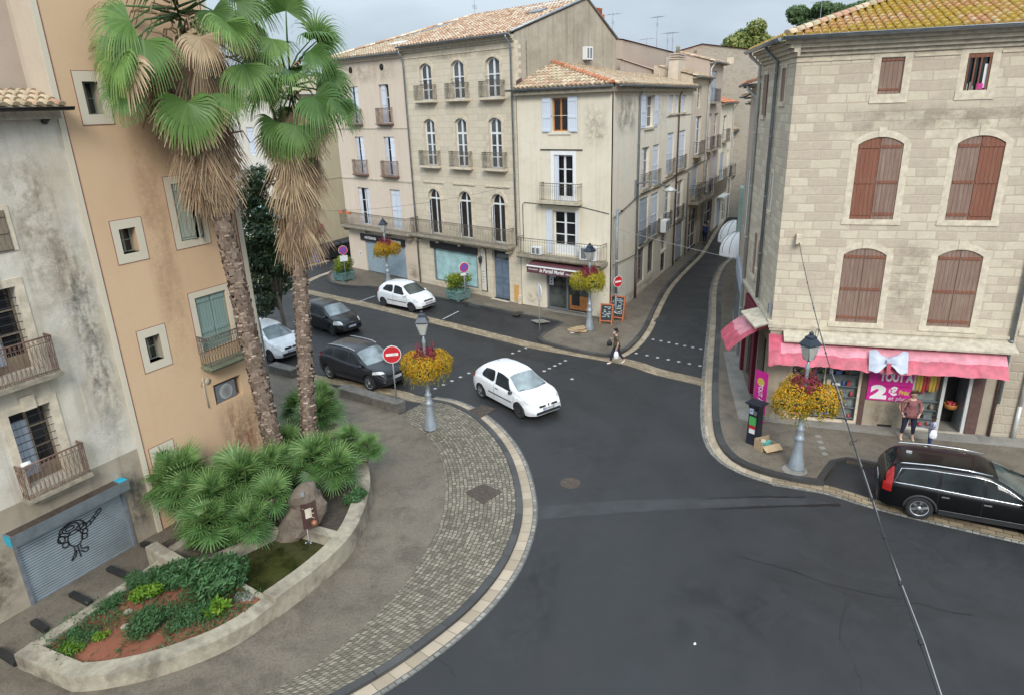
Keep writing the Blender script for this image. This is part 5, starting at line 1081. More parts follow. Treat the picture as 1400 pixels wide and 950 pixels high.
# ================================================================== facades on the left: lime-rendered house and ochre house
LO, LD = V((-10.60, 16.28, 0)), R(60.5)
K = thing('old_house', 'shabby grey lime-rendered house with rusty balconies and a graffitied roller shutter', 'building', LO, LD)
kops = [(-2.12, -1.2, 2.95, 4.86, 0, .35), (-2.2, -1.24, 5.75, 7.72, 0, .3), (-1.9, -1.05, 8.5, 9.4, 0, .1), (-2.75, -.12, .05, 1.95, 0, .1)]
mb = MB(); holed(mb, -9, .58, 2.75, 11.45, kops[:3]); mb.build('wall', 'lime_render', K); mb = MB(); holed(mb, -9, .58, 0, 2.75, kops[3:]); mb.build('base_wall', 'lime_base', K)
mb = MB(); mb.face([(-9, 0, 0), (-9, 8, 0), (-9, 8, 11.4), (-9, 0, 11.4)]); mb.face([(-9, .9, 11.4), (.58, .9, 11.4), (.58, .9, 18), (-9, .9, 18)]); mb.face([(-9, 8, 0), (.58, 8, 0), (.58, 8, 18), (-9, 8, 18)]); mb.build('upper_wall', 'brown_render', K)
tiled('roof', K, I4, -9, .62, 1.2, R(17), 11.52, -.42, 'tiles_pale', .23, .36); gutter(K, I4, -9, .72, -.5, 11.5, .07, 'rail_black'); mb = MB(); mb.box(-9, .5, -.34, .02, 11.26, 11.46); mb.build('eaves', 'stone_dirty', K)
mb = MB(); mb.tube([(.25, -.3, 11.35), (.25, -.05, 11.2)], .07, 8); mb.build('drain_spout', 'rail_black', K)
for o in kops[:2]:
 w_ = frame_mesh(I4, o, .3 if o[2] < 5 else .26, cols=2, rows=3, bar=.05, kick=.3).build('window', 'brown_shutter', K); pane_mesh(I4, o, .33 if o[2] < 5 else .29).build('pane', 'glass_dark', w_)
 mb = MB(); surround(mb, o, .18, -.02, 0); c = (o[0]+o[1])/2; mb.box(c-.15, c+.15, -.07, 0, o[3]+.0, o[3]+.34); mb.build('surround', 'stone_trim', w_)
 mb = MB(); [mb.tube([(o[0], .08, z), (o[1], .08, z)], .011, 5, False) for z in [o[2]+.75+.19*k for k in range(6)]]; mb.build('guard_bar', 'rail_black', w_)
 shutter_leaf(w_, I4, o[0]+.02, (o[0]+o[1])/2-.02, o[2]+.2, o[3]-.3, .27 if o[2] < 5 else .23, 'grey_shutter', battens=())
railing(I4, [(-2.3, -.01), (-2.3, -.28), (-.86, -.28), (-.86, -.01)], 2.82, 3.66, .1).build('balcony_railing', 'rail_rust', K); mb = MB(); mb.box(-2.34, -.82, -.33, .02, 2.72, 2.81); mb.box(-2.1, -1.0, -.22, .02, 2.6, 2.718); mb.build('balcony_slab', 'stone_dirty', K)
railing(I4, [(-3.2, -.01), (-3.2, -.3), (-.93, -.3), (-.93, -.01)], 5.62, 6.5, .1).build('balcony_railing', 'rail_rust', K); mb = MB(); mb.box(-3.25, -.88, -.36, .02, 5.5, 5.61); mb.build('balcony_slab', 'stone_dirty', K)
mb = MB(); surround(mb, kops[2], .1, -.02, 0); w_ = mb.build('window', 'stone_trim', K); shutter_leaf(w_, I4, -1.9, -1.05, 8.5, 9.4, -.03, 'brown_shutter')
mb = MB(); mb.lathe([(.02, 0), (.07, .02), (.07, .2), (.02, .22)], (-2.2, -.1, 3.62), 10, 'x'); mb.build('wall_lamp', 'white_paint', K)
plain('shutter_zinc', (.25, .28, .29), .42, .45, var=.12, scale=2)
n = 26; sh = MB()
for k in range(n):
 z0, z1 = .06+1.86*k/n, .06+1.86*(k+1)/n; g_ = z0+(z1-z0)*.35
 for a, b, ya, yb in ((z0, g_, .075, .03), (g_, z1, .03, .05)): sh.face([(-2.75, ya, a), (-.12, ya, a), (-.12, yb, b), (-2.75, yb, b)])
sh = sh.build('roller_shutter', 'shutter_zinc', K); mb = MB(); mb.box(-2.82, -2.74, -.03, .06, 0, 1.9); mb.box(-.13, -.05, -.03, .06, 0, 1.9); mb.box(-2.75, -.12, .0, .06, .03, .09); mb.build('guide_rail', 'grey_metal', sh)
bx_ = MB(); bx_.box(-2.92, -.02, -.32, .0, 1.9, 2.18); bx_ = bx_.build('shutter_box', 'zinc', K)
plain('turquoise', (.02, .33, .46), .5)
mb = MB(); mb.face([(-.24, -.3, 2.184), (-.02, -.3, 2.184), (-.02, -.02, 2.184), (-.24, -.02, 2.184)]); mb.build('turquoise_end', 'turquoise', bx_); mb = MB(); mb.face([(-2.925, -.32, 1.9), (-2.925, 0, 1.9), (-2.925, 0, 2.18), (-2.925, -.32, 2.18)]); mb.build('turquoise_end', 'turquoise', bx_); mb = MB()
mb.face([(-2.88, -.3, 2.183), (-.26, -.3, 2.183), (-.26, -.02, 2.183), (-2.88, -.02, 2.183)]); mb.build('dirty_top', 'iron_rust', bx_)
# spray-painted doodle: thin strokes on the slats
plain('spray_black', (.012, .012, .014), .6)
gz = lambda x, y: (-2.75+(x-30)/150*2.63, y)
def doodle():
 mb = MB(); cu, cz = -1.47, 1.15
 def st(P, wd=.016):
  P = spline([V((cu+a*.74, 0, cz+b*.74)) for a, b in P], 5)
  for p, q in zip(P, P[1:]):
   d = (q-p); d = d.normalized() if d.length > 1e-6 else V((1, 0, 0)); nn = V((-d.z, 0, d.x))*wd
   mb.face([(p.x-nn.x, .022, p.z-nn.z), (q.x-nn.x, .022, q.z-nn.z), (q.x+nn.x, .022, q.z+nn.z), (p.x+nn.x, .022, p.z+nn.z)])
 ring = lambda x, y, r, ry=None, n=9, ph=0: [(x+r*math.cos(ph+6.3*k/n), y+(ry or r)*math.sin(ph+6.3*k/n)) for k in range(n+1)]
 st(ring(0, .02, .24, .3)); st(ring(-.02, .42, .42, .22)); st(ring(-.05, .45, .28, .14)); st(ring(-.08, .46, .15, .07)); st(ring(-.42, .2, .12)); st(ring(-.34, -.05, .1)); st(ring(.34, .3, .12)); st(ring(.3, -.08, .1)); st(ring(.36, .08, .09))
 st([(.28, .28), (.5, .33), (.75, .45), (1.0, .62), (1.03, .52), (.8, .38), (.55, .22), (.35, .16)]); st([(.6, .35), (.62, .25)]); st([(.75, .42), (.78, .33)])
 st([(-.1, -.28), (-.14, -.5), (-.3, -.72), (-.12, -.62), (-.06, -.42)]); st([(.1, -.3), (.12, -.48), (.32, -.55), (.22, -.68), (.06, -.52)]); st([(.0, -.3), (.02, -.75)]); st([(-.36, .44), (-.5, .3), (-.44, .05)]); st([(.38, .46), (.46, .3)])
 return mb
doodle().build('graffiti', 'spray_black', sh)
O = thing('ochre_house', 'ochre rendered house with pale painted window bands and sage shutters', 'building', LO, LD)
oops = [(1.32, 1.7, 11.33, 12.07), (1.4, 1.85, 7.92, 8.56), (1.45, 1.88, 4.93, 5.64), (1.05, 1.4, 1.75, 2.35), (3.1, 3.85, 7.95, 9.5, 0, .15), (3.14, 4.2, 4.7, 6.3, 0, .12), (3.2, 4.2, 2.95, 3.6, 0, .35)]
mb = MB(); holed(mb, .58, 5.2, 0, 17.5, oops, .32, -.03); mb.build('wall', 'ochre_render', O)
mb = MB(); mb.face([(5.2, -.03, 0), (5.2, 8, 0), (5.2, 8, 17.5), (5.2, -.03, 17.5)]); mb.face([(5.2, 8, 0), (.58, 8, 0), (.58, 8, 17.5), (5.2, 8, 17.5)]); mb.face([(.58, -.03, 17.5), (5.2, -.03, 17.5), (5.2, 8, 17.5), (.58, 8, 17.5)]); mb.face([(.58, -.03, 0), (.58, 8, 0), (.58, 8, 17.5), (.58, -.03, 17.5)]); mb.build('side_wall', 'tan_render', O)
mb = MB(); mb.box(.58, .72, -.045, -.031, 0, 17.4); mb.box(5.02, 5.2, -.045, -.031, 0, 17.4); mb.build('painted_quoin', 'pale_trim', O)
plain('oxide_line', (.20, .055, .05), .8); mb = MB(); mb.box(.72, .74, -.046, -.031, 0, 17.4); mb.box(5.0, 5.02, -.046, -.031, 0, 17.4); mb.build('painted_line', 'oxide_line', O)
def band_frame(P, o, l, r_, b, t_, yy=-.031):
 w_ = MB()
 for x0, x1, z0, z1 in ((o[0]-l, o[0], o[2]-b, o[3]+t_), (o[1], o[1]+r_, o[2]-b, o[3]+t_), (o[0], o[1], o[2]-b, o[2]), (o[0], o[1], o[3], o[3]+t_)): w_.box(x0, x1, yy-.014, yy, z0, z1)
 w_ = w_.build('window', 'pale_trim', P); mb = MB(); e_ = .014
 x0, x1, z0, z1 = o[0]-l, o[1]+r_, o[2]-b, o[3]+t_
 mb.box(x0-e_, x0, yy-.012, yy, z0-e_, z1+e_); mb.box(x1, x1+e_, yy-.012, yy, z0-e_, z1+e_); mb.box(x0, x1, yy-.012, yy, z0-e_, z0); mb.box(x0, x1, yy-.012, yy, z1, z1+e_); mb.build('painted_line', 'oxide_line', w_)
 return w_
for o in oops[:4]:
 w_ = band_frame(O, o, .19, .2, .23, .23); mb = MB(); holed(mb, o[0]-.001, o[1]+.001, o[2]-.001, o[3]+.001, [o[:4]], .31, -.028); mb.build('reveal', 'pale_trim', w_)
 f_ = frame_mesh(I4, o, .23, cols=2, rows=2, bar=.03).build('sash', 'sage_shutter', w_); pane_mesh(I4, o, .26).build('pane', 'glass_dark', w_)
o = oops[4]; w_ = band_frame(O, o, .2, .17, .2, .2); pane_mesh(I4, o, .12).build('pane', 'glass_dark', w_)
shutter_leaf(w_, I4, o[0]+.02, o[0]+.46, o[2]+.02, o[3]-.02, .0, 'sage_shutter', None, 'l', .22, battens=(.08, .92)); shutter_leaf(w_, I4, o[1]-.36, o[1]-.02, o[2]+.02, o[3]-.02, .0, 'sage_shutter', None, 'r', .75, battens=(.08, .92))
o = oops[5]; w_ = band_frame(O, o, .18, .14, .0, .18); shutter_leaf(w_, I4, o[0]+.02, (o[0]+o[1])/2-.01, o[2], o[3]-.02, .02, 'teal_shutter', battens=(.35, .93)); shutter_leaf(w_, I4, (o[0]+o[1])/2+.01, o[1]-.02, o[2], o[3]-.02, .02, 'teal_shutter', battens=(.35, .93))
plain('green_slab', (.16, .18, .12), .7, var=.3); mb = MB(); mb.box(2.92, 4.42, -.5, -.03, 4.24, 4.32); mb.box(3.0, 4.34, -.36, -.03, 4.14, 4.238); mb.build('balcony_slab', 'green_slab', O)
railing(I4, [(2.97, -.04), (2.97, -.46), (4.37, -.46), (4.37, -.04)], 4.33, 5.2, .1).build('balcony_railing', 'rail_iron', O)
o = oops[6]; mb = MB(); mb.face([(o[0], .3, o[2]), (o[1], .3, o[2]), (o[1], .3, o[3]), (o[0], .3, o[3])]); mb.build('fan_recess', 'dark_inside', O)
fn = MB(); fn.box(3.28, 4.0, .02, .3, 2.98, 3.52); fn = fn.build('fan_unit', 'grey_metal', O); mb = MB()
for k in range(7): mb.lathe([(.05+.03*k, 0), (.058+.03*k, 0)], (3.64, .012, 3.25), 20, 'y')
mb.build('fan_guard', 'white_wood', fn)
mb = MB(); mb.tube([(2.9, -.05, 3.95), (2.88, -.05, 3.5), (2.92, -.05, 3.0)], .02, 6); mb.lathe([(.02, 0), (.1, .01), (.1, .03)], (3.05, -.06, 3.8), 12, 'y'); mb.tube([(2.98, -.04, 3.9), (2.8, -.05, 3.85), (2.82, -.05, 3.7)], .01, 4); mb.build('wall_pipe', 'stone_ledge', O)
downpipe(O, I4, 5.26, 5.4, .1, .1, 'zinc', .06, .02); mb = MB(); mb.box(5.205, 5.24, .0, .2, .0, 3.2); mb.build('pale_strip', 'white_render', O)
# ================================================================== alley building far left with the bins
EO, ED = V((-15.41, 54.04, 0)), R(-43.3)
# stains with their own shape on the old walls
def stain(P, M, u0, u1, z0, z1, col, y=-.006, sc_=(1.6, .8), lo=.5, hi=.62, op=.85, seed=0, fade='r', name='wall_stain'):
 key = 'stain_%s_%d' % (name, len(MATS)); t = NT(key); w = t.wallcoord(); mp = t.n('ShaderNodeMapping'); mp.inputs['Scale'].default_value = (sc_[0]*1.6, sc_[1]*1.6, 1); mp.inputs['Location'].default_value = (seed, seed*.7, 0); t.l(w, mp.inputs[0])
 n = t.noise(mp.outputs[0], 1, 9, .68, .3); uvn = t.n('ShaderNodeUVMap'); uvn.uv_map = 'UVMap'; sp = t.n('ShaderNodeSeparateXYZ'); t.l(uvn.outputs[0], sp.inputs[0])
 def bell(o): return t.ramp(o, [(0, (0, 0, 0)), (.3, (1, 1, 1)), (.7, (1, 1, 1)), (1, (0, 0, 0))])
 e = t.mix(1, bell(sp.outputs[0]), bell(sp.outputs[1]), 'MULTIPLY'); n2 = t.noise(w, 7, 6, .75); k = t.mix(.35, n, n2)
 a = t.mix(1, t.ramp(k, [(.42+(lo-.5)*.4, (0, 0, 0)), (.62, (op*.8,)*3)]), e, 'MULTIPLY'); t.col(col); t.set(Roughness=.95); t.b.inputs['Specular IOR Level'].default_value = .1
 t.l(a, t.b.inputs['Alpha']); MATS[key] = t.m; mb = MB(M); mb.face([(u0, y, z0), (u1, y, z0), (u1, y, z1), (u0, y, z1)], [(0, 0), (1, 0), (1, 1), (0, 1)]); mb.build(name, key, P)
stain(K, I4, -.35, .57, 2.8, 9.4, (.05, .05, .055), sc_=(3, .9), lo=.55, hi=.66, op=.62, seed=3); stain(K, I4, -1.0, .55, 2.78, 4.3, (.72, .69, .63), -.004, (1.2, 1.5), .46, .56, .9, 1)
stain(K, I4, -1.0, .5, 5.0, 7.6, (.70, .67, .60), -.004, (1.4, 1.3), .52, .62, .8, 5); stain(K, I4, -1.1, .2, 6.6, 11.0, (.30, .24, .17), -.005, (1.5, .9), .55, .68, .7, 8); stain(K, I4, -5, -2.3, 4.9, 8.6, (.33, .26, .18), -.0045, (1, .7), .54, .68, .7, 9); stain(K, I4, -.1, .57, 0, 2.7, (.07, .065, .06), -.005, (2, .8), .5, .66, .8, 12); stain(K, I4, -4.2, -2.7, 0, 2.3, (.12, .09, .06), -.004, (1.5, 1.5), .52, .66, .8, 14)
stain(O, I4, 3.0, 5.0, .4, 3.0, (.40, .30, .22), -.036, (2.6, .7), .50, .64, .75, 2); stain(O, I4, 3.3, 4.9, .6, 2.9, (.30, .10, .06), -.038, (3.5, .6), .60, .68, .7, 6); stain(O, I4, 1.95, 3.0, 4, 12, (.50, .33, .20), -.0345, (1.2, .35), .5, .7, .5, 21); stain(O, I4, .8, 3.0, .3, 2.2, (.66, .60, .5), -.035, (1.2, 1), .54, .66, .5, 7)
stain(B, I4, 4.3, 6.0, 8.9, 11.2, (.36, .33, .28), -.004, (1.8, 1.4), .52, .66, .6, 4); stain(B, I4, .4, 1.85, 0, 1.2, (.30, .25, .18), -.003, (1.3, 1.5), .5, .66, .6, 5); stain(B, I4, .4, 6, 2.5, 3.1, (.25, .24, .18), -.003, (1.5, 1.5), .5, .66, .6, 15)
stain(B, MS, .1, 4.2, 9.4, 11.7, (.22, .19, .15), -.004, (1.3, .9), .48, .66, .75, 6); stain(B, MS, 4.2, 17, 5.86, 6.24, (.26, .22, .17), -.004, (.8, 1.4), .5, .66, .6, 7); stain(B, MS, .1, 10, 0, .76, (.20, .17, .13), -.006, (.8, 1.6), .5, .66, .7, 8); stain(B, MS, 7.6, 10.8, 9.3, 11.7, (.70, .66, .57), -.003, (.9, .9), .52, .64, .6, 10)
stain(AA, I4, -10.3, -9, 0, 1.4, (.25, .19, .13), -.003, (.9, 1.6), .5, .66, .7, 3); stain(A, I4, -8.8, -2.2, 0, .48, (.27, .21, .14), -.003, (.9, 1.6), .52, .66, .7, 4); stain(A, I4, -8.8, .2, 13.72, 14.3, (.30, .25, .18), -.003, (.8, .9), .52, .68, .5, 9); stain(AA, I4, -16.8, -9, 12.75, 14.2, (.36, .29, .22), -.003, (.7, .6), .52, .68, .5, 11)
stain(H, I4, CL, -3.62, 0, 1.3, (.10, .085, .06), -.004, (1.2, 1.6), .48, .64, .75, 2); stain(H, I4, -1.05, .35, 0, 1.1, (.22, .18, .12), -.004, (1.4, 1.6), .5, .66, .6, 3); stain(H, I4, CL, CR, 9.9, 10.86, (.28, .235, .18), -.004, (.7, 1), .52, .68, .55, 5); stain(H, I4, -.95, .35, 3.7, 7, (.33, .28, .22), -.004, (.8, 1.4), .52, .68, .55, 6)
E_ = thing('alley_house', 'pale yellow building across the alley, with a plain side wall behind the bins', 'building', EO, ED)
eops = [(-5.5, -3.6, .3, 3.0), (-2.6, -.9, .1, 2.9), (-4.4, -3.2, 4.2, 6.4), (-2.0, -.9, 4.2, 6.4), (-4.4, -3.2, 8, 10.2), (-8, -6.6, .2, 3.0), (-8.2, -7, 4.2, 6.4), (-8.2, -7, 8, 10.2)]
mb = MB(); holed(mb, -14, 0, 0, 12.5, eops); mb.build('wall', 'white_render', E_)
for i, o in enumerate(eops): w_ = swin(E_, I4, o, 'dark' if i in (0, 1, 5) else 'shut')
Me = TM(EO, ED).inverted() @ TM(EO, R(62)); mb = MB(Me); mb.face([(0, 0, 0), (18, 0, 0), (18, 0, 12.5), (0, 0, 12.5)]); mb.face([(18, 0, 0), (18, 9, 0), (18, 9, 12.5), (18, 0, 12.5)]); mb.build('side_wall', 'alley_render', E_)
mb = MB(Me); mb.box(2.0, 6, -.03, 0, 6.1, 6.16); mb.build('string_course', 'stone_ledge', E_)
mb = MB(); mb.box(-8.4, -.5, -.12, 0, 3.1, 3.7); mb.build('shop_fascia', 'turquoise', E_); mb = MB(); mb.box(-7.5, -5, -.13, -.121, 3.2, 3.6); mb.box(-3, -1.2, -.13, -.121, 3.2, 3.6); mb.build('fascia_band', 'white_paint', E_)
mb = MB(); mb.box(-2.4, -1.1, -.05, .1, .3, 1.2); mb.build('shop_panel', 'orange_board', E_)
p = Me @ V((0, 0, 12.5)); mb = MB(); c0 = Me @ V((18, 9, 0)); c1 = Me @ V((18, -.4, 0)); mb.face([(-14, -.4, 12.55), (.4, -.4, 12.55), (c1.x, c1.y, 12.55), (c0.x, c0.y, 14.6), (-14, 9, 14.6)]); mb.build('roof', 'tiles_pale', E_)
mb = MB(Me); mb.tube([(.15, -.08, 12), (.15, -.08, .1)], .06, 8); mb.build('downpipe', 'zinc_pale', E_)
mb = MB(Me); mb.box(.5, 1.3, -.06, 0, 2.0, 2.75); mb.build('red_sign', 'red_box', E_); mb = MB(Me); mb.box(.6, 1.2, -.066, -.061, 2.1, 2.35); mb.build('sign_band', 'blue_box', E_)
# ------------------------------------------------------------------ plant materials
rndmat('palm_green', [(0, (.05, .11, .025)), (.4, (.085, .17, .035)), (.75, (.15, .26, .06)), (1, (.38, .40, .13))], .5, trans=.25, noise_mix=.2, spec=.4)
rndmat('palm_dead', [(0, (.11, .07, .045)), (.35, (.23, .15, .095)), (.7, (.38, .27, .17)), (1, (.55, .43, .27))], .85, trans=.1, noise_mix=.2)
rndmat('palm_bark', [(0, (.12, .085, .065)), (.35, (.23, .17, .13)), (.7, (.34, .26, .205)), (1, (.50, .42, .34))], .9, noise_mix=.35, nscale=14)
rndmat('fan_green', [(0, (.03, .07, .022)), (.35, (.06, .135, .035)), (.7, (.11, .21, .06)), (1, (.22, .31, .10))], .5, trans=.25, noise_mix=.2, spec=.4)
rndmat('dark_leaf', [(0, (.012, .03, .012)), (.5, (.03, .06, .022)), (.85, (.06, .10, .03)), (1, (.16, .13, .05))], .45, trans=.15, noise_mix=.15, spec=.45)
rndmat('shrub_leaf', [(0, (.02, .055, .02)), (.5, (.05, .12, .04)), (1, (.10, .20, .075))], .55, trans=.2, noise_mix=.2)
rndmat('bright_leaf', [(0, (.04, .10, .01)), (.5, (.10, .22, .02)), (1, (.26, .33, .03))], .55, trans=.25, noise_mix=.2)
rndmat('planter_leaf', [(0, (.05, .10, .015)), (.4, (.12, .20, .025)), (.75, (.27, .30, .03)), (1, (.45, .40, .05))], .55, trans=.25, noise_mix=.2)
rndmat('flower_orange', [(0, (.06, .11, .015)), (.4, (.19, .21, .02)), (.5, (.52, .30, .015)), (.8, (.60, .27, .01)), (1, (.62, .40, .04))], .65, trans=.2, noise_mix=.15)
rndmat('flower_yellow', [(0, (.07, .12, .015)), (.4, (.21, .25, .02)), (.65, (.46, .36, .02)), (1, (.55, .34, .02))], .65, trans=.2, noise_mix=.15)
rndmat('flower_red', [(0, (.05, .012, .015)), (.4, (.17, .02, .035)), (.8, (.28, .035, .06)), (1, (.33, .10, .06))], .65, trans=.2, noise_mix=.15)
rndmat('far_crown', [(0, (.06, .085, .025)), (.5, (.16, .19, .05)), (1, (.34, .33, .10))], .7, trans=.2, noise_mix=.2)
rndmat('pine_crown', [(0, (.03, .055, .025)), (.5, (.07, .12, .045)), (1, (.14, .19, .07))], .7, trans=.15, noise_mix=.2)
plain('trunk_brown', (.13, .10, .075), .9, var=.3, bump=.4)
def rv():
 while True:
  v = V((random.uniform(-1, 1), random.uniform(-1, 1), random.uniform(-1, 1)))
  if .05 < v.length < 1: return v.normalized()
def leafcard(mb, p, n, u, l, w, a):
 """one small pointed leaf: p root, u along, n normal"""
 v = n.cross(u).normalized(); m_ = p+u*l*.5+n*l*.06; t = p+u*l
 A, B, D, E = mb.pt(p), mb.pt(m_+v*w*.5), mb.pt(t), mb.pt(m_-v*w*.5); mb.fi((A, B, D, E), None, a, 0, False)
def fan(mb, hub, axis, up, rad, nseg=22, spread=R(260), droop=.35, a=.5, ajit=.15, w=1.0, fold=.25, tipdroop=.5, seg=3, dead=0, web=.45):
 """one palmate leaf: blades radiating from the hub around axis, tips hanging"""
 axis = V(axis).normalized(); side = axis.cross(V(up)).normalized(); nrm = side.cross(axis).normalized()
 for k in range(nseg):
  th = -spread/2+spread*(k+.5)/nseg; d = axis*math.cos(th)+side*math.sin(th); d = (d+nrm*fold*abs(math.sin(th/2))*.8).normalized()
  L_ = rad*(.78+.22*math.cos(th*.55))*random.uniform(.9, 1.06); wd = rad*math.sin(spread/nseg/2)*2*w
  lat = d.cross(nrm).normalized(); col = min(1, max(0, a+random.uniform(-ajit, ajit)))
  prev = None; p = V(hub); dd = d.copy(); st = L_/seg; yel = random.random()*.5
  for i in range(seg+1):
   t = i/seg; ww = wd*(min(1, t/web)*.55 if t <= web else .55*(1-(t-web)/(1-web))+.02)
   ww = max(ww, .006); q = (mb.pt(p-lat*ww), mb.pt(p+lat*ww+nrm*ww*.5*(1 if k % 2 else -1)))
   if prev: mb.fi((prev[0], prev[1], q[1], q[0]), None, min(1, col+yel*t**3), 0, False)
   prev = q
   drop = (droop if t < web else tipdroop)*st*2.2*t
   p = p+dd*st; dd = (dd+V((0, 0, -1))*(droop*.35+(tipdroop if t >= web*.8 else 0)*.75)/seg*1.6).normalized()
def palm_trunk(P, base, top, r0, r1, bark=True):
 mb = MB(); b, t = V(base), V(top); H_ = (t-b).length; ax = (t-b).normalized(); u = ax.orthogonal().normalized(); v = ax.cross(u)
 n = 34
 for i in range(n):
  p = [b.lerp(t, i/n), b.lerp(t, (i+1)/n)]
 mb.tube([b.lerp(t, k/24)+u*.03*math.sin(k*.6) for k in range(25)], [(r0+(r1-r0)*k/24)*.84 for k in range(25)], 12, a=.2)
 h = .05; row_ = 0
 while h < H_-.05:                                            # cut leaf bases, spiralling
  rr = r0+(r1-r0)*h/H_; m_ = 8
  for k in range(m_):
   th = 2*math.pi*(k+.5*(row_ % 2))/m_+random.uniform(-.12, .12); d = u*math.cos(th)+v*math.sin(th); w_ = rr*.52*random.uniform(.7, 1.2); s_ = d.cross(ax)
   hh = h+random.uniform(-.07, .07); c = b+ax*hh+d*rr*.93; tip = c+ax*random.uniform(.12, .22)+d*random.uniform(.02, .075); cl = random.random()
   A, B, Cc, D = mb.pt(c-s_*w_), mb.pt(c+s_*w_), mb.pt(tip+s_*w_*.55), mb.pt(tip-s_*w_*.55); E_, F_ = mb.pt(c+ax*.16-s_*w_*.5), mb.pt(c+ax*.16+s_*w_*.5)
   mb.fi((A, B, Cc, D), None, cl*.7); mb.fi((D, Cc, F_, E_), None, min(1, cl*.4+.6))
  h += .115; row_ += 1
 return mb.build('trunk', 'palm_bark', P)
def tall_palm(label, base, top, crown, r0, r1, sk_len, sk_r, nleaf, rad, seed, dead_fac=1.0, pet=1.0, placed=()):
 random.seed(seed); P = thing('palm_tree', label, 'palm tree', base, 0, 'tall fan palms behind the fountain')
 o = V(base); top = V(top)-o; crown = V(crown)-o
 palm_trunk(P, (0, 0, 0), top+(crown-top)*.55, r0, r1)
 ax = (crown-top).normalized(); L_ = (crown-top).length
 # skirt of dead leaves hanging round the upper trunk
 mb = MB()
 for k in range(int(125*dead_fac)):
  t = random.uniform(.1, .82)**.85; th = random.uniform(0, 6.283); d = V((math.cos(th), math.sin(th), 0)); hub = top+ax*L_*t+d*(r1+.1+.5*random.random()**1.3*sk_r*t**1.3)
  out = (d*random.uniform(-.1, .32)*t+V((0, 0, -1))).normalized()
  fan(mb, hub, out, d, random.uniform(.5, 1.3)*sk_len, 22, R(random.uniform(35, 110)), .25, random.uniform(.02, .9), .28, .5, .15, .8, 4, web=.25)
 for k in range(int(60*dead_fac)):
  t = random.uniform(.3, 1.05); th = random.uniform(0, 6.283); d = V((math.cos(th), math.sin(th), 0)); a = top+ax*L_*t+d*r1*.8; b = a+d*random.uniform(.25, .7)*sk_r+V((0, 0, random.uniform(-.1, .3)))
  mb.tube([a, a.lerp(b, .5)+V((0, 0, .08)), b, b+d*.15+V((0, 0, -.3))], [.03, .026, .02, .012], 4, a=random.uniform(.3, .9))
 mb.build('dead_skirt', 'palm_dead', P)
 g = MB(); gd = MB(); st = MB()
 fw = V((-base.x, -base.y, 0)).normalized()
 for hx, hy, tx, ty, off, rr, kind in placed:             # the fans one can tell apart: hub, way they point, how far out from the trunk
  hub = UP(hx, hy, base)-o+fw*off; ax_ = (UP(tx, ty, base)-UP(hx, hy, base)).normalized()+fw*.3+V((0, 0, .12)); s0 = crown+V((0, 0, -.2)) if hub.z > crown.z-1.2 else top+(crown-top)*.75
  (gd if kind == 'd' else st).tube([s0, s0.lerp(hub, .55)+V((0, 0, .22)), hub], [.035, .025, .015], 5, a=.8)
  fan(gd if kind == 'd' else g, hub, ax_, (fw+V((0, 0, .5))+rv()*.35), rr*.82, 44, R(random.uniform(160, 225)), .66, .38+random.uniform(-.22, .28) if kind != 'd' else .9, .2, .62, .4, 2.4, 7, web=.24)
 for k in range(nleaf):
  f = (k+.5)/nleaf; th = k*2.39996+random.uniform(-.25, .25); el = R(80-165*f**.72)+random.uniform(-.12, .12); d = V((math.cos(th), math.sin(th), 0)); s0 = crown+V((0, 0, .15-.7*f))
  pl = random.uniform(.6, 1.4)*(1.0+.25*math.sin(f*3.1))*pet; q1 = s0+(d*math.cos(el)+V((0, 0, 1))*math.sin(el))*pl*.6; e2 = el-.3; hub = q1+(d*math.cos(e2)+V((0, 0, 1))*math.sin(e2))*pl*.55
  st.tube([s0, s0.lerp(q1, .5), q1, hub], [.035, .028, .022, .015], 5, a=.8)
  ax_ = (d*math.cos(e2-.35)+V((0, 0, 1))*math.sin(e2-.35)); upv = V((0, 0, 1)) if abs(ax_.z) < .85 else d
  old = f > .5
  fan(g, hub, ax_, upv, rad*random.uniform(.8, 1.15), 46, R(random.uniform(170, 250)), .75, (.42 if not old else .6)+random.uniform(-.22, .25), .16, .8, .6, 2.2+.6*f, 6, web=.32)
  if old and random.random() < .9: fan(gd, hub+V((0, 0, -.1))-d*.1, ax_+V((0, 0, -.8)), upv, rad*random.uniform(.8, 1.05), 30, R(190), .6, random.uniform(.6, .95), .2, .8, .25, 1.2, 5, web=.35)
 g.build('crown', 'palm_green', P); st.build('leaf_stalks', 'shrub_leaf', P)
 if gd.v: gd.build('yellowed_leaves', 'palm_dead', P)
 return P
ZS = .5
b1, b2 = G(384, 652, ZS), G(425, 633, ZS)
t1, c1 = UP(293, 272, b1), UP(243, 8, b1); t2, c2 = UP(409, 362, b2), UP(396, 108, b2)
tall_palm('left tall fan palm with a huge brown skirt of dead leaves against the ochre house', b1, t1, c1, .265, .205, 1.45, 1.55, 14, 1.3, 3, 1.15, 1.25, [(184, 36, 112, 48, .9, 1.5, ''), (204, 62, 190, 170, 1.2, 1.6, ''), (178, 128, 155, 175, 1.2, 1.0, ''), (165, 60, 130, 130, .3, 1.2, ''), (292, 22, 322, 70, .9, 1.1, ''), (276, 58, 300, 130, 1.2, 1.15, 'd'), (332, 92, 352, 160, 1.0, 1.35, ''), (322, 8, 372, 4, .6, 1.5, ''), (226, -8, 205, -60, .5, 1.3, ''), (318, 40, 345, 110, .4, 1.2, 'd'), (310, 130, 325, 190, 1.1, 1.0, '')])
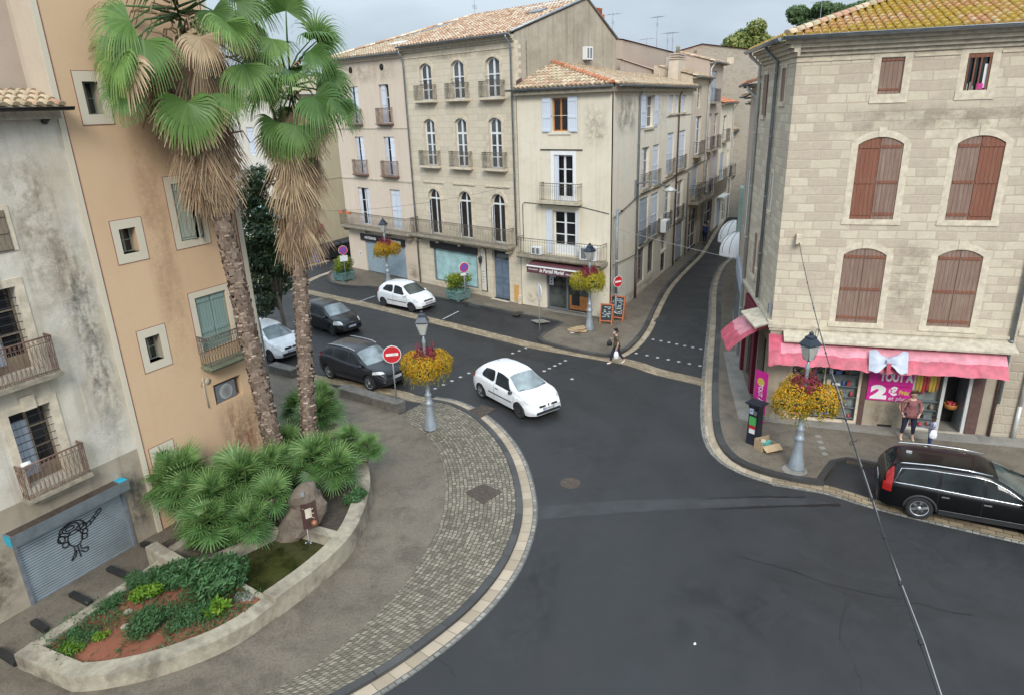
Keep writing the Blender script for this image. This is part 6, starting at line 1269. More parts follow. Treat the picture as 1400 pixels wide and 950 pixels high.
tall_palm('right tall fan palm with bright green crown over a tan dead skirt', b2, t2, c2, .235, .18, 1.25, .85, 12, 1.05, 5, .85, .85, [(389, 22, 392, -30, 1.0, 1.25, ''), (432, 58, 482, 32, .3, 1.35, ''), (420, 74, 452, 100, 1.0, 1.2, ''), (440, 104, 494, 118, .3, 1.25, ''), (426, 134, 468, 185, 1.2, 1.6, ''), (362, 108, 352, 150, .9, 1.1, ''), (402, 172, 404, 225, 1.1, 1.15, ''), (352, 74, 336, 130, .4, 1.2, ''), (452, 126, 480, 160, -.4, 1.1, ''), (378, 168, 370, 225, .8, 1.15, ''), (345, 30, 320, 70, .1, 1.2, ''), (425, 172, 442, 230, .8, 1.1, 'd'), (372, 60, 366, 120, 1.2, 1.0, '')])
def fan_shrub(label, base, hgt, spread, n, seed, rad=.5, cluster='fan palms planted round the fountain', trunks=3):
 random.seed(seed); P = thing('fan_palm', label, 'fan palm', base, 0, cluster); mb = MB(); st = MB(); tr = MB()
 heads = [V((random.uniform(-1, 1)*spread*.5, random.uniform(-1, 1)*spread*.5, hgt*random.uniform(.42, .75))) for _ in range(trunks)]
 for h_ in heads: tr.tube([V((h_.x*.4, h_.y*.4, -.15)), V((h_.x*.8, h_.y*.8, h_.z*.5)), h_], [.10, .09, .06], 7)
 for h_ in heads:
  for k in range(n//trunks):
   f = (k+.5)/(n//trunks); th = k*2.39996+random.uniform(-.3, .3); el = R(85-125*f)+random.uniform(-.15, .15); d = V((math.cos(th), math.sin(th), 0)); dirv = d*math.cos(el)+V((0, 0, 1))*math.sin(el)
   hub = h_+dirv*random.uniform(.35, .62)*spread*.62; st.tube([h_, h_.lerp(hub, .6)+V((0, 0, .03)), hub], [.012, .01, .007], 4, a=.7)
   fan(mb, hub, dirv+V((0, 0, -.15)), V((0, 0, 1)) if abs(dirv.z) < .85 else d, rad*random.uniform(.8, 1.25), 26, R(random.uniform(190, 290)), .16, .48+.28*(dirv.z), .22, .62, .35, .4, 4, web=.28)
 tr.build('stem', 'palm_bark', P); st.build('leaf_stalks', 'shrub_leaf', P); mb.build('foliage', 'fan_green', P); return P
fan_shrub('leftmost fan palm clump beside the raised bed wall, spreading towards the shutter', G(262, 700, ZS), 1.6, 1.35, 66, 11, .56, trunks=4)
fan_shrub('middle fan palm clump to the left of the fountain rock', G(335, 705, ZS), 1.7, 1.35, 66, 12, .56, trunks=4)
fan_shrub('lowest fan palm clump overhanging the corner of the raised bed', G(298, 742, ZS), 1.0, 1.15, 46, 16, .5, trunks=3)
fan_shrub('fan palm clump close behind the fountain rock, under the left tall trunk', G(372, 680, ZS), 1.35, 1.1, 50, 19, .52)
fan_shrub('fan palm clump between the lowest clump and the fountain rock', G(350, 726, ZS), 1.05, 1.0, 44, 23, .5)
fan_shrub('fan palm clump just right of the fountain rock, arching over it', G(452, 662, ZS), 1.45, 1.05, 48, 13, .52)
fan_shrub('small fan palm at the right rim of the planter wall', G(492, 632, ZS), 1.15, .75, 28, 14, .42, trunks=2)
fan_shrub('fan palm clump behind the right tall palm, nearest the stone bench wall', G(424, 592, .1), 1.55, 1.3, 60, 15, .58)
fan_shrub('small bushy fan palm between the two tall trunks', G(395, 640, ZS), 1.1, .8, 30, 17, .45, trunks=2)
def leaf_cloud(mb, centers, n, l, w, flat=.6, shell=.35, droop=0):
 tot = sum(r**2 for _, r, _ in centers)
 for c, r, sq in centers:
  c = V(c)
  for _ in range(int(n*r*r/tot)):
   d = rv(); rad = r*(1-shell*random.random()**1.6); p = c+V((d.x*rad, d.y*rad, d.z*rad*sq))
   nn = (d+rv()*flat).normalized(); u = nn.orthogonal().normalized(); u = (u*math.cos(0)+nn.cross(u)*random.uniform(-1, 1)).normalized(); u = (u+V((0, 0, -droop))).normalized()
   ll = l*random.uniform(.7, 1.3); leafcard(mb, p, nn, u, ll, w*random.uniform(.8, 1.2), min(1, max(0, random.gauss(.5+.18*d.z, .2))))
def broad_tree(name, label, base, blobs, n, l, w, mat, trunk_r, limbs, seed, cat='tree', group=None):
 random.seed(seed); P = thing(name, label, cat, base, 0, group); mb = MB(); o = V(base)
 tr = MB(); top = V(limbs[0]); tr.tube([V((0, 0, -.3)), top*.5+V((.1, 0, 0)), top], [trunk_r, trunk_r*.8, trunk_r*.6], 8)
 for c, r, sq in blobs: tr.tube([top*.7, (V(c)+top)*.5, V(c)], [trunk_r*.5, trunk_r*.3, .02], 5)
 tr.build('trunk', 'trunk_brown', P); leaf_cloud(mb, blobs, n, l, w); mb.build('crown', mat, P); return P
# glossy dark tree hugging the corner of the ochre house
mb_ = G(392, 478, 0); bt = UP(362, 300, mb_)-mb_
X = V((1, 0, 0));
bl = []
for x, y, r in ((352, 245, .75), (352, 290, .95), (368, 318, .8), (388, 285, .5), (360, 345, .95), (375, 362, .85), (352, 385, .8), (392, 368, .55), (366, 408, .6), (382, 393, .5), (358, 425, .5), (345, 320, .9), (348, 355, .9), (340, 265, .8)):
 p = UP(x, y, mb_)-mb_; bl.append(((p.x, p.y+random.uniform(-.6, .6), p.z), r*.95, .85))
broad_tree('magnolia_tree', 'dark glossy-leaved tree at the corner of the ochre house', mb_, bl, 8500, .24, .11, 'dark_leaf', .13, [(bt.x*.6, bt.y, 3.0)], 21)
# trees on the hill beyond the roofs
hl = MB();
for i in range(20):
 for j in range(6):
  def hz(a, b): return 14*math.sin(math.pi*min(1, b/6*1.0)*.5)+2*noise.noise(V((a*.4, b*.5, 1)))
  x0, y0 = -60+i*14, 92+j*20; hl.face([(x0, y0, -3+hz(i, j)), (x0+14, y0, -3+hz(i+1, j)), (x0+14, y0+20, -3+hz(i+1, j+1)), (x0, y0+20, -3+hz(i, j+1))])
plain('hill_green', (.07, .085, .04), .95, var=.3, scale=.3); struct(hl.build('hill', 'hill_green'))
def far_tree(label, px, py, dist, r, mat, seed, sq=.8, n=5200, lobes=9):
 d = ray(px, py); d = d/d.y; c = CAM+d*dist; b = V((c.x, c.y, .5)); h_ = c.z-.5; random.seed(seed); bl = []
 for k in range(lobes): a = random.uniform(0, 6.28); q = random.uniform(.2, .75); bl.append(((math.cos(a)*r*q*1.15, math.sin(a)*r*q, h_+random.uniform(-.45, .55)*r), r*random.uniform(.28, .5), sq))
 broad_tree('hill_tree', label, b, bl, n, .55, .34, mat, .35, [(0, 0, h_-r*.7)], seed, 'tree', 'trees on the hill beyond the roofs')
far_tree('yellow-green rounded tree above the far roofs', 1026, 60, 118, 4.6, 'far_crown', 31)
far_tree('dark green rounded tree just left of the yellow-green one, above the far roofs', 1002, 70, 124, 3.6, 'pine_crown', 32)
far_tree('small yellow-green tree low between the far roofs and the stone house', 1052, 72, 126, 3.6, 'far_crown', 33)
far_tree('dark umbrella pine above the mossy roof', 1105, 30, 135, 4.0, 'pine_crown', 34, .55)
far_tree('olive-green pine farthest right behind the mossy roof', 1160, 24, 140, 4.2, 'pine_crown', 35, .5)
far_tree('low dark pine between the umbrella pine and the mossy roof', 1135, 30, 138, 3.6, 'pine_crown', 36, .5)
# ------------------------------------------------------------------ stone planter with its fountain
plain('planter_stone', (.40, .35, .25), .85, var=.3, scale=2.5, bump=.4)
def stained_stone():
 t = NT('planter_stone'); v = t.coord(); a = t.noise(v, 1.1, 8, .68, .4); b = t.noise(v, 5, 7, .7); c = t.ramp(b, [(.3, (.255, .22, .16)), (.7, (.40, .355, .265))])
 c = t.mix(t.ramp(a, [(.46, (0, 0, 0)), (.64, (.8,)*3)]), c, (.12, .10, .075)); t.col(c); t.set(Roughness=.85); t.bump(b, .4, .015); MATS['planter_stone'] = t.m
stained_stone()
def soil():
 t = NT('red_soil'); v = t.coord(); a = t.noise(v, 2, 7, .7); b = t.noise(v, 40, 4, .8); t.col(t.ramp(t.mix(.5, a, b), [(.3, (.15, .05, .028)), (.65, (.30, .105, .055))])); t.set(Roughness=.95); t.bump(b, .8, .02); MATS['red_soil'] = t.m
soil(); plain('dark_soil', (.055, .042, .03), .95, var=.4, scale=8, bump=.6); plain('algae_floor', (.075, .075, .02), .6, var=.5, scale=2.2)
olow = spline(G2([(93, 926), (137, 922), (207, 907), (286, 879), (336, 853), (379, 822)], .45), 8)
ohigh = spline(G2([(376, 818), (433, 776), (476, 735), (497, 697), (506, 660), (502, 632), (490, 606)], .6)+[V((-6.1, 22.3, .6)), V((-7.4, 22.2, .6))], 8)
outer = olow+ohigh
back = G2([(18.6, 894), (120, 826), (215, 765)], .45)
ring = [V((p.x, p.y, 0)) for p in outer]
left = [V((back[0].x, back[0].y, 0)), V((back[2].x, back[2].y, 0)), V((back[2].x, back[2].y, 0))+ (V((back[2].x, back[2].y, 0))-V((back[0].x, back[0].y, 0))).normalized()*4.4]
poly = left[::-1] + ring                                  # closed outline, seen from above
def cut(P, a, b): return [p for i, p in enumerate(P) if a <= i <= b]
PL = thing('fountain_planter', 'long curved stone planter with a small fountain basin and raised beds', 'planter', (ring[0].x, ring[0].y, 0)); OP = Matrix.Translation(PL.location).inverted()
def wallrun(P, w_, z1, name): mb = MB(OP); sweep(mb, P, w_, 0, z1); return mb.build(name, 'planter_stone', PL)
fl = lambda L_: [V((p.x, p.y, 0)) for p in L_]
wallrun(fl(olow), -.42, .44, 'rim_wall'); wallrun(fl(ohigh), -.44, .60, 'high_rim_wall')
wallrun(resample([left[0], ring[0]], 6), -.40, .447, 'rim_wall'); wallrun(resample([left[1], left[0]], 10), -.28, .434, 'rim_wall'); wallrun(resample([left[2], left[1]], 10), -.28, .594, 'high_rim_wall')
crs = fl(G2([(214, 742), (262, 770)], .6)); cr2 = fl(G2([(262, 764), (298, 754), (345, 733), (376, 718)], .58))
wallrun(resample(crs, 4), .3, .66, 'cross_wall'); wallrun(resample(cr2, 8), .22, .58, 'basin_wall'); wallrun(resample(fl(G2([(305, 780), (340, 800), (364, 814)], .4)), 4), .12, .4, 'basin_edge')
wallrun(resample(fl(G2([(418, 714), (470, 728)], .6)), 4), .3, .606, 'basin_wall')
inner = offset(ohigh, -.3)
def poly_at(P, z, name, mat): mb = MB(OP); mb.face([(p.x, p.y, z) for p in P]); return mb.build(name, mat, PL)
lowbed = G2([(40, 884), (100, 842), (216, 772), (262, 785), (345, 806), (372, 812), (352, 832), (290, 864), (210, 894), (140, 909), (90, 914)], .33); poly_at(lowbed, .33, 'red_bed', 'red_soil')
basin = G2([(296, 770), (400, 716), (450, 726), (462, 738), (430, 772), (385, 806), (366, 816)], .30); poly_at(G2([(285, 775), (366, 730), (400, 710), (472, 733), (435, 786), (372, 832)], .12), .12, 'basin_floor', 'algae_floor')
hi = [V((p.x, p.y, 0)) for p in G2([(214, 744), (300, 758), (376, 722), (462, 724)], .5)] + fl(inner[14:]) + [left[2]]; poly_at(hi, .46, 'palm_bed', 'dark_soil')
wt = NT('pool_water'); wt.col(wt.ramp(wt.noise(wt.coord(), 2.2, 5), [(.35, (.016, .019, .006)), (.65, (.05, .05, .015))])); wt.set(Roughness=.05); wt.b.inputs['Specular IOR Level'].default_value = .45; wt.bump(wt.noise(wt.coord(), 9, 3), .15, .02); MATS['pool_water'] = wt.m
mb = MB(); mb.face([(p.x, p.y, .30) for p in basin]); struct(mb.build('water', 'pool_water'))
# the rock with its spout plate
def rockmat():
 t = NT('rock'); v = t.coord(); a = t.noise(v, 2.2, 8, .7, .6); b = t.noise(v, 9, 7, .7); c = t.ramp(t.mix(.4, a, b), [(.3, (.05, .036, .027)), (.5, (.13, .10, .074)), (.7, (.22, .17, .122))]); t.col(c); t.set(Roughness=.75); t.bump(b, .6, .03); MATS['rock'] = t.m
rockmat()
plain('rock_dark', (.05, .022, .018), .45, var=.3, scale=6); plain('copper', (.30, .13, .07), .45, .4, var=.3)
rb = G(410, 738, .1); RK = thing('fountain_rock', 'big brown upright rock with a water spout and a dark plate, standing over the basin', 'fountain', rb)
def rock_mesh(rings, name, mat, seed, n=15):
 mb = MB(); prev = None
 for k, (c, rx, ry, an) in enumerate(rings):
  ring_ = []
  for j in range(n):
   t = 6.2832*j/n; p = V((rx*math.cos(t), ry*math.sin(t), 0)); p.rotate(Matrix.Rotation(an, 3, 'Z')); p += V(c); p += rv()*.0+V((1, 1, .6))*noise.noise(p*2.6+V((seed, 0, 0)))*.14
   ring_.append(mb.pt(p))
  if prev: [mb.fi((prev[j], prev[(j+1) % n], ring_[(j+1) % n], ring_[j]), None, .5, 0, (j+k) % 3 == 0) for j in range(n)]
  else: mb.fi(ring_[::-1])
  prev = ring_
 mb.fi(prev); return mb.build(name, mat, RK)
q = lambda x, y: UP(x, y, rb)-rb
rl = lambda x, y, rx, ry, an=0: (q(x, y), rx*.88, ry*.9, an)
rock_mesh([rl(391, 764, .16, .15), rl(392, 757, .24, .22), rl(394, 745, .31, .3), rl(398, 733, .40, .36), rl(406, 722, .55, .4), rl(413, 713, .64, .42), rl(419, 700, .61, .40), rl(420, 690, .56, .38), rl(418, 679, .45, .34), rl(415, 670, .33, .28), rl(417, 663, .2, .2), rl(418, 660, .07, .08)], 'boulder', 'rock', 3)
fwd = V((-rb.x, -rb.y, 0)).normalized(); pc = q(421, 694)+fwd*.36; rt = V((fwd.y*-1, fwd.x, 0)); rt = V((1, 0, 0)) - fwd*fwd.x; rt.normalize(); upv = V((0, 0, 1))+fwd*-.15
mb = MB(); mb.obox(pc, (rt+V((0, 0, .12)), upv, fwd), (.2, .34, .05)); plate = mb.build('dark_plate', 'rock_dark', RK)
mb = MB(); mb.obox(pc+fwd*.055+V((-.02, 0, .08)), (rt+V((0, 0, .15)), upv, fwd), (.085, .13, .008)); [mb.obox(pc+fwd*.055+V((-.02+sx*.11, 0, .08+sz*.13)), (rt+V((0, 0, .6*sx*sz)), upv, fwd), (.04, .008, .006)) for sx in (-1, 1) for sz in (-1, 0, 1)]; mb.build('emblem', 'stone_ledge', plate)
mb = MB(); mb.lathe([(.0, -.09), (.07, -.06), (.095, 0), (.07, .06), (0, .09)], pc+fwd*.09+V((.1, 0, -.2)), 14); mb.build('copper_ball', 'copper', plate)
mb = MB(); sp = pc+fwd*.1+V((-.12, 0, -.36)); mb.tube([pc+V((-.12, 0, -.3)), sp+V((0, 0, .02)), sp], .03, 8); mb.build('spout', 'turquoise', RK)
plain('water_jet', (.6, .65, .68), .1, var=.1); mb = MB(); mb.tube([sp, sp+fwd*.05+V((0, 0, -.12)), sp+fwd*.08+V((0, 0, -.3)), V(((sp+fwd*.09).x, (sp+fwd*.09).y, .2))], [.007, .006, .005, .006], 5); [mb.lathe([(0, 0), (random.uniform(.006, .02), .008), (0, .03)], V(((sp+fwd*.09).x+random.uniform(-.08, .08), (sp+fwd*.09).y+random.uniform(-.08, .08), .2)), 6) for _ in range(10)]; tag(mb.build('water_jet', 'water_jet'), 'thin white jet of water falling from the rock into the basin', 'water jet'); bpy.data.objects['water_jet'].location = rb
mb = MB(); c_ = q(412, 668)+fwd*.3; mb.obox(c_, (rt, upv, fwd), (.05, .06, .02)); mb.build('round_badge', 'grey_metal', RK)
# low plants of the red bed
def bush(name, label, px, z, r, hgt, n, l, w, mat, seed, cat='plant', group=None, blobs=4, droop=0):
 random.seed(seed); b = G(*px, z); P = thing(name, label, cat, b, 0, group); bl = [((random.uniform(-1, 1)*r*.6, random.uniform(-1, 1)*r*.6, hgt*random.uniform(.35, .65)), r*random.uniform(.45, .7), hgt/(2*r)*1.1) for _ in range(blobs)]
 st = MB(); [st.tube([V((0, 0, -.05)), V(c)*.5, V(c)], [.02, .014, .006], 4) for c, _, _ in bl]; st.build('stem', 'trunk_brown', P); mb = MB(); leaf_cloud(mb, bl, n, l, w, .8, .7, droop); mb.build('foliage', mat, P); return P
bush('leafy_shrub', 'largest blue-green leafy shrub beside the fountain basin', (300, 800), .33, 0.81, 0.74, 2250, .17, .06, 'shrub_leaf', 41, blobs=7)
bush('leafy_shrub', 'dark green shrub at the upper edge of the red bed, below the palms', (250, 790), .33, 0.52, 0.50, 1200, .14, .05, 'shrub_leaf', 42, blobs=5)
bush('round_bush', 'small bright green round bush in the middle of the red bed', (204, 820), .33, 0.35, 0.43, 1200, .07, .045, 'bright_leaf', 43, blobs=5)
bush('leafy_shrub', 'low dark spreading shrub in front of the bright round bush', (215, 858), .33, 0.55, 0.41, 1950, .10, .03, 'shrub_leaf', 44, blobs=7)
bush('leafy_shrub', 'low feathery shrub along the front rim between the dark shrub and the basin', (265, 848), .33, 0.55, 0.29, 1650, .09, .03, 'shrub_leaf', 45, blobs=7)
bush('leafy_shrub', 'bright broad-leaved sprout near the basin corner', (300, 838), .33, 0.22, 0.36, 180, .16, .08, 'bright_leaf', 46, blobs=3)
bush('grass_tuft', 'grassy tuft along the back rim left of the round bush', (160, 826), .33, 0.33, 0.26, 750, .13, .02, 'shrub_leaf', 47, blobs=4)
bush('grass_tuft', 'longer grassy tuft on the back rim behind the round bush', (192, 798), .33, 0.39, 0.36, 900, .15, .02, 'shrub_leaf', 48, blobs=4)
bush('ground_plant', 'flat green mat along the left edge of the red bed', (112, 868), .33, 0.44, 0.12, 1050, .07, .03, 'shrub_leaf', 49, blobs=6)
bush('ground_plant', 'flat green mat at the front left tip of the red bed', (95, 886), .33, 0.33, 0.10, 750, .07, .03, 'bright_leaf', 50, blobs=5)
bush('ground_plant', 'tiny green plant alone on the bare red soil', (137, 873), .33, 0.17, 0.14, 270, .08, .03, 'bright_leaf', 51, blobs=3)
bush('ground_plant', 'dark low leaves under the small fan palm inside the rim', (478, 680), .5, 0.45, 0.30, 750, .14, .05, 'shrub_leaf', 52, blobs=4)
bush('ground_plant', 'dark low leaves at the foot of the two tall palms', (420, 640), .5, 0.65, 0.42, 1200, .14, .06, 'shrub_leaf', 53, blobs=5)
for i, (px, lb) in enumerate((((178, 838), 'pale lump of stone beside the bright round bush'), ((172, 858), 'small pale pebble pile edge left of the dark shrub'))):
 b = G(*px, .33); mb = MB(); random.seed(60+i); [mb.lathe([(0, 0), (.09, .01), (.11, .06), (.06, .1), (0, .11)], (b.x+random.uniform(-.12, .12), b.y+random.uniform(-.05, .05), .32), 7, sm=False) for _ in range(1)]; tag(mb.build('bed_stone', 'stone_dirty'), lb, 'stone')
gc = MB(); random.seed(77)
def inside(x, y, P):
 c = False; j = len(P)-1
 for i in range(len(P)):
  if (P[i].y > y) != (P[j].y > y) and x < (P[j].x-P[i].x)*(y-P[i].y)/(P[j].y-P[i].y)+P[i].x: c = not c
  j = i
 return c
xs = [p.x for p in lowbed]; ys = [p.y for p in lowbed]; k = 0
while k < 5200:
 x, y = random.uniform(min(xs), max(xs)), random.uniform(min(ys), max(ys))
 if not inside(x, y, lowbed): k += .05; continue
 nz_ = noise.noise(V((x*1.6, y*1.6, 4))); bare = min(math.hypot(x-q_.x, y-q_.y)/r_ for q_, r_ in ((G(140, 882, .33), .5), (G(195, 880, .33), .42), (G(245, 868, .33), .2)))
 if bare+nz_*.5 < 1 and random.random() > .04: k += .2; continue
 if nz_ < -.25 and random.random() > .2: k += .2; continue
 n_ = (V((0, 0, 1))+rv()*.9).normalized(); u = n_.orthogonal(); u.rotate(Matrix.Rotation(random.uniform(0, 6.28), 3, n_)); leafcard(gc, V((x, y, .335+random.uniform(0, .09+.12*max(0, nz_)))), n_, u, random.uniform(.04, .1), random.uniform(.015, .04), random.random()); k += 1
gc = gc.build('ground_cover', 'shrub_leaf'); gc['kind'] = 'stuff'
gv = MB(); gb = G(335, 815, .34)
for _ in range(260): p = V((gb.x+random.uniform(-.25, .22), gb.y+random.uniform(-.14, .14), .335)); s_ = random.uniform(.012, .03); gv.obox(p, (rv(), rv(), rv()), (s_, s_, s_*.7))
gv = gv.build('gravel', 'concrete'); gv['kind'] = 'stuff'
plain('black_beam', (.02, .019, .018), .6, var=.3, bump=.3)
for a, b, lb in (((-2, 890), (24, 907), 'black timber stop by the left tip of the planter'), ((46, 850), (64, 862), 'black timber stop in front of the left edge of the shutter'), ((98, 812), (124, 825), 'black timber stop below the middle of the shutter'), ((149, 777), (176, 789), 'black timber stop below the right part of the shutter'), ((195, 743), (213, 752), 'black timber stop right of the shutter, half behind the raised wall')):
 A, B = G(*a, .1), G(*b, .1); d = (B-A).normalized(); mb = MB(); mb.obox((A+B)/2, (d, V((-d.y, d.x, 0)), V((0, 0, 1))), ((B-A).length/2, .075, .07)); tag(mb.build('timber_stop', 'black_beam'), lb, 'wheel stop', 'black timber stops in front of the shutter')
# ------------------------------------------------------------------ cars: one lofted body each, panes and lamps lying on its own surface
def paint(name, c, metal=0, rough=.3):
 t = NT(name); v = t.coord(); n = t.noise(v, 3, 4); c = lin(c); t.col(t.ramp(n, [(.3, [x*.93 for x in c]), (.7, [min(1, x*1.05) for x in c])])); t.set(Roughness=rough, Metallic=metal)
 t.b.inputs['Coat Weight'].default_value = .35; t.b.inputs['Specular IOR Level'].default_value = .35; t.b.inputs['Coat Roughness'].default_value = .06; MATS[name] = t.m
paint('car_white', (.74, .75, .76)); paint('car_black', (.004, .004, .0045)); MATS['car_black'].node_tree.nodes['Principled BSDF'].inputs['Specular IOR Level'].default_value = .18; MATS['car_black'].node_tree.nodes['Principled BSDF'].inputs['Coat Weight'].default_value = .22; paint('car_grey', (.018, .019, .023), .1); paint('car_dark', (.011, .012, .013), .1)
glass('car_glass', (.016, .02, .02), .05, .6); MATS['car_glass'].node_tree.nodes['Principled BSDF'].inputs['Specular IOR Level'].default_value = .28; glass('windscreen', (.20, .235, .24), .08, .55); glass('screen_dark', (.06, .075, .07), .06, .6)  # windscreen: bright sky reflection put into its pale base colour
plain('tyre', (.018, .018, .019), .85, var=.2, bump=.2); plain('alloy', (.58, .59, .60), .35, .5, var=.15); plain('steel_cap', (.055, .05, .047), .6, .2, var=.2)
plain('car_trim', (.022, .022, .024), .6, var=.15); plain('chrome', (.62, .63, .64), .2, .9, var=.05); plain('head_glass', (.62, .63, .62), .12, .1, var=.25, scale=25); plain('tail_red', (.30, .012, .010), .25, var=.2, scale=20); plain('plate_white', (.65, .66, .66), .5); plain('plate_ink', (.03, .03, .04), .6); plain('plate_blue', (.02, .06, .35), .5)
def interp(P, x):
 if x <= P[0][0]: return P[0][1]
 for (a, b), (c, d) in zip(P, P[1:]):
  if x <= c: t = (x-a)/(c-a); t = t*t*(3-2*t)*.35+t*.65; return b+(d-b)*t
 return P[-1][1]
def smoothed(P, wd=.09): return lambda x: sum(interp(P, x+o_*wd)*k for o_, k in ((-1, .15), (-.5, .2), (0, .3), (.5, .2), (1, .15)))
class Car:
 def __init__(s, L, W, top, belt, wf, wr, rw, tumble=.20, floor=.2, tail=.86, nose=.72):
  s.L, s.W, s.wf, s.wr, s.rw = L, W, wf, wr, rw; s.top = smoothed(top); s.belt = smoothed(belt); s.tumble, s.floor, s.tail, s.nose = tumble, floor, tail, nose
 def hw(s, x):
  h = s.L/2; w = s.W/2
  if x > h-.75: w *= 1-(1-s.nose)*((x-h+.75)/.75)**2.6
  if x < -h+.5: w *= 1-(1-s.tail)*((-h+.5-x)/.5)**2.4
  return w*(1-.012*(x/h)**2)
 def sec(s, x):
  """half section, floor centre to roof centre, as (y, z)"""
  w = s.hw(x); zt = s.top(x); zb = min(s.belt(x), zt-.05); h = zt-zb; h0 = s.L/2
  zf = s.floor+.06*max(0, (abs(x)-h0+.4)/.4)**2
  wt = w-.045-s.tumble*min(1, h/.5)
  C_ = [(0, zf), (w*.86, zf), (w*.955, zf+.07), (w*.99, zf+(zb-zf)*.35), (w, zf+(zb-zf)*.6), (w*.985, zb-.09), (w*.955, zb-.012), (w*.93-.004, zb+min(.04, h*.25)), (wt+.03+.05*min(1, h/.5), zt-max(.03, h*.42)), (wt, zt-min(.085, h*.3)), (wt-.07, zt-min(.03, h*.12)), (wt*.55, zt+.012), (0, zt+.022)]
  P = spline([V((a, b, 0)) for a, b in C_], 3); return [(p.x, p.y) for p in P]
 def Y(s, x, z):
  P = s.sec(x); best = None
  for (a, b), (c, d) in zip(P[4:], P[5:]):
   if (b <= z <= d) or (d <= z <= b): t = (z-b)/(d-b) if d != b else 0; best = a+(c-a)*t; break
  return best if best is not None else P[-8][0]
 def Zt(s, x, y):
  P = s.sec(x)[::-1]
  for (a, b), (c, d) in zip(P, P[1:]):
   if a <= y <= c: t = (y-a)/(c-a) if c > a else 0; return b+(d-b)*t
  return P[6][1]
 def body(s, name, mat, parent, dark='car_trim'):
  bm = bmesh.new(); N = 58; rings = []; h = s.L/2; xs = [-h*math.cos(math.pi*k/N)*.35+(-h+2*h*k/N)*.65 for k in range(N+1)]
  for x in xs:
   P = s.sec(x); r = [bm.verts.new((x, a, b)) for a, b in P] + [bm.verts.new((x, -a, b)) for a, b in P[-2:0:-1]]; rings.append(r)
  for A_, B_ in zip(rings, rings[1:]):
   n = len(A_)
   for k in range(n): bm.faces.new((A_[k], A_[(k+1) % n], B_[(k+1) % n], B_[k]))
  bm.faces.new(rings[0][::-1]); bm.faces.new(rings[-1]); bmesh.ops.recalc_face_normals(bm, faces=bm.faces)
  me = bpy.data.meshes.new(name); bm.to_mesh(me); bm.free(); o = bpy.data.objects.new(name, me); C.objects.link(o)
  cut_ = MB()
  for x in (s.wf, s.wr):
   for sg in (-1, 1): cut_.lathe([(s.rw*1.13, -.21), (s.rw*1.13, .21)], (x, sg*(s.W/2-.06), s.rw), 26, 'y', sm=False)
  cb = cut_.build('arch_cutter', dark); cbm = bmesh.new(); cbm.from_mesh(cb.data); bmesh.ops.recalc_face_normals(cbm, faces=cbm.faces); cbm.to_mesh(cb.data); cbm.free()
  md = o.modifiers.new('b', 'BOOLEAN'); md.object = cb; md.operation = 'DIFFERENCE'; md.solver = 'EXACT'
  bpy.context.view_layer.update(); ev = o.evaluated_get(bpy.context.evaluated_depsgraph_get()); m2 = bpy.data.meshes.new_from_object(ev); o.modifiers.clear(); o.data = m2; bpy.data.objects.remove(cb)
  m2.materials.clear(); m2.materials.append(MATS[mat]); m2.materials.append(MATS[dark])
  for p in m2.polygons:
   c = p.center; inside = any(math.hypot(c.x-x, c.z-s.rw) < s.rw*1.125+.004 for x in (s.wf, s.wr)) and abs(c.y) < s.W/2*.999 and abs(c.y) > s.W/2-.3 and not (abs(p.normal.y) > .6 and abs(c.y) > s.W/2-.1)
   p.material_index = 1 if inside or c.z < s.floor+.03 else 0; p.use_smooth = not inside
  o.parent = parent; return o
 def side_pane(s, name, mat, parent, side, x0, x1, zlo=.035, zhi=.10, off=.007, n=12, slope0=0, slope1=0, rnd=.0):
  """window strip between belt and roof edge from x0 to x1; slope tilts the ends"""
  mb = MB(); m_ = 7; g = []
  for i in range(n+1):
   row_ = []
   for j in range(m_+1):
    t = j/m_; f = i/n; xa = x0+slope0*t; xb = x1+slope1*t; x = xa+(xb-xa)*f
    b = s.belt(x)+zlo; tp = s.top(x)-zhi
    if tp < b+.01: tp = b+.01
    z = b+(tp-b)*t
    if rnd:
     e = min(f, 1-f); z = b+(tp-b)*(.5+(t-.5)*(1-rnd*max(0, 1-e/.12)**2))
    row_.append(mb.pt((x, side*(s.Y(x, z)+off), z)))
   g.append(row_)
  for i in range(n):
   for j in range(m_): mb.fi((g[i][j], g[i+1][j], g[i+1][j+1], g[i][j+1]), None, .5, 0, True)
  return mb.build(name, mat, parent)
 def top_pane(s, name, mat, parent, x0, x1, k=.86, off=.008, n=10, m_=10, bow=.0):
  mb = MB(); g = []
  for i in range(n+1):
   row_ = []
   for j in range(m_+1):
    q = -1+2*j/m_; x = x0+(x1-x0)*i/n+bow*(1-q*q)*(1-i/n)
    P = s.sec(x); ed = P[-10][0]; y = ed*k*q if True else 0; row_.append(mb.pt((x, y, s.Zt(x, abs(y))+off)))
   g.append(row_)
  for i in range(n):
   for j in range(m_): mb.fi((g[i][j], g[i+1][j], g[i+1][j+1], g[i][j+1]), None, .5, 0, True)
  return mb.build(name, mat, parent)
 def patch(s, name, mat, parent, side, x0, x1, z0, z1, off=.008, n=8, m_=5, taper=0):
  mb = MB(); g = []
  for i in range(n+1):
   f = i/n; a, b = z0+taper*f*(z1-z0), z1-taper*f*(z1-z0)*0; x = x0+(x1-x0)*f; row_ = []
   for j in range(m_+1): z = a+(b-a)*j/m_; row_.append(mb.pt((x, side*(s.Y(x, min(z, s.top(x)-.02))+off), min(z, s.top(x)-.015)+.004)))
   g.append(row_)
  for i in range(n):
   for j in range(m_): mb.fi((g[i][j], g[i+1][j], g[i+1][j+1], g[i][j+1]), None, .5, 0, True)
  return mb.build(name, mat, parent)
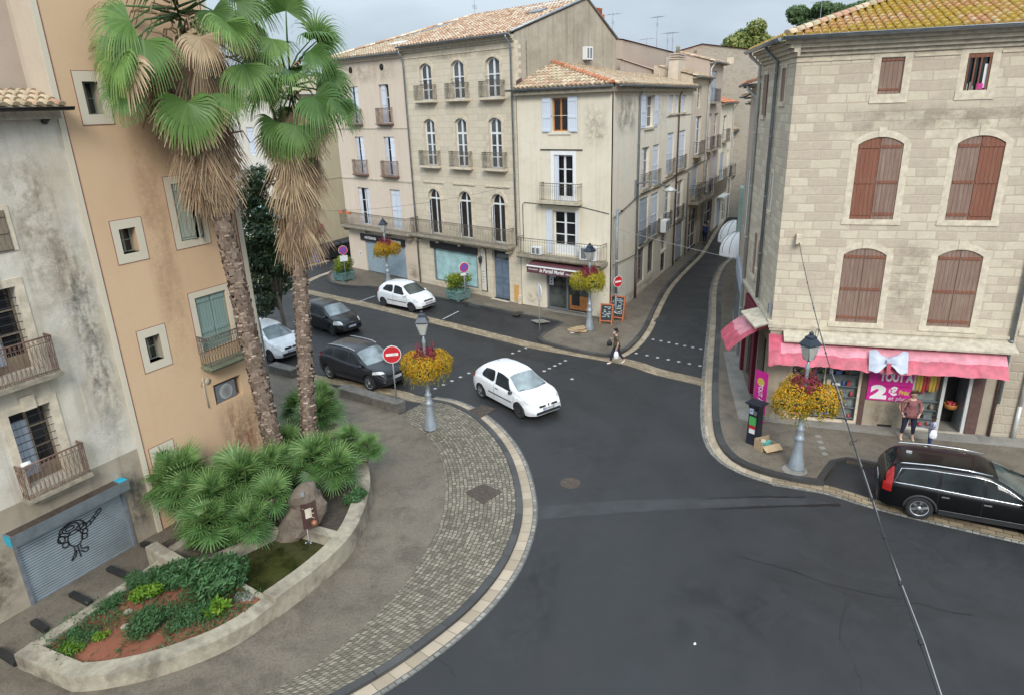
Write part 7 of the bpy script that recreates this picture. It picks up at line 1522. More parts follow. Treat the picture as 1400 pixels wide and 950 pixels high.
 def wheel(s, parent, x, side, rim='alloy', spokes=6):
  y = side*(s.W/2-.10); R_ = s.rw; sg = side
  mb = MB(); prof = [(R_*.66, -.10), (R_*.93, -.105), (R_, -.07), (R_, .05), (R_*.95, .085), (R_*.70, .092), (R_*.66, .07)]
  mb.lathe([(r, h*sg) for r, h in prof], (x, y, R_), 28, 'y'); w_ = mb.build('wheel', 'tyre', parent)
  mb = MB(); mb.lathe([(R_*.67, .05*sg), (R_*.69, .078*sg), (R_*.62, .07*sg), (R_*.60, .03*sg)], (x, y, R_), 28, 'y')
  if spokes:
   for k in range(spokes):
    a = 2*math.pi*k/spokes+.3; d = V((math.cos(a), 0, math.sin(a))); mb.obox(V((x, y+.058*sg, R_))+d*R_*.34, (d, V((0, 1, 0)), d.cross(V((0, 1, 0)))), (R_*.33, .012, R_*.11))
   mb.lathe([(0.001, .075*sg), (R_*.15, .072*sg), (R_*.16, .05*sg)], (x, y, R_), 12, 'y')
  else: mb.lathe([(0.001, .062*sg), (R_*.2, .075*sg), (R_*.45, .058*sg), (R_*.66, .066*sg)], (x, y, R_), 24, 'y')
  mb.build('rim', rim, w_); mb = MB(); mb.lathe([(0.001, .0), (R_*.64, .01*sg)], (x, y, R_), 20, 'y'); mb.build('brake', 'car_trim', w_)
def front_bits(c, P, zg, grille, zplate, zint, plate='AB-418-KD', gw=.42, cap=None):
 h = c.L/2; x = h+.004
 mb = MB(); w_ = c.hw(h)
 for y0, y1 in grille: mb.box(x-.05, x+.012, y0, y1, zg[0], zg[1])
 mb.build('grille', 'car_trim', P)
 mb = MB(); mb.box(x-.05, x+.012, -w_*.93, w_*.93, zint[0], zint[1]); mb.build('bumper_intake', 'car_trim', P)
 number_plate(P, x+.026, zplate, 1, plate)
def number_plate(P, x, z, sg, s_):
 mb = MB(); mb.box(min(x-.012*sg, x), max(x-.012*sg, x), -.26, .26, z-.055, z+.055); p = mb.build('number_plate', 'plate_white', P)
 mb = MB(); [mb.box(min(x, x+.002*sg), max(x, x+.002*sg), a, b, z-.055, z+.055) for a, b in ((-.26, -.215), (.215, .26))]; mb.build('plate_band', 'plate_blue', p)
 M = Matrix.Translation((x+.003*sg, 0, z)) @ Matrix.Rotation(R(90)*sg, 4, 'Z'); text(p, M, s_, 0, 0, 0, .1, 'plate_ink', .38, extr=.001, name='plate_number')
def mirror(c, P, x, mat):
 z = c.belt(x)+.06
 for sg in (1, -1):
  y = sg*(c.Y(x, z)+.1); mb = MB(); prev = None
  for k, (dx, r) in enumerate(((-.07, .03), (-.05, .07), (.0, .085), (.06, .06), (.09, .015))):
   ring_ = [mb.pt((x+dx, y+sg*1.25*r*math.cos(t)*.9, z+r*.8*math.sin(t))) for t in (6.2832*j/10 for j in range(10))]
   if prev: [mb.fi((prev[j], prev[(j+1) % 10], ring_[(j+1) % 10], ring_[j]), None, .5, 0, True) for j in range(10)]
   else: mb.fi(ring_)
   prev = ring_
  mb.tube([(x, y-sg*.11, z-.05), (x, y-sg*.03, z-.02)], .025, 6); mb.build('wing_mirror', mat, P)
def handles(c, P, xs, mat, dz=.12):
 for x in xs:
  for sg in (1, -1):
   z = c.belt(x)-dz; mb = MB(); y = sg*(c.Y(x, z)+.012); mb.box(x-.09, x+.09, min(y, y-.03*sg), max(y, y-.03*sg), z-.016, z+.016); mb.build('door_handle', mat, P)
def strip_line(c, P, x0, x1, z, hgt, mat, name='side_moulding', off=.012):
 for sg in (1, -1): c.patch(name, mat, P, sg, x0, x1, z-hgt/2, z+hgt/2, off, 14, 2)
def seam(c, P, xs):
 """door shut lines"""
 for sg in (1, -1):
  mb = MB()
  for x in xs:
   z0, z1 = c.floor+.14, c.belt(x)+.02; pts = [V((x, sg*(c.Y(x, z0+(z1-z0)*k/8)+.002), z0+(z1-z0)*k/8)) for k in range(9)]; mb.tube(pts, .006, 4)
  mb.build('door_seam', 'car_trim', P)
def place_car(px, x_off, y_off, head, z=0):
 """world position of a car whose local point (x_off, y_off) stands at photo pixel px"""
 p = G(*px); a = R(head); return V((p.x-(x_off*math.cos(a)-y_off*math.sin(a)), p.y-(x_off*math.sin(a)+y_off*math.cos(a)), z)), a
# white three-door hatchback crossing the junction
c = Car(4.0, 1.70, [(-2, .70), (-1.93, .92), (-1.72, 1.18), (-1.35, 1.42), (-.7, 1.485), (.0, 1.475), (.35, 1.40), (.75, 1.17), (1.08, .985), (1.5, .90), (1.82, .76), (2, .56)],
  [(-2, .86), (-1.3, .97), (-.3, .90), (.9, .86), (1.3, .84), (2, .5)], 1.22, -1.32, .31)
loc, a = place_car((710, 571), 1.22, -.80, -54)
P = thing('parked_car', 'white three-door hatchback driving across the middle of the junction', 'car', loc, a); P.name = 'driving_car'
c.body('body', 'car_white', P); c.top_pane('windscreen', 'windscreen', P, 1.04, .36, .93, bow=.14); c.top_pane('rear_window', 'car_glass', P, -1.80, -1.48, .8)
for sg in (1, -1):
 c.side_pane('side_window', 'car_glass', P, sg, -.30, .80, .03, .09, slope0=-.03, slope1=-.42); c.side_pane('side_window', 'car_glass', P, sg, -1.25, -.40, .06, .10, slope0=.10, slope1=-.03, rnd=.5)
 c.patch('headlight', 'head_glass', P, sg, 1.38, 1.84, .64, .79, .01, 10, 5, .35); c.patch('tail_light', 'tail_red', P, sg, -1.96, -1.74, .82, 1.05, .012)
 c.wheel(P, c.wf, sg, 'steel_cap', 0); c.wheel(P, c.wr, sg, 'alloy', 7)
front_bits(c, P, (.56, .62), ((-.42, -.14), (.14, .42)), .49, (.30, .40)); mb = MB(); mb.obox((c.L/2+.006, 0, .61), ((1, 0, 0), (0, 1, .0), (0, 0, 1)), (.012, .035, .05)); mb.build('badge', 'chrome', P)
mirror(c, P, .78, 'car_trim'); handles(c, P, (-.18,), 'car_trim'); strip_line(c, P, -.75, .8, .52, .045, 'car_trim'); seam(c, P, (-.36, .92)); mb = MB(); mb.tube([(1.06, -.62, .985+.02), (1.02, 0, 1.02), (1.06, .62, 1.0)], .02, 5); mb.build('wiper_cowl', 'car_trim', P)
mb = MB(); mb.tube([(-1.1, 0, 1.46), (-1.3, 0, 1.62)], .008, 4); mb.build('aerial', 'car_trim', P)
# small white rounded hatchback parked in front of the artisans shop
c = Car(3.64, 1.66, [(-1.82, .72), (-1.76, 1.0), (-1.58, 1.26), (-1.25, 1.45), (-.6, 1.515), (.0, 1.50), (.3, 1.42), (.72, 1.15), (1.0, .99), (1.4, .90), (1.66, .74), (1.82, .55)],
  [(-1.82, .9), (-1.2, 1.0), (-.3, .93), (.8, .89), (1.82, .5)], 1.14, -1.23, .285)
loc, a = place_car((563, 427), 1.14, -.78, -38)
P = thing('parked_car', 'small white hatchback parked in a bay in front of the artisans shop', 'car', loc, a)
c.body('body', 'car_white', P); c.top_pane('windscreen', 'screen_dark', P, .97, .32, .93, bow=.1); c.top_pane('rear_window', 'car_glass', P, -1.68, -1.4, .8)
for sg in (1, -1):
 c.side_pane('side_window', 'car_glass', P, sg, -.28, .72, .03, .10, slope0=-.02, slope1=-.42); c.side_pane('side_window', 'car_glass', P, sg, -1.22, -.38, .05, .12, slope0=.14, slope1=-.02, rnd=.6)
 c.patch('headlight', 'head_glass', P, sg, 1.32, 1.72, .60, .80, .01); c.patch('tail_light', 'tail_red', P, sg, -1.78, -1.6, .85, 1.1, .012); c.wheel(P, c.wf, sg, 'steel_cap', 0); c.wheel(P, c.wr, sg, 'steel_cap', 0)
front_bits(c, P, (.62, .68), ((-.35, .35),), .50, (.30, .38), 'CX-207-RM'); mirror(c, P, .7, 'car_white'); handles(c, P, (-.15,), 'car_white'); strip_line(c, P, -.85, .8, .52, .04, 'car_trim'); seam(c, P, (-.34, .85))
# dark grey crossover parked by the low stone wall
c = Car(4.15, 1.79, [(-2.07, .78), (-2.0, 1.08), (-1.82, 1.32), (-1.5, 1.53), (-.8, 1.585), (.0, 1.575), (.35, 1.49), (.85, 1.22), (1.15, 1.06), (1.6, .98), (1.92, .86), (2.07, .60)],
  [(-2.07, 1.05), (-1.3, 1.12), (-.2, 1.02), (.9, .97), (1.3, .93), (2.07, .55)], 1.25, -1.36, .34, floor=.25)
loc, a = place_car((506, 534), 1.25, -.86, -37)
P = thing('parked_car', 'dark grey crossover parked beside the low stone wall, nose towards the no-entry sign', 'car', loc, a)
c.body('body', 'car_grey', P); c.top_pane('windscreen', 'windscreen', P, 1.1, .36, .93, bow=.1); c.top_pane('rear_window', 'car_glass', P, -1.9, -1.58, .8)
for sg in (1, -1):
 for x0, x1, s0, s1 in ((.02, .92, -.03, -.46), (-.95, -.06, -.02, -.03), (-1.55, -1.03, .22, -.02)): c.side_pane('side_window', 'car_glass', P, sg, x0, x1, .03, .11, slope0=s0, slope1=s1, rnd=.3 if x0 < -1 else 0)
 c.patch('headlight', 'head_glass', P, sg, 1.5, 1.98, .78, .90, .01, taper=.3); c.patch('tail_light', 'tail_red', P, sg, -2.02, -1.8, .95, 1.15, .012); c.wheel(P, c.wf, sg, 'alloy', 9); c.wheel(P, c.wr, sg, 'alloy', 9)
 mb = MB(); mb.tube([V((x, sg*(c.sec(x)[-10][0]-.03), c.top(x)+.025)) for x in (-1.45, -1.2, -.6, 0, .25)], .018, 6); mb.build('roof_rail', 'alloy', P)
front_bits(c, P, (.72, .82), ((-.5, .5),), .58, (.34, .48), 'EH-653-TL'); mb = MB(); mb.box(c.L/2, c.L/2+.02, -.5, .5, .765, .79); mb.build('chrome_bar', 'chrome', P)
mirror(c, P, .85, 'car_grey'); handles(c, P, (.1, -.8), 'car_grey'); seam(c, P, (-.02, 1.0, -.98)); strip_line(c, P, -1.0, .9, .42, .07, 'car_trim'); mb = MB(); mb.tube([(-1.5, 0, 1.55), (-1.7, 0, 1.75)], .008, 4); mb.build('aerial', 'car_trim', P)
# dark small hatchback coming up the road
c = Car(3.9, 1.66, [(-1.95, .72), (-1.88, 1.0), (-1.68, 1.25), (-1.35, 1.44), (-.6, 1.50), (.0, 1.485), (.3, 1.40), (.75, 1.15), (1.05, .98), (1.5, .89), (1.8, .74), (1.95, .55)],
  [(-1.95, .92), (-1.2, .99), (-.2, .91), (.9, .87), (1.95, .5)], 1.2, -1.28, .29)
loc, a = place_car((455, 459), 1.2, -.78, -42)
P = thing('parked_car', 'dark small hatchback with bright headlights waiting on the road behind the grey crossover', 'car', loc, a); P.name = 'driving_car'
c.body('body', 'car_dark', P); c.top_pane('windscreen', 'windscreen', P, 1.0, .32, .93, bow=.1); c.top_pane('rear_window', 'car_glass', P, -1.78, -1.5, .8)
for sg in (1, -1):
 for x0, x1, s0, s1 in ((-.05, .8, -.02, -.45), (-1.15, -.14, .05, -.02)): c.side_pane('side_window', 'car_glass', P, sg, x0, x1, .03, .10, slope0=s0, slope1=s1)
 c.patch('headlight', 'head_glass', P, sg, 1.38, 1.86, .62, .80, .01); c.patch('tail_light', 'tail_red', P, sg, -1.9, -1.72, .85, 1.1, .012); c.wheel(P, c.wf, sg, 'steel_cap', 0); c.wheel(P, c.wr, sg, 'steel_cap', 0)
front_bits(c, P, (.60, .66), ((-.3, .3),), .49, (.29, .38), 'BW-930-PZ'); mb = MB(); mb.box(c.L/2, c.L/2+.02, -.1, .1, .66, .70); mb.build('badge', 'chrome', P); mirror(c, P, .74, 'car_dark'); handles(c, P, (0, -.8), 'car_dark'); seam(c, P, (-.1, .9))
# white rounded hatchback half hidden behind the ochre house corner
c = Car(3.75, 1.67, [(-1.87, .72), (-1.8, 1.0), (-1.62, 1.28), (-1.3, 1.46), (-.6, 1.52), (.0, 1.50), (.32, 1.42), (.75, 1.15), (1.02, 1.0), (1.45, .92), (1.72, .76), (1.87, .55)],
  [(-1.87, .92), (-1.2, 1.0), (-.3, .93), (.8, .89), (1.87, .5)], 1.15, -1.28, .29)
loc, a = place_car((372, 494), 1.2, -.78, -40)
P = thing('parked_car', 'white rounded hatchback half hidden by the ochre house', 'car', loc, a)
c.body('body', 'car_white', P); c.top_pane('windscreen', 'windscreen', P, .99, .32, .93, bow=.1); c.top_pane('rear_window', 'car_glass', P, -1.7, -1.4, .8)
for sg in (1, -1):
 for x0, x1, s0, s1 in ((-.05, .75, -.02, -.42), (-1.1, -.14, .05, -.02)): c.side_pane('side_window', 'car_glass', P, sg, x0, x1, .03, .10, slope0=s0, slope1=s1)
 c.patch('headlight', 'head_glass', P, sg, 1.33, 1.75, .62, .82, .01); c.patch('tail_light', 'tail_red', P, sg, -1.82, -1.66, .85, 1.1, .012); c.wheel(P, c.wf, sg, 'steel_cap', 0); c.wheel(P, c.wr, sg, 'steel_cap', 0)
front_bits(c, P, (.62, .70), ((-.38, -.04), (.04, .38)), .50, (.29, .44), 'DK-512-VN'); mirror(c, P, .72, 'car_white'); handles(c, P, (0, -.8), 'car_white'); seam(c, P, (-.1, .88))
# black estate car in the bay by the pink shop
c = Car(4.83, 1.87, [(-2.41, .80), (-2.36, 1.02), (-2.24, 1.28), (-2.02, 1.49), (-1.4, 1.555), (-.2, 1.56), (.1, 1.52), (.45, 1.38), (.95, 1.12), (1.2, 1.02), (1.8, .94), (2.2, .80), (2.41, .58)],
  [(-2.41, .98), (-1.5, .985), (-.2, .94), (.9, .91), (1.4, .88), (2.41, .52)], 1.42, -1.40, .345, tumble=.22, floor=.23, tail=.82)
VH = -25
loc, a = place_car((1254, 709), -1.40, -.90, VH)
P = thing('parked_car', 'black estate car with chrome trim and tall red tail lights, parked by the pink shop', 'car', loc, a)
c.body('body', 'car_black', P); c.top_pane('windscreen', 'screen_dark', P, 1.08, .30, .93, bow=.1); c.top_pane('rear_window', 'car_glass', P, -2.30, -2.06, .8)
for sg in (1, -1):
 for x0, x1, s0, s1, rd in ((.06, 1.0, -.02, -.55, 0), (-.98, -.02, .0, -.02, 0), (-2.05, -1.06, .13, .0, .7)): c.side_pane('side_window', 'car_glass', P, sg, x0, x1, .045, .125, slope0=s0, slope1=s1, rnd=rd)
 mb = MB(); lo = [V((x, sg*(c.Y(x, c.belt(x)+.028)+.012), c.belt(x)+.028)) for x in [-2.1+3.2*k/24 for k in range(25)]]; mb.tube(lo, .019, 5)
 hi_ = [V((x, sg*(c.Y(x, max(c.belt(x)+.05, c.top(x)-.112))+.012), max(c.belt(x)+.05, c.top(x)-.112))) for x in [-1.95+2.85*k/24 for k in range(25)]]; mb.tube([lo[0]]+hi_, .015, 5); mb.build('chrome_line', 'chrome', P)
 mb = MB(); mb.tube([V((x, sg*(c.sec(x)[-10][0]-.02), c.top(x)+.03)) for x in (-2.0, -1.9, -1.2, -.4, .15)], .02, 6); mb.build('roof_rail', 'chrome', P)
 c.patch('tail_light', 'tail_red', P, sg, -2.36, -2.14, .72, .98, .014); c.patch('tail_light', 'tail_red', P, sg, -2.30, -2.12, .98, 1.36, .014, taper=.0)
 c.patch('headlight', 'head_glass', P, sg, 1.75, 2.3, .66, .82, .01); c.wheel(P, c.wf, sg, 'alloy', 6); c.wheel(P, c.wr, sg, 'alloy', 6)
 for xw in (c.wf, c.wr):
  mb = MB(); ro = c.rw*1.15
  P1 = [V((xw+ro*math.cos(t), sg*(c.W/2-.012), c.rw+ro*math.sin(t))) for t in [math.pi*k/14 for k in range(15)]]; mb.tube(P1, .04, 6); mb.build('arch_trim', 'car_trim', P)
 c.patch('sill_trim', 'car_trim', P, sg, -.95, 1.0, .25, .42, .014, 12, 3); c.patch('sill_chrome', 'chrome', P, sg, -.95, 1.0, .405, .425, .022, 12, 1)
mb = MB(); mb.box(-c.L/2-.06, -c.L/2+.2, -.72, .72, .42, .62); mb.box(-c.L/2-.03, -c.L/2+.2, -.7, .7, .27, .42); mb.build('rear_bumper', 'car_trim', P); mb = MB(); [mb.box(-c.L/2-.066, -c.L/2-.05, y0, y1, .44, .50) for y0, y1 in ((-.7, -.42), (.42, .7))]; mb.build('reflector', 'tail_red', P); number_plate(P, -c.L/2-.03, .78, -1, 'AQ-274-FS')
front_bits(c, P, (.60, .80), ((-.4, .4),), .45, (.28, .38), 'AQ-274-FS'); mirror(c, P, .92, 'car_black'); handles(c, P, (.12, -.85), 'chrome', .14); seam(c, P, (.0, 1.05, -1.02)); mb = MB(); mb.obox((-1.75, 0, 1.575), ((1, 0, 0), (0, 1, 0), (0, 0, 1)), (.07, .03, .03)); mb.build('roof_fin', 'alloy', P)
# ------------------------------------------------------------------ lamps with flower baskets
plain('lamp_grey', (.30, .34, .37), .4, .3, var=.15, scale=4, bump=.1); plain('lamp_cap', (.03, .04, .055), .4, .3, var=.2)
gl_ = NT('lantern_glass'); gl_.col((.55, .55, .50)); gl_.set(Roughness=.25); gl_.b.inputs['Transmission Weight'].default_value = .35; MATS['lantern_glass'] = gl_.m
def lamp(label, b, H_=4.45, seed=0):
 P = thing('street_lamp', label, 'street lamp', b, seed*.4, 'grey cast-iron lamp posts'); k = H_/4.45
 mb = MB(); mb.lathe([(.24, 0), (.245, .05), (.225, .12), (.235, .17), (.20, .28), (.165, .5), (.155, .62), (.13, .9), (.135, .98), (.16, 1.02), (.165, 1.07), (.12, 1.12), (.105, 1.3), (.125, 1.34), (.125, 1.4), (.085, 1.45), (.075, 1.9), (.09, 1.93), (.09, 1.99), (.065, 2.02), (.05, 3.3*k), (.07, 3.35*k), (.07, 3.42*k), (.04, 3.5*k), (.035, 3.62*k)], n=16); mb.build('post', 'lamp_grey', P)
 z0, z1 = 3.66*k, 4.1*k; a, b_ = .10, .19
 fr = MB()
 for i in range(4):
  t0, t1 = math.pi/2*i+.785, math.pi/2*(i+1)+.785; p0, p1 = V((math.cos(t0)*a*1.414, math.sin(t0)*a*1.414, z0)), V((math.cos(t1)*a*1.414, math.sin(t1)*a*1.414, z0)); q0, q1 = V((math.cos(t0)*b_*1.414, math.sin(t0)*b_*1.414, z1)), V((math.cos(t1)*b_*1.414, math.sin(t1)*b_*1.414, z1))
  fr.tube([p0, q0], .016, 4); fr.tube([p0, p1], .015, 4); fr.tube([q0, q1], .02, 4)
 fr.lathe([(.03, 3.58*k), (.10, z0-.02), (.11, z0)], n=8); fr = fr.build('lantern_frame', 'lamp_grey', P)
 mb = MB()
 for i in range(4):
  t0, t1 = math.pi/2*i+.785, math.pi/2*(i+1)+.785; a_, c_ = a*1.38, b_*1.38; mb.face([(math.cos(t0)*a_, math.sin(t0)*a_, z0), (math.cos(t1)*a_, math.sin(t1)*a_, z0), (math.cos(t1)*c_, math.sin(t1)*c_, z1), (math.cos(t0)*c_, math.sin(t0)*c_, z1)])
 mb.build('lantern_glass', 'lantern_glass', fr)
 mb = MB(); prev = None
 for r, z in ((.225, z1), (.235, z1+.03), (.15, z1+.17), (.13, z1+.2), (.12, z1+.26), (.07, z1+.3), (.05, z1+.33)):
  ring_ = [mb.pt((math.cos(math.pi/2*i+.785)*r*1.35, math.sin(math.pi/2*i+.785)*r*1.35, z)) for i in range(4)]
  if prev: [mb.fi((prev[i], prev[(i+1) % 4], ring_[(i+1) % 4], ring_[i])) for i in range(4)]
  else: mb.fi(ring_[::-1])
  prev = ring_
 mb.fi(prev); mb.lathe([(.06, z1+.33), (.07, z1+.37), (.02, z1+.42)], n=8); mb.build('lantern_cap', 'lamp_cap', P)
 return P
def basket(label, b, zc, mat, seed, lobes=3, ang=0, size=1.0, dens=1.0, red=1.0, rot=0):
 random.seed(seed); P = thing('flower_basket', label, 'flower basket', V((b.x, b.y, b.z+zc)), 0, 'hanging flower baskets on lamp posts'); s_ = size
 mb = MB(); bw_ = MB(); rd = MB(); gr_ = MB()
 for k in range(lobes):
  t = ang+6.2832*k/lobes; c = V((math.cos(t)*.44*s_, math.sin(t)*.44*s_, 0)); bw_.lathe([(.05, -.30*s_), (.26*s_, -.2*s_), (.33*s_, 0), (.30*s_, .02)], c, 12)
  for _ in range(int(4200*dens)):
   d = rv();
   if d.z < -.75: continue
   r = random.uniform(.85, 1.06); q_ = c+V((d.x*.50*s_, d.y*.50*s_, d.z*(.42 if d.z > 0 else .52)*s_))*r*(1+.17*noise.noise(d*2.6+c*5)); n_ = (d+rv()*.7).normalized(); u = (n_.orthogonal()+rv()*.5).normalized(); u = (u-n_*u.dot(n_)).normalized()
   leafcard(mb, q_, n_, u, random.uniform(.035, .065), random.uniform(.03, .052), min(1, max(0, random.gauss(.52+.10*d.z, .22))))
 for _ in range(int(560*red)):
  d = rv(); q_ = V((d.x*.36*s_, d.y*.36*s_, .36*s_+d.z*.24*s_));
  if random.random() < .25: q_ += V((random.gauss(0, .1), random.gauss(0, .1), -.05))
  n_ = (d+rv()*.7+V((0, 0, .4))).normalized(); u = (n_.orthogonal()+rv()*.5).normalized(); u = (u-n_*u.dot(n_)).normalized(); leafcard(rd, q_, n_, u, random.uniform(.07, .13), random.uniform(.045, .08), min(1, max(0, random.gauss(.5, .25))))
 for _ in range(int(20*red)): t = random.uniform(0, 6.28); p = V((math.cos(t)*.25, math.sin(t)*.25, .5*s_)); rd.tube([p, p+V((math.cos(t)*.08, math.sin(t)*.08, random.uniform(.15, .35)))], .008, 3, a=.9)
 for _ in range(int(34*dens)):                          # stems trailing over the rim
  t = random.uniform(0, 6.28); p = V((math.cos(t)*.72*s_, math.sin(t)*.72*s_, random.uniform(-.25, .05)))
  for j in range(9):
   p += V((math.cos(t)*.012+random.gauss(0, .012), math.sin(t)*.012+random.gauss(0, .012), -.04)); n_ = (V((math.cos(t), math.sin(t), 0))+rv()*.6).normalized(); u = (V((0, 0, -1))+rv()*.7).normalized(); leafcard(mb, p, n_, (u-n_*u.dot(n_)).normalized(), .06, .035, random.uniform(0, .55))
 bw_.tube([V((.06*math.cos(t), .06*math.sin(t), -.1)) for t in (0, 2, 4, 6.28)], .02, 5); bw_.build('basket', 'rail_black', P); mb.build('flowers', mat, P); rd.build('red_foliage', 'flower_red', P); return P
LB = [('lamp post standing on the cobbles beside the no-entry sign', (589, 586), .09, 'left orange flower basket on the lamp post of the cobbled band', 'flower_orange', 2.5, 1.05, .5, 1.0), ('lamp post on the pavement in front of the pink shop', (1088, 639), .12, 'biggest golden-yellow flower basket on the lamp post by the pink shop', 'flower_orange', 2.42, 1.15, 1.5, 1.3), ('lamp post beside the bakery chalkboards', (806, 451), .12, 'green-yellow flower basket on the lamp post in front of the bakery', 'flower_yellow', 2.6, 1.08, .9, 1.25), ('lamp post in front of the artisans shop, its foot behind the small white car', (532, 392), .12, 'small orange flower basket before the artisans shop', 'flower_orange', 2.5, 1.05, .2, 1.1)]
for i, (l1, px, z, l2, mt, zc, sz, an, rdn) in enumerate(LB): b = G(*px, z); lamp(l1, b, seed=i); basket(l2, b, zc, mt, 70+i, 3, an, sz, 1.0 if i < 2 else .8, rdn)
b = G(368, 372, .12); lamp('lamp post without flowers, half hidden by the dark tree at far left', b, 4.4, 6)
# ------------------------------------------------------------------ signs
plain('sign_red', (.52, .02, .03), .4, var=.08); plain('sign_blue', (.10, .09, .42), .4, var=.1); plain('post_grey', (.30, .31, .32), .45, .4, var=.15)
def disc(mb, c, n, r0, r1, off=0, k=28):
 n = V(n).normalized(); u = V((0, 0, 1)).cross(n).normalized(); v = n.cross(u); c = V(c)+n*off
 A_ = [mb.pt(c+(u*math.cos(6.2832*i/k)+v*math.sin(6.2832*i/k))*r1) for i in range(k)]
 if r0 <= 0: mb.fi(A_)
 else:
  B_ = [mb.pt(c+(u*math.cos(6.2832*i/k)+v*math.sin(6.2832*i/k))*r0) for i in range(k)]; [mb.fi((A_[i], A_[(i+1) % k], B_[(i+1) % k], B_[i])) for i in range(k)]
def sign(label, b, H_, zc, r, kind, deg, post=True, off=.05):
 P = thing('road_sign', label, 'road sign', b, 0); n = V((math.cos(R(deg)), math.sin(R(deg)), 0)); u = V((0, 0, 1)).cross(n)
 if post: mb = MB(); mb.tube([(0, 0, 0), (0, 0, H_)], .03, 8); mb.build('post', 'post_grey', P)
 c = V((0, 0, zc))+n*off; mb = MB(); disc(mb, c, n, 0, r); disc(mb, c-n*.02, -n, 0, r)
 k = 24; v = V((0, 0, 1)); A_ = [mb.pt(c+(u*math.cos(6.2832*i/k)+v*math.sin(6.2832*i/k))*r) for i in range(k)]; B_ = [mb.pt(c-n*.02+(u*math.cos(6.2832*i/k)+v*math.sin(6.2832*i/k))*r) for i in range(k)]; [mb.fi((A_[i], A_[(i+1) % k], B_[(i+1) % k], B_[i])) for i in range(k)]
 f = mb.build('sign_plate', 'white_paint', P)
 if kind == 'noentry':
  mb = MB(); disc(mb, c, n, 0, r*.93, .003); mb.build('red_face', 'sign_red', f); mb = MB(); mb.obox(c+n*.006, (u, V((0, 0, 1)), n), (r*.68, r*.15, .003)); mb.build('white_bar', 'white_paint', f)
 else:
  mb = MB(); disc(mb, c, n, 0, r*.78, .003); mb.build('blue_face', 'sign_blue', f); mb = MB(); disc(mb, c, n, r*.74, r*.95, .005); d = (u+V((0, 0, -1))).normalized(); mb.obox(c+n*.006, (d, n, d.cross(n)), (r*.76, .003, r*.09)); mb.build('red_ring', 'sign_red', f)
 return P, n, u, f
bs = G(543, 557, .09)
P, n, u, f = sign('red no-entry sign on a grey post at the end of the low stone wall', bs, 2.6, 2.25, .35, 'noentry', -80); mb = MB(); disc(mb, V((.08, 0, 2.25))+n*.05, n, 0, .06, .006, 12); mb.build('sticker', 'plate_white', f)
b = G(637, 418, .12); P, n, u, f = sign('round no-parking sign beside the right planter', b, 2.62, 2.3, .30, 'nopark', -62); mb = MB(); mb.obox(V((0, 0, 1.9))+n*.045, (u, V((0, 0, 1)), n), (.24, .07, .006)); mb.build('sub_plate', 'plate_white', P); mb = MB(); mb.obox(V((0, 0, 1.9))+n*.053+u*.17, (u, V((0, 0, 1)), n), (.06, .05, .004)); mb.build('tow_mark', 'plate_blue', P)
b = G(474, 388, .12); P, n, u, f = sign('round no-parking sign beside the left planter near the alley', b, 2.62, 2.3, .30, 'nopark', -70); mb = MB(); mb.obox(V((0, 0, 1.75))+n*.045, (u, V((0, 0, 1)), n), (.26, .2, .006)); mb.build('sub_plate', 'plate_white', P)
b = G(738, 461, .12); P, n, u, f = sign('no-entry sign seen nearly edge-on at the bay corner before the bakery', b, 2.8, 2.4, .34, 'noentry', 12)
Pz = G(838, 437, .12); b = Pz+V((.12, -.12, 0)); P = thing('utility_pole', 'grey cable pole strapped to the bakery corner', 'pole', b); mb = MB(); mb.tube([(0, 0, 0), (0, 0, 1.4)], .06, 8); mb.tube([(0, 0, 1.4), (0, 0, 5.9)], .075, 8); mb.build('tube', 'grey_metal', P); mb = MB(); [mb.lathe([(.085, z), (.085, z+.06)], n=10) for z in (.4, 1.4, 3.2)]; mb.build('clamp', 'zinc_pale', P)
P, n, u, f = sign('red no-entry sign fixed to the cable pole at the bakery corner', b, 1, 2.15, .30, 'noentry', -58, False, .16); mb = MB(); mb.tube([V((0, 0, 2.1)), V((0, 0, 2.1))+n*.15], .02, 5); mb.tube([V((0, 0, 1.75))+n*.1+u*.28*math.cos(t)+V((0, 0, .28*math.sin(t))) for t in [6.2832*k/20 for k in range(21)]], .012, 4); mb.build('bracket', 'grey_metal', P)
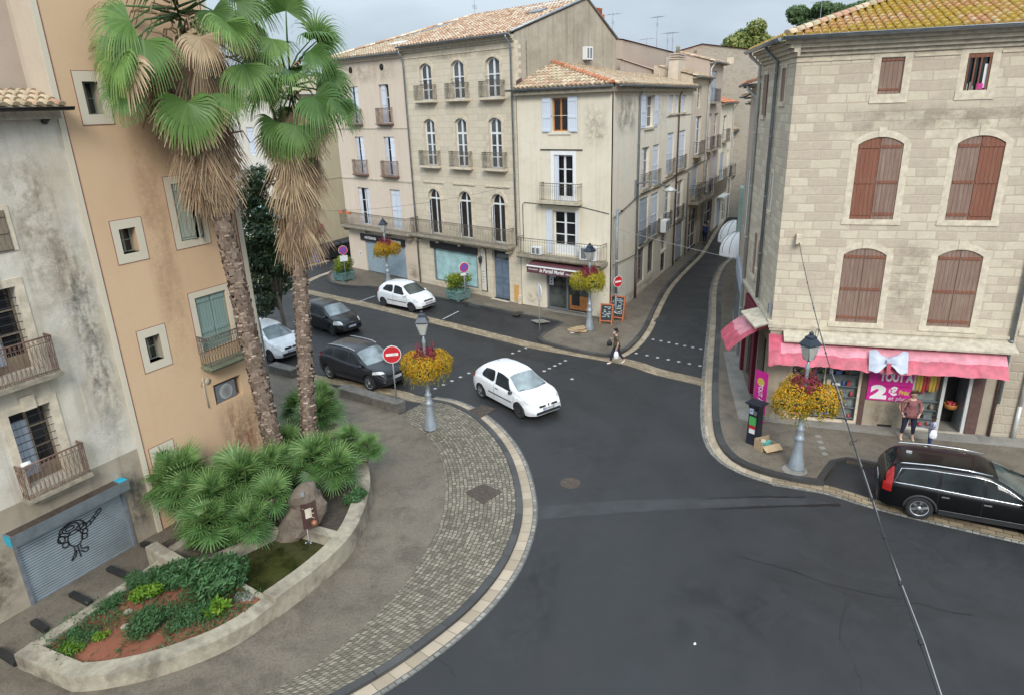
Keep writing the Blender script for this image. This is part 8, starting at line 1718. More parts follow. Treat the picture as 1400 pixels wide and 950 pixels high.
# ------------------------------------------------------------------ planters with shrubs
plain('planter_green', (.12, .21, .20), .6, var=.2)
def planter(label, b, seed, rot):
 random.seed(seed); P = thing('planter_box', label, 'planter', b, rot, 'square green planters with yellow-green shrubs'); mb = MB()
 for k, (s0, s1, z0, z1) in enumerate(((.50, .52, .08, .5), (.56, .56, .5, .6))):
  A_ = [[(-s0, -s0, z0), (s0, -s0, z0), (s0, s0, z0), (-s0, s0, z0)], [(-s1, -s1, z1), (s1, -s1, z1), (s1, s1, z1), (-s1, s1, z1)]]
  for i in range(4): mb.face([A_[0][i], A_[0][(i+1) % 4], A_[1][(i+1) % 4], A_[1][i]])
  mb.face(A_[1]); mb.face(A_[0][::-1])
 for sx in (-.42, .42):
  for sy in (-.42, .42): mb.box(sx-.07, sx+.07, sy-.07, sy+.07, 0, .08)
 for sy in (-1, 1): mb.tube([(-.45, .525*sy, .14), (.45, .525*sy, .46)], .02, 4); mb.tube([(.45, .525*sy, .14), (-.45, .525*sy, .46)], .02, 4)
 mb.build('box', 'planter_green', P); bl = [((random.uniform(-.4, .4), random.uniform(-.4, .4), random.uniform(.85, 1.3)), random.uniform(.3, .48), .9) for _ in range(9)]
 st = MB(); [st.tube([(0, 0, .5), V(c_)*.7, V(c_)], .015, 4) for c_, _, _ in bl]; st.build('stem', 'trunk_brown', P); mb = MB(); leaf_cloud(mb, bl, 2600, .12, .06, .8, .7); mb.build('foliage', 'planter_leaf', P)
 mb = MB(); leaf_cloud(mb, [((math.cos(t)*.5, math.sin(t)*.5, .62), .2, .8) for t in (0, 1, 2, 3, 4, 5)], 500, .07, .05); mb.build('bedding_plants', 'shrub_leaf', P)
planter('green square planter with a yellow-green shrub beside the car bay, before the aqua shop window', G(627, 409, .12), 80, R(-43)); planter('green square planter with a yellow-green shrub on the rounded kerb near the alley bins', G(471, 383, .12), 81, R(-43))
# ------------------------------------------------------------------ bins, chalkboards, boxes, meter
plain('bin_dark', (.022, .022, .026), .5, var=.2)
Mb_ = TM((-15.41, 54.04, 0), R(62))
def bin_(label, u):
 p = Mb_ @ V((u, -.75, .0)); P = thing('waste_bin', label, 'bin', p, R(62), 'big dark wheeled bins'); mb = MB(); A_ = [[(-.58, -.45, .18), (.58, -.45, .18), (.58, .42, .18), (-.58, .42, .18)], [(-.68, -.55, 1.12), (.68, -.55, 1.12), (.68, .5, 1.12), (-.68, .5, 1.12)]]
 for i in range(4): mb.face([A_[0][i], A_[0][(i+1) % 4], A_[1][(i+1) % 4], A_[1][i]])
 mb.face(A_[0][::-1]); mb.face(A_[1]); mb.box(-.72, .72, -.6, -.5, 1.05, 1.13); mb.build('body', 'bin_dark', P)
 l_ = MB(); prev = None
 for k in range(9):
  an = math.pi*k/8; ring_ = [l_.pt((x, -.56*math.cos(an), 1.14+.22*math.sin(an))) for x in (-.7, .7)]
  if prev: l_.fi((prev[0], prev[1], ring_[1], ring_[0]), None, .5, 0, True)
  prev = ring_
 for x in (-.7, .7): l_.face([(x, -.56*math.cos(math.pi*k/8), 1.14+.22*math.sin(math.pi*k/8)) for k in range(9)])
 l_.build('lid', 'bin_dark', P)
 for sx in (-.5, .5):
  for sy in (-.36, .33): w_ = MB(); w_.lathe([(.09, -.03), (.09, .03)], (sx, sy, .09), 10, 'x'); w_.build('wheel', 'tyre', P)
for i, (u_, lb) in enumerate(((.9, 'nearest dark wheeled bin of the row, next to the blue board'), (2.45, 'middle dark wheeled bin of the row in the alley'), (4.0, 'farthest dark wheeled bin of the row, beside the artisans house'))): bin_(lb, u_)
p = Mb_ @ V((-.6, -.5, .12)); P = thing('advert_board', 'small blue standing board beside the nearest bin', 'board', p, R(-43)); mb = MB(); mb.box(-.32, .32, -.02, .02, .1, 1.15); mb.box(-.34, .34, -.12, .12, 0, .1); mb.build('panel', 'sign_blue', P); mb = MB(); mb.box(-.1, .1, -.027, -.021, .35, .9); mb.box(.02, .08, -.027, -.021, .3, .36); mb.build('white_figure', 'white_paint', P)
P = thing('bicycle', 'dark bicycle leaning by the alley corner, mostly behind the right palm trunk', 'bicycle', G(424, 362, .12), R(20))
for sx in (-.52, .52): mb = MB(); mb.tube([(sx+.33*math.cos(t), 0, .34+.33*math.sin(t)) for t in [6.2832*k/22 for k in range(23)]], .02, 5); [mb.tube([(sx, 0, .34), (sx+.32*math.cos(k), 0, .34+.32*math.sin(k))], .003, 3) for k in range(6)]; mb.build('wheel', 'rail_black', P)
mb = MB(); [mb.tube(q_, .018, 5) for q_ in ([(-.52, 0, .34), (-.18, 0, .82)], [(-.18, 0, .82), (.35, 0, .85)], [(.35, 0, .85), (-.1, 0, .33)], [(-.1, 0, .33), (-.18, 0, .82)], [(-.1, 0, .33), (-.52, 0, .34)], [(.52, 0, .34), (.33, 0, .98)])]; mb.build('frame', 'rail_black', P); mb = MB(); mb.tube([(.3, -.26, 1.0), (.36, 0, 1.0), (.3, .26, 1.0)], .016, 5); mb.build('handlebar', 'rail_black', P); mb = MB(); mb.box(-.32, -.08, -.06, .06, .86, .92); mb.build('saddle', 'rail_black', P)
plain('board_black', (.025, .03, .032), .75, var=.4, scale=6); plain('board_frame', (.45, .13, .045), .55, var=.15); plain('chalk', (.55, .65, .68), .9, var=.2)
def chalkboard(label, b, w_, h_, rot, seed):
 random.seed(seed); P = thing('chalkboard', label, 'chalkboard', b, rot, 'bakery chalkboards'); T = Matrix.Rotation(R(-14), 4, 'X'); mb = MB(T)
 for x0, x1, z0, z1 in ((-w_, -w_+.06, 0, h_), (w_-.06, w_, 0, h_), (-w_+.06, w_-.06, h_-.07, h_), (-w_+.06, w_-.06, .16, .22)): mb.box(x0, x1, -.02, .02, z0, z1)
 fz = mb.build('frame', 'board_frame', P); mb = MB(T); mb.box(-w_+.06, w_-.06, -.008, .008, .22, h_-.07); bd = mb.build('slate', 'board_black', P)
 mb = MB(T)
 rows = int((h_-.5)/.085)
 for r_ in range(rows):
  z = h_-.18-r_*.085; x = -w_+.12+random.uniform(0, .12)
  while x < w_-.16:
   l_ = random.uniform(.05, .13)
   if random.random() < .75: mb.box(x, min(x+l_, w_-.1), -.014, -.009, z-.012, z+.018)
   x += l_+.03
 mb.build('chalk_writing', 'chalk', bd); mb = MB(Matrix.Translation((0, h_*.48, 0)) @ Matrix.Rotation(R(14), 4, 'X')); [mb.box(x-.025, x+.025, -.015, .015, 0, h_*.97) for x in (-w_+.03, w_-.03)]; mb.build('rear_leg', 'board_frame', P)
chalkboard('taller green-lettered chalkboard at the bakery corner, behind the smaller one', G(842, 439, .12), .40, 1.35, R(-28), 5); chalkboard('smaller chalkboard standing in front of the taller one at the bakery corner', G(828, 444, .12), .34, 1.1, R(-22), 6)
plain('cardboard', (.42, .30, .175), .85, var=.15, scale=5); b = G(790, 452, .12); P = thing('cardboard_pile', 'flattened cardboard lying at the foot of the bakery lamp post', 'cardboard', b, .3); random.seed(3)
for k in range(4): mb = MB(Matrix.Translation((random.uniform(-.12, .12), random.uniform(-.1, .1), .02+.035*k)) @ Matrix.Rotation(random.uniform(-.6, .6), 4, 'Z') @ Matrix.Rotation(random.uniform(-.08, .08), 4, 'X')); mb.box(-.42, .42, -.3, .3, 0, .018); mb.build('card_sheet', 'cardboard', P)
mb = MB(); mb.box(-.5, -.2, -.3, -.1, .01, .03); mb.build('white_scrap', 'white_paint', P)
b = G(1046, 612, .12); P = thing('cardboard_box', 'open cardboard box with turquoise goods beside the parking meter', 'box', b, R(18)); mb = MB()
for x0, x1, y0, y1, z0, z1 in ((-.3, .3, -.2, .2, 0, .02), (-.3, -.28, -.2, .2, .02, .34), (.28, .3, -.2, .2, .02, .2), (-.28, .28, .18, .2, .02, .34), (-.28, .28, -.2, -.18, .02, .2)): mb.box(x0, x1, y0, y1, z0, z1)
mb.build('box_walls', 'cardboard', P); mb = MB(Matrix.Translation((0, -.2, .2)) @ Matrix.Rotation(R(28), 4, 'X')); mb.box(-.28, .36, -.26, 0, 0, .015); mb.build('flap', 'cardboard', P); plain('teal_goods', (.12, .42, .38), .5); mb = MB(Matrix.Rotation(.3, 4, 'Z')); mb.box(-.12, .2, -.08, .02, .05, .24); mb.build('teal_packet', 'teal_goods', P); mb = MB(Matrix.Rotation(-.4, 4, 'Z')); mb.box(-.16, .0, -.02, .07, .05, .3); mb.build('pink_packet', 'stone_trim', P)
plain('meter_blue', (.022, .028, .04), .4, .2, var=.2); plain('meter_green', (.09, .42, .10), .5); b = G(1030, 605, .12); P = thing('parking_meter', 'dark parking meter with coloured stickers on the shop corner', 'parking meter', b, R(-52)); mb = MB(); A_ = [(.20, .17, 0), (.19, .155, .3), (.175, .14, 1.25), (.2, .17, 1.4), (.29, .25, 1.47), (.29, .25, 1.5)]; prev = None
for a_, b_, z in A_:
 r_ = [mb.pt(q_) for q_ in ((-a_, -b_, z), (a_, -b_, z), (a_, b_, z), (-a_, b_, z))]
 if prev: [mb.fi((prev[i], prev[(i+1) % 4], r_[(i+1) % 4], r_[i])) for i in range(4)]
 prev = r_
mb.fi(prev); mb.build('housing', 'meter_blue', P);
for nm, mt, x0, x1, z0, z1 in (('green_panel', 'meter_green', -.12, .12, .72, 1.02), ('red_panel', 'sign_red', -.12, .12, .6, .7), ('white_panel', 'white_paint', -.1, .1, .42, .58), ('display', 'pale_shutter', -.13, -.0, 1.12, 1.3), ('slot_panel', 'grey_metal', .03, .13, 1.1, 1.25)): mb = MB(); mb.box(x0, x1, -.185, -.15, z0, z1); mb.build(nm, mt, P)
text(P, I4, 'P', -.065, 1.21, -.187, .16, 'sign_blue')
b = G(1036, 576, .12); P = thing('price_banner', 'tall magenta banner with yellow marks at the stone house corner', 'banner', b, R(-60)); mb = MB(); mb.box(-.26, .26, -.02, .02, .35, 1.95); mb.box(-.2, .2, -.12, .12, 0, .06); mb.tube([(0, 0, .05), (0, 0, .36)], .02, 5); mb.build('panel', 'magenta', P); mb = MB(); disc(mb, (0, -.024, 1.55), (0, -1, 0), 0, .16, 0, 9); mb.build('yellow_burst', 'yellow_box', P); text(P, Matrix.Translation((0, -.024, 1.0)) @ Matrix.Rotation(R(90), 4, 'Y'), 'TOUT À 2 €', 0, 0, 0, .26, 'white_paint', .95)
# ------------------------------------------------------------------ low stone wall by the cars
t = MATS
for nm, lb, A_, Bq in (('stone_bench_wall', 'low dark stone wall between the grey crossover and the plaza, ending at the sign', (463, 543), (545, 567)), ('stone_bench_wall', 'short piece of low stone wall in front of the half-hidden white car', (368, 511), (400, 519))):
 a_, b_ = G(*A_), G(*Bq); d = (b_-a_).normalized(); L_ = (b_-a_).length; n_ = V((-d.y, d.x, 0)); P = thing(nm, lb, 'wall', a_, math.atan2(d.y, d.x), 'low stone walls by the parked cars'); k = max(2, int(L_/1.0)); random.seed(4)
 mb = MB(); [mb.box(L_*i/k+.006, L_*(i+1)/k-.006, .0, .42, 0, .34+random.uniform(-.008, .008)) for i in range(k)]; mb.build('stone_course', 'stone_dark', P)
 mb = MB(); [mb.box(L_*i/k+.004, L_*(i+1)/k-.004, -.03, .46, .35, .45+random.uniform(-.006, .006)) for i in range(k)]; mb.build('coping_stone', 'stone_dark', P)
# ------------------------------------------------------------------ cables, aerials, air-conditioning units
plain('cable_black', (.02, .02, .021), .6); plain('cable_grey', (.30, .29, .27), .6)
def cable(name, label, P_, r, mat='cable_black', sag=0, clips=0, cat='cable'):
 a_, b_ = V(P_[0]), V(P_[-1]); pts = [a_.lerp(b_, k/24)+V((0, 0, -sag*4*(k/24)*(1-k/24))) for k in range(25)]; T = thing(name, label, cat, a_); o_ = Matrix.Translation(a_).inverted(); mb = MB(o_); mb.tube(pts, r, 6); mb.build('strand', mat, T); return T, pts, o_
wa = (TM(CO, CD) @ V((-3.77, -.28, 6.6))); wb = CAM+ray(1296, 985)*4.6
T, pts, o_ = cable('overhead_cable', 'thick dark overhead cable running from the stone house down towards the viewer', (wa, wb), .0085, sag=.35)
mb = MB(o_); mb.tube([p+V((.016+.012*math.sin(i*1.7), 0, -.012+.015*math.sin(i*.9))) for i, p in enumerate(pts)], .005, 5); mb.build('wrapped_strand', 'cable_grey', T)
mb = MB(o_); random.seed(9)
for i in (6, 9, 13, 15, 16, 17, 19, 20, 21, 22, 23): p = pts[i]; d = (pts[i+1]-pts[i-1]).normalized(); MB(o_).tube([p-d*.03, p+d*.03], .017, 6).build('cable_clip', 'cable_black', T)
for i in (17, 15, 18): p = pts[i]; mb.tube([p, p+V((.04, 0, .01)), p+V((.07, .02, .03))], .006, 4); mb.tube([p+V((-.02+.02*math.cos(t), 0, -.02+.03*math.sin(t))) for t in [6.28*k/8 for k in range(9)]], .005, 4)
mb.tube([pts[11]+V((.0, 0, -.0))]+[pts[11]+V((-.03+.03*math.cos(t), 0, -.1+.1*math.sin(t))) for t in [6.28*k/10 for k in range(11)]], .006, 4); mb.build('loose_end', 'cable_black', T)
bc = TM((5.41, 35.56, 0), R(63)) @ V((.4, -.1, 4.9)); cc = TM(SO, SD) @ V((5.9, .1, 4.6)); cable('street_wire', 'pale wire spanning the side street above the road', (bc, cc), .011, 'cable_grey', .05)
TA = TM(AO, AD)
cable('facade_wire', 'thin wire sagging across the two left facades towards the alley', (TA @ V((-.2, -.4, 6.9)), TA @ V((-22, -1.5, 4.2))), .008, 'cable_black', .5)
T = thing('facade_cable', 'black cable run along the long street side of the corner house', 'cable', (5.41, 35.56, 0), R(63)); random.seed(2); mb = MB()
mb.tube([(.1, -.08, 5.5), (1.5, -.08, 5.65), (4.2, -.09, 6.05), (8, -.08, 6.1), (10, -.08, 6.15), (13, -.08, 6.35), (17.2, -.08, 6.4), (23, -.08, 6.55)], .024, 6); mb.tube([(.1, -.08, 3.0), (4.3, -.08, 2.75)], .02, 5); mb.build('strand', 'cable_black', T); mb = MB(); [mb.box(u_-.04, u_+.04, -.12, 0, z_-.03, z_+.05) for u_, z_ in ((1.5, 5.65), (8, 6.1), (13, 6.35))]; mb.build('clip', 'cable_black', T)
T = thing('facade_cable', 'thin cable crossing the bakery front under the first balcony', 'cable', AO, BD); mb = MB(); mb.tube([(.5, -.03, 3.9), (.5, -.03, 5.9), (.62, -.03, 6.05), (4.4, -.03, 6.0), (6.0, -.03, 5.75)], .018, 5); mb.build('strand', 'cable_black', T); mb = MB(); mb.box(1.6, 1.78, -.12, 0, 5.98, 6.16); mb.build('junction_box', 'stone_dirty', T)
def ac(label, Mx, w_, h_, d_):
 P = thing('air_conditioner', label, 'air conditioner'); P.matrix_world = Mx; mb = MB(); mb.box(-w_, w_, -d_, 0, 0, h_); mb.build('casing', 'white_paint', P); [MB().box(x0*w_, x1*w_, -d_-.008, -d_+.002, h_*.1, h_*.9).build('fan_grille', 'grey_metal', P) for x0, x1 in ((-.8, -.2), (.1, .75))]; mb = MB(); [mb.box(x-.02, x+.02, -d_, .12, -.06, 0) for x in (-w_*.7, w_*.7)]; mb.build('bracket', 'grey_metal', P)
gpos = TA @ V((.25, 6.2, 13.55)); ac('air conditioner on the grey gable above the corner-house roof', Matrix.Translation(gpos) @ Matrix.Rotation(AD+R(90), 4, 'Z') , .3, .7, .3)
ac('air conditioner on the long street side of the corner house', TM((5.41, 35.56, 0), R(63)) @ Matrix.Translation((10.1, -.05, 3.1)), .5, .75, .4); ac('air conditioner on the balcony behind the bakery lamp post', TM(AO, BD) @ Matrix.Translation((5.0, -.15, 3.3)), .5, .7, .35); ac('darker low unit on the same bakery balcony, left of the door', TM(AO, BD) @ Matrix.Translation((1.65, -.2, 3.3)), .32, .4, .3)
T = thing('wall_lamp', 'street lamp on a bracket from the long side of the corner house', 'street lamp', (5.41, 35.56, 0), R(63)); mb = MB(); mb.tube([(4.0, -.02, 6.8), (4.2, -1.0, 6.95), (4.6, -1.7, 6.6)], .04, 6); mb.box(3.9, 4.1, -.1, 0, 6.0, 7.0); mb.build('arm', 'grey_metal', T); mb = MB(); mb.lathe([(.08, .18), (.2, .12), (.42, 0), (.3, -.06), (.05, -.1)], (4.7, -1.8, 6.4), 14); mb.build('lamp_head', 'zinc_pale', T)
def aerial(label, px, py, dist, hgt, bars=5, yb=None):
 d = ray(px, py); d = d/d.y; c_ = CAM+d*dist; P = thing('aerial', label, 'aerial', c_-V((0, 0, hgt)), .4); mb = MB(); mb.tube([(0, 0, 0), (0, 0, hgt)], .017, 5); mb.build('mast', 'grey_metal', P); mb = MB(); mb.tube([(-.5, 0, hgt-.15), (.6, 0, hgt-.05)], .011, 4); [mb.tube([(-.5+k*1.1/bars, -.4, hgt-.15+k*.1/bars), (-.5+k*1.1/bars, .4, hgt-.15+k*.1/bars)], .009, 4) for k in range(bars+1)]; [mb.tube([(-.3, -.25, hgt-.8+k*.1), (.3, .25, hgt-.8+k*.1)], .012, 4) for k in range(3)]; mb.build('elements', 'grey_metal', P)
aerial('tall double aerial against the sky above the party wall', 899, 22, 66, 3.0, 7); aerial('aerial pair left mast beside the tall double aerial', 913, 44, 68, 1.8); aerial('aerial pair right mast beside the tall double aerial', 920, 44, 70, 1.8); aerial('small aerial between the grey gable and the party wall', 884, 52, 62, 1.0, 3); aerial('thin aerial just right of the grey gable ridge', 838, 18, 60, 2.8, 3); aerial('thin mast on the roof ridge of the stone townhouse', 648, -4, 58, 2.6, 2); aerial('mast behind the mossy roof next to the umbrella pine', 1124, 0, 45, 3.2, 2)
# ------------------------------------------------------------------ people: skinned figures, one continuous body each
def skin(name, J, E_, mat, parent, sub=2, root=None, smooth=True):
 """J: {joint: (x, y, z, r)}; E_: joint pairs; the surface grows over them"""
 ks = list(J); me = bpy.data.meshes.new(name); me.from_pydata([J[k][:3] for k in ks], [(ks.index(a), ks.index(b)) for a, b in E_], [])
 o = bpy.data.objects.new(name, me); C.objects.link(o); md = o.modifiers.new('s', 'SKIN'); md.use_smooth_shade = True
 for v, k in zip(me.skin_vertices[0].data, ks): r = J[k][3]; v.radius = r if isinstance(r, tuple) else (r, r); v.use_root = (k == (root or ks[0]))
 if sub: sd = o.modifiers.new('d', 'SUBSURF'); sd.levels = sub; sd.render_levels = sub
 bpy.context.view_layer.update(); m2 = bpy.data.meshes.new_from_object(o.evaluated_get(bpy.context.evaluated_depsgraph_get())); o.modifiers.clear(); o.data = m2; m2.materials.clear(); m2.materials.append(MATS[mat])
 for p in m2.polygons: p.use_smooth = True
 o.parent = parent; return o
for nm, c_ in (('skin_pale', (.50, .30, .22)), ('skin_brown', (.12, .055, .035)), ('hair_dark', (.02, .013, .011)), ('hair_brown', (.12, .065, .04)), ('cloth_olive', (.085, .065, .04)), ('cloth_navy', (.018, .016, .04)), ('cloth_lilac', (.36, .38, .58)), ('cloth_blue', (.03, .05, .16)), ('shoe_white', (.75, .74, .72)), ('bag_black', (.014, .013, .014)), ('bag_white', (.74, .74, .76)), ('eye_dark', (.02, .015, .012)), ('shoe_pale', (.60, .50, .36)), ('lip', (.35, .12, .10))): plain(nm, c_, .7, var=.15, scale=12)
def pattern_cloth():
 t = NT('cloth_pattern'); v = t.coord(); n = t.noise(v, 17, 3, .6); m_ = t.noise(v, 7, 3)
 t.col(t.ramp(t.mix(.4, n, m_), [(.34, (.10, .03, .045)), (.46, (.26, .10, .09)), (.54, (.15, .045, .06)), (.64, (.36, .22, .14))])); t.set(Roughness=.85); MATS['cloth_pattern'] = t.m
pattern_cloth()
def hand(J, E_, wrist, d, side, pre, k=1.0, curl=.5):
 """palm and five separate fingers leaving the wrist along d; thumb on the given side"""
 d = V(d).normalized(); s_ = V(side).normalized(); n = d.cross(s_).normalized(); w = V(wrist)
 J[pre+'palm'] = (*(w+d*.045*k), .026*k); E_.append((pre+'wrist', pre+'palm'))
 for i, (off, L_) in enumerate(((.026, .072), (.009, .082), (-.009, .077), (-.026, .06))):
  a = w+d*.085*k+s_*off*k; m_ = a+d*L_*.55*k+n*L_*.2*curl*k; e_ = m_+d*L_*.4*k*(1-curl*.4)+n*L_*.45*curl*k
  J[f'{pre}f{i}a'] = (*a, .0095*k); J[f'{pre}f{i}b'] = (*m_, .0082*k); J[f'{pre}f{i}c'] = (*e_, .0065*k); E_ += [(pre+'palm', f'{pre}f{i}a'), (f'{pre}f{i}a', f'{pre}f{i}b'), (f'{pre}f{i}b', f'{pre}f{i}c')]
 a = w+d*.035*k+s_*.034*k; b_ = a+(d*.6+s_*.55+n*.4).normalized()*.035*k; c_ = b_+(d*.9+n*.5).normalized()*.028*k
 J[pre+'ta'] = (*a, .011*k); J[pre+'tb'] = (*b_, .0095*k); J[pre+'tc'] = (*c_, .0075*k); E_ += [(pre+'palm', pre+'ta'), (pre+'ta', pre+'tb'), (pre+'tb', pre+'tc')]
def person(label, loc, rot, H_, pose, mats, build=1.0, hair='bun', top_len=.08, sleeve='elbow', bottom='trousers', hip_w=1.0):
 """local frame: faces +x, left is +y. pose gives hips, hands, feet in metres for a 1.7 m figure"""
 k = H_/1.7; P = thing('person', label, 'person', loc, rot); b = build
 q = lambda x, y, z, r: (x*k, y*k, z*k, tuple(t*k for t in r) if isinstance(r, tuple) else r*k)
 lean = pose.get('lean', 0)
 J = {'pelvis': q(0, 0, .93, (.115*b*hip_w, .10*b*hip_w)), 'waist': q(lean*.3, 0, 1.07, (.105*b, .095*b)), 'chest': q(lean*.7, 0, 1.25, (.13*b, .11*b)), 'neckb': q(lean, 0, 1.41, (.065, .06)), 'neck': q(lean+.01, 0, 1.475, .05), 'headb': q(lean+.035, 0, 1.545, (.072, .068)), 'headm': q(lean+.04, 0, 1.61, (.092, .08)), 'headt': q(lean+.03, 0, 1.665, (.07, .066))}
 E_ = [('pelvis', 'waist'), ('waist', 'chest'), ('chest', 'neckb'), ('neckb', 'neck'), ('neck', 'headb'), ('headb', 'headm'), ('headm', 'headt')]
 for s_, nm in ((1, 'l'), (-1, 'r')):
  sh = (lean, s_*.175*(.6+.4*b), 1.37); el, wr = pose[nm+'_elbow'], pose[nm+'_wrist']
  J[nm+'sh'] = q(*sh, .057*(.5+.5*b)); J[nm+'el'] = q(*el, .042*(.6+.4*b)); J[nm+'wrist'] = q(*wr, .026)
  E_ += [('neckb', nm+'sh'), (nm+'sh', nm+'el'), (nm+'el', nm+'wrist')]
  dd = (V(wr)-V(el)).normalized(); hand(J, E_, V(J[nm+'wrist'][:3]), dd, (V((0, -s_, 0))-dd*dd.dot(V((0, -s_, 0))))+V((.3, 0, 0)), nm, k*.95, pose.get(nm+'_curl', .5))
  hp = (0, s_*.095*b*hip_w, .87); kn, an = pose[nm+'_knee'], pose[nm+'_ankle']; fd = V(pose.get(nm+'_foot', (1, 0, -.05))).normalized()
  J[nm+'hip'] = q(*hp, .092*b); J[nm+'kn'] = q(*kn, .058*(.5+.5*b)); J[nm+'an'] = q(*an, .037); J[nm+'heel'] = q(an[0]-.03*fd.x, an[1], an[2]-.045, .034); J[nm+'toe'] = q(an[0]+.14*fd.x, an[1]+.14*fd.y, an[2]-.05+.14*fd.z, .03)
  E_ += [('pelvis', nm+'hip'), (nm+'hip', nm+'kn'), (nm+'kn', nm+'an'), (nm+'an', nm+'heel'), (nm+'an', nm+'toe')]
 body = skin('body', J, E_, mats['skin'], P, 2, 'pelvis')
 hc = V(J['headm'][:3]); hk = k
 # face: nose, eyes, mouth, ears
 f = MB(); f.lathe([(0, -.02*hk), (.014*hk, -.012*hk), (.01*hk, .012*hk), (0, .03*hk)], hc+V((.088*hk, 0, -.01*hk)), 8); f.build('nose', mats['skin'], body)
 for s_ in (1, -1):
  f = MB(); f.lathe([(0, -.009*hk), (.011*hk, 0), (0, .009*hk)], hc+V((.079*hk, s_*.03*hk, .012*hk)), 8); f.build('eye', 'eye_dark', body)
  f = MB(); f.lathe([(0, -.03*hk), (.012*hk, -.01*hk), (.014*hk, .015*hk), (0, .03*hk)], hc+V((0, s_*.081*hk, -.005*hk)), 8); f.build('ear', mats['skin'], body)
 f = MB(); f.tube([hc+V((.078*hk, y*hk, -.052*hk)) for y in (-.022, 0, .022)], .006*hk, 5); f.build('mouth', 'lip', body)
 # hair
 hh = {'t': (hc.x-.015*hk, 0, hc.z+.035*hk, (.098*hk, .09*hk)), 'u': (hc.x-.012*hk, 0, hc.z+.075*hk, (.07*hk, .068*hk)), 'bk': (hc.x-.055*hk, 0, hc.z-.02*hk, (.066*hk, .07*hk))}; he = [('t', 'u'), ('t', 'bk')]
 if hair == 'bun': hh['bun'] = (hc.x-.125*hk, 0, hc.z+.0*hk, .05*hk); hh['b2'] = (hc.x-.14*hk, 0, hc.z-.05*hk, .03*hk); he += [('bk', 'bun'), ('bun', 'b2')]
 if hair == 'long': hh['n'] = (hc.x-.075*hk, 0, hc.z-.11*hk, (.06*hk, .085*hk)); hh['e'] = (hc.x-.08*hk, -.03*hk, hc.z-.24*hk, (.035*hk, .07*hk)); he += [('bk', 'n'), ('n', 'e')]
 skin('hair', hh, he, mats['hair'], P, 2, 't')
 g = lambda n_, d_: (*J[n_][:3], tuple(t+d_*k for t in J[n_][3]) if isinstance(J[n_][3], tuple) else J[n_][3]+d_*k)
 # top
 t_ = {n_: g(n_, .02+.05*(b-1)) for n_ in ('pelvis', 'waist', 'chest')}; t_['neckb'] = (*J['neckb'][:2], J['neckb'][2]-.03*k, (.08*k, .075*k)); te = [('waist', 'chest'), ('chest', 'neckb'), ('pelvis', 'waist')]
 t_['pelvis'] = (J['pelvis'][0], 0, J['pelvis'][2], tuple(x+.03*k for x in J['pelvis'][3]))
 for nm in 'lr':
  t_[nm+'sh'] = g(nm+'sh', .018); a, e_ = V(J[nm+'sh'][:3]), V(J[nm+'el'][:3]); m_ = a.lerp(e_, .95 if sleeve == 'elbow' else .55); t_[nm+'sl'] = (*m_, .062*k*(.6+.4*b)); te += [('neckb', nm+'sh'), (nm+'sh', nm+'sl')]
  if sleeve == 'wrist': w_ = V(J[nm+'wrist'][:3]); t_[nm+'sw'] = (*e_.lerp(w_, .9), .042*k); te += [(nm+'sl', nm+'sw')]
 skin('top', t_, te, mats['top'], P, 2, 'waist')
 cx_ = J['waist'][0]; zw, zh = J['waist'][2]+.12*k, J['pelvis'][2]-top_len*k; hem = MB(); prev = None
 for i, (f, a_, b_) in enumerate(((0, .10, .13), (.35, .125, .165), (.75, .145, .19), (1, .155, .205), (1, .14, .19))):
  ring = [hem.pt((cx_*(1-f)+a_*k*b*(1+.05*math.sin(7*t+i))*math.cos(t), b_*k*b*(1+.04*math.sin(5*t+i*2))*math.sin(t), zw+(zh-zw)*f)) for t in [6.2832*j/18 for j in range(18)]]
  if prev: [hem.fi((prev[j], prev[(j+1) % 18], ring[(j+1) % 18], ring[j]), None, .5, 0, True) for j in range(18)]
  prev = ring
 hem.build('top_hem', mats['top'], P)
 # trousers
 l_ = {'pelvis': g('pelvis', .012)}; le = []
 for nm in 'lr':
  l_[nm+'hip'] = g(nm+'hip', .014); l_[nm+'kn'] = g(nm+'kn', .014); a, e_ = V(J[nm+'kn'][:3]), V(J[nm+'an'][:3]); m_ = a.lerp(e_, pose.get('hem', .9)); l_[nm+'hm'] = (*m_, .05*k); le += [('pelvis', nm+'hip'), (nm+'hip', nm+'kn'), (nm+'kn', nm+'hm')]
 skin('trousers', l_, le, mats['trousers'], P, 2, 'pelvis')
 for nm in 'lr':
  an = V(J[nm+'an'][:3]); tq = V(J[nm+'toe'][:3]); hq = V(J[nm+'heel'][:3]); s1 = {'h': (*(hq+V((0, 0, -.004*k))), (.043*k, .04*k)), 'm': (*(hq.lerp(tq, .55)+V((0, 0, .008*k))), (.045*k, .038*k)), 't': (*tq, (.04*k, .032*k)), 'tt': (*(tq+(tq-hq).normalized()*.05*k), (.03*k, .024*k)), 'a': (*(an+V((0, 0, -.01*k))), .043*k)}
  skin('shoe', s1, [('h', 'm'), ('m', 't'), ('t', 'tt'), ('h', 'a')], mats['shoe'], P, 1, 'h')
 return P, J, k
def face(px_from, px_to, z=0): a, b_ = G(*px_from, z), G(*px_to, z); return math.atan2(b_.y-a.y, b_.x-a.x)
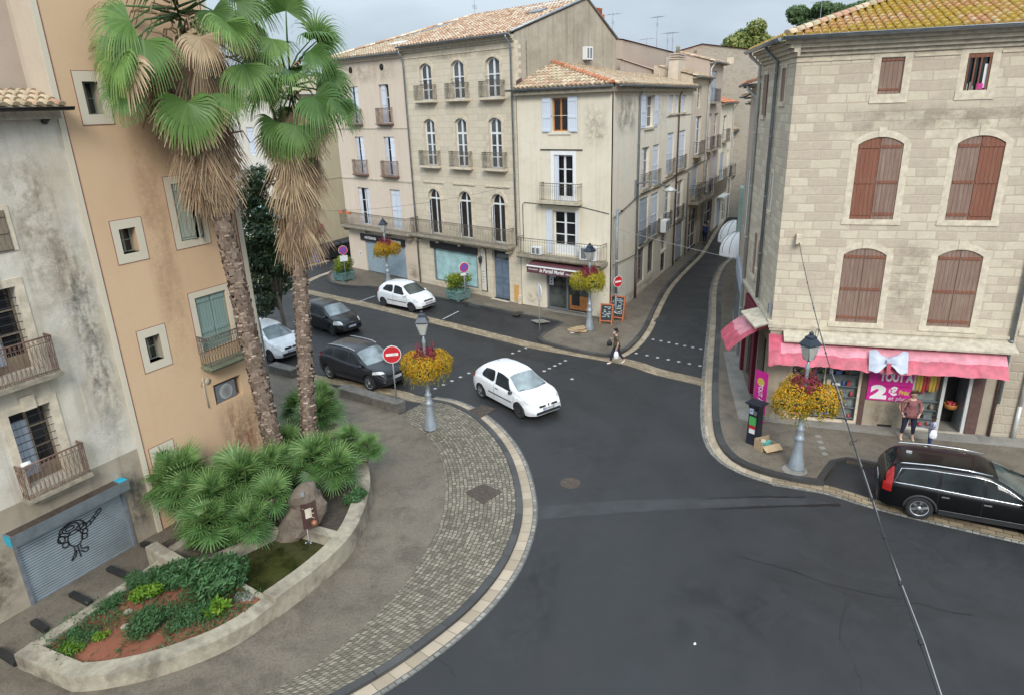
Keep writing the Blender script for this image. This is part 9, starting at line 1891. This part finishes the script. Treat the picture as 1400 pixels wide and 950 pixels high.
# woman with mask striding across the junction
b = G(843, 497, 0); RW = R(180+8)
P, J, k = person('woman in an olive top with a face mask, striding across with two bags', b, RW, 1.62,
 dict(l_elbow=(.02, .27, 1.13), l_wrist=(.08, .27, .9), r_elbow=(.0, -.27, 1.13), r_wrist=(.2, -.20, 1.20), l_knee=(-.10, .08, .50), l_ankle=(-.36, .08, .20), l_foot=(.8, 0, -.55), r_knee=(.22, -.09, .49), r_ankle=(.27, -.09, .075), hem=.88, lean=.04),
 dict(skin='skin_pale', hair='hair_dark', top='cloth_olive', trousers='cloth_navy', shoe='shoe_white'), 1.02, 'bun', .12, 'elbow')
hc = V(J['headm'][:3]); mb = MB(); g_ = []
for i in range(5): g_.append([mb.pt(hc+V((.055+.045*math.cos((j-3)*.42)*(1 if i in (1, 2, 3) else .9), .085*math.sin((j-3)*.42), -.015-.02*i))) for j in range(7)])
for i in range(4): [mb.fi((g_[i][j], g_[i][j+1], g_[i+1][j+1], g_[i+1][j]), None, .5, 0, True) for j in range(6)]
mb.build('face_mask', 'bag_white', P)
def bag(label, P_, J_, nm, off, sx, sy, sz, mat, cat, handle=.18):
 w_ = V(J_[nm+'palm'][:3]) if isinstance(nm, str) else V(nm); c_ = w_+V(off); M_ = Matrix.Translation(P_.location) @ Matrix.Rotation(P_.rotation_euler.z, 4, 'Z'); wl = M_ @ c_
 T = thing('hand_bag' if 'black' in label else 'carrier_bag', label, cat, wl, P_.rotation_euler.z); mb = MB(); prev = None
 for z, kk in ((-sz, .75), (-sz*.85, 1), (0, 1.05), (sz*.7, .8), (sz, .55)):
  r_ = [mb.pt((sx*kk*math.copysign(abs(math.cos(t))**.6, math.cos(t)), sy*kk*math.copysign(abs(math.sin(t))**.6, math.sin(t)), z+.01*math.sin(5*t))) for t in [6.2832*i/12 for i in range(12)]]
  if prev: [mb.fi((prev[i], prev[(i+1) % 12], r_[(i+1) % 12], r_[i]), None, .5, 0, True) for i in range(12)]
  else: mb.fi(r_[::-1])
  prev = r_
 mb.fi(prev); mb.build('pouch', mat, T); mb = MB(); mb.tube([(-sx*.4, 0, sz*.9), (-sx*.2, 0, sz+handle*.8), (0, 0, sz+handle), (sx*.2, 0, sz+handle*.8), (sx*.4, 0, sz*.9)], .008, 5); mb.build('handle', mat, T)
bag('small black shoulder bag in front of the masked woman', P, J, 'r', (.06, -.02, -.22), .12, .06, .12, 'bag_black', 'bag', .1)
bag('white plastic carrier bag hanging from the masked woman\'s hand', P, J, 'l', (.02, 0, -.30), .11, .06, .17, 'bag_white', 'bag', .14)
# shopkeeper standing at the pink shop
b = G(1239, 599, .12);
P, J, k = person('woman in a red patterned blouse and navy leggings standing before the pink shop', b, R(-107), 1.72,
 dict(l_elbow=(-.06, .33, 1.12), l_wrist=(.10, .24, .95), r_elbow=(-.06, -.34, 1.12), r_wrist=(.06, -.25, .93), l_knee=(.02, .14, .48), l_ankle=(0, .17, .075), r_knee=(.02, -.14, .48), r_ankle=(0, -.19, .075), hem=.78, lean=.0),
 dict(skin='skin_pale', hair='hair_brown', top='cloth_pattern', trousers='cloth_navy', shoe='shoe_pale'), 1.25, 'long', .10, 'wrist', hip_w=1.0)
hc = V(J['headm'][:3]); mb = MB(); [mb.tube([hc+V((.093, s_*.033+.024*math.cos(t), .012+.02*math.sin(t))) for t in [6.2832*i/10 for i in range(11)]], .004, 4) for s_ in (1, -1)]; mb.build('glasses', 'eye_dark', P)
# child beside her, half behind the black car
b = G(1270, 612, .12)
P, J, k = person('child in a pale lilac shirt with a white shoulder bag, beside the black car', b, R(165), 1.14,
 dict(l_elbow=(.05, .24, 1.13), l_wrist=(.26, .14, 1.12), r_elbow=(.05, -.24, 1.13), r_wrist=(.27, -.10, 1.2), l_knee=(.03, .08, .48), l_ankle=(0, .09, .075), r_knee=(.03, -.08, .48), r_ankle=(0, -.09, .075), hem=.9, lean=.0),
 dict(skin='skin_brown', hair='hair_dark', top='cloth_lilac', trousers='cloth_blue', shoe='shoe_white'), 1.0, 'short', .16, 'short')
bag('white cloth bag slung on the child in the lilac shirt', P, J, V((.02, .2, .60)), (0, 0, 0), .11, .04, .14, 'bag_white', 'bag', .3)
# distant passer-by up the street
b = G(963, 334, .12)
person('distant passer-by in blue walking away up the side street', b, R(66), 1.75,
 dict(l_elbow=(.05, .25, 1.13), l_wrist=(.22, .2, 1.2), r_elbow=(-.04, -.26, 1.12), r_wrist=(.10, -.25, .92), l_knee=(.1, .09, .49), l_ankle=(.05, .09, .08), r_knee=(-.02, -.09, .49), r_ankle=(-.2, -.09, .12), hem=.92, lean=.03),
 dict(skin='skin_pale', hair='hair_dark', top='cloth_blue', trousers='cloth_navy', shoe='bag_black'), 1.1, 'short', .08, 'wrist')
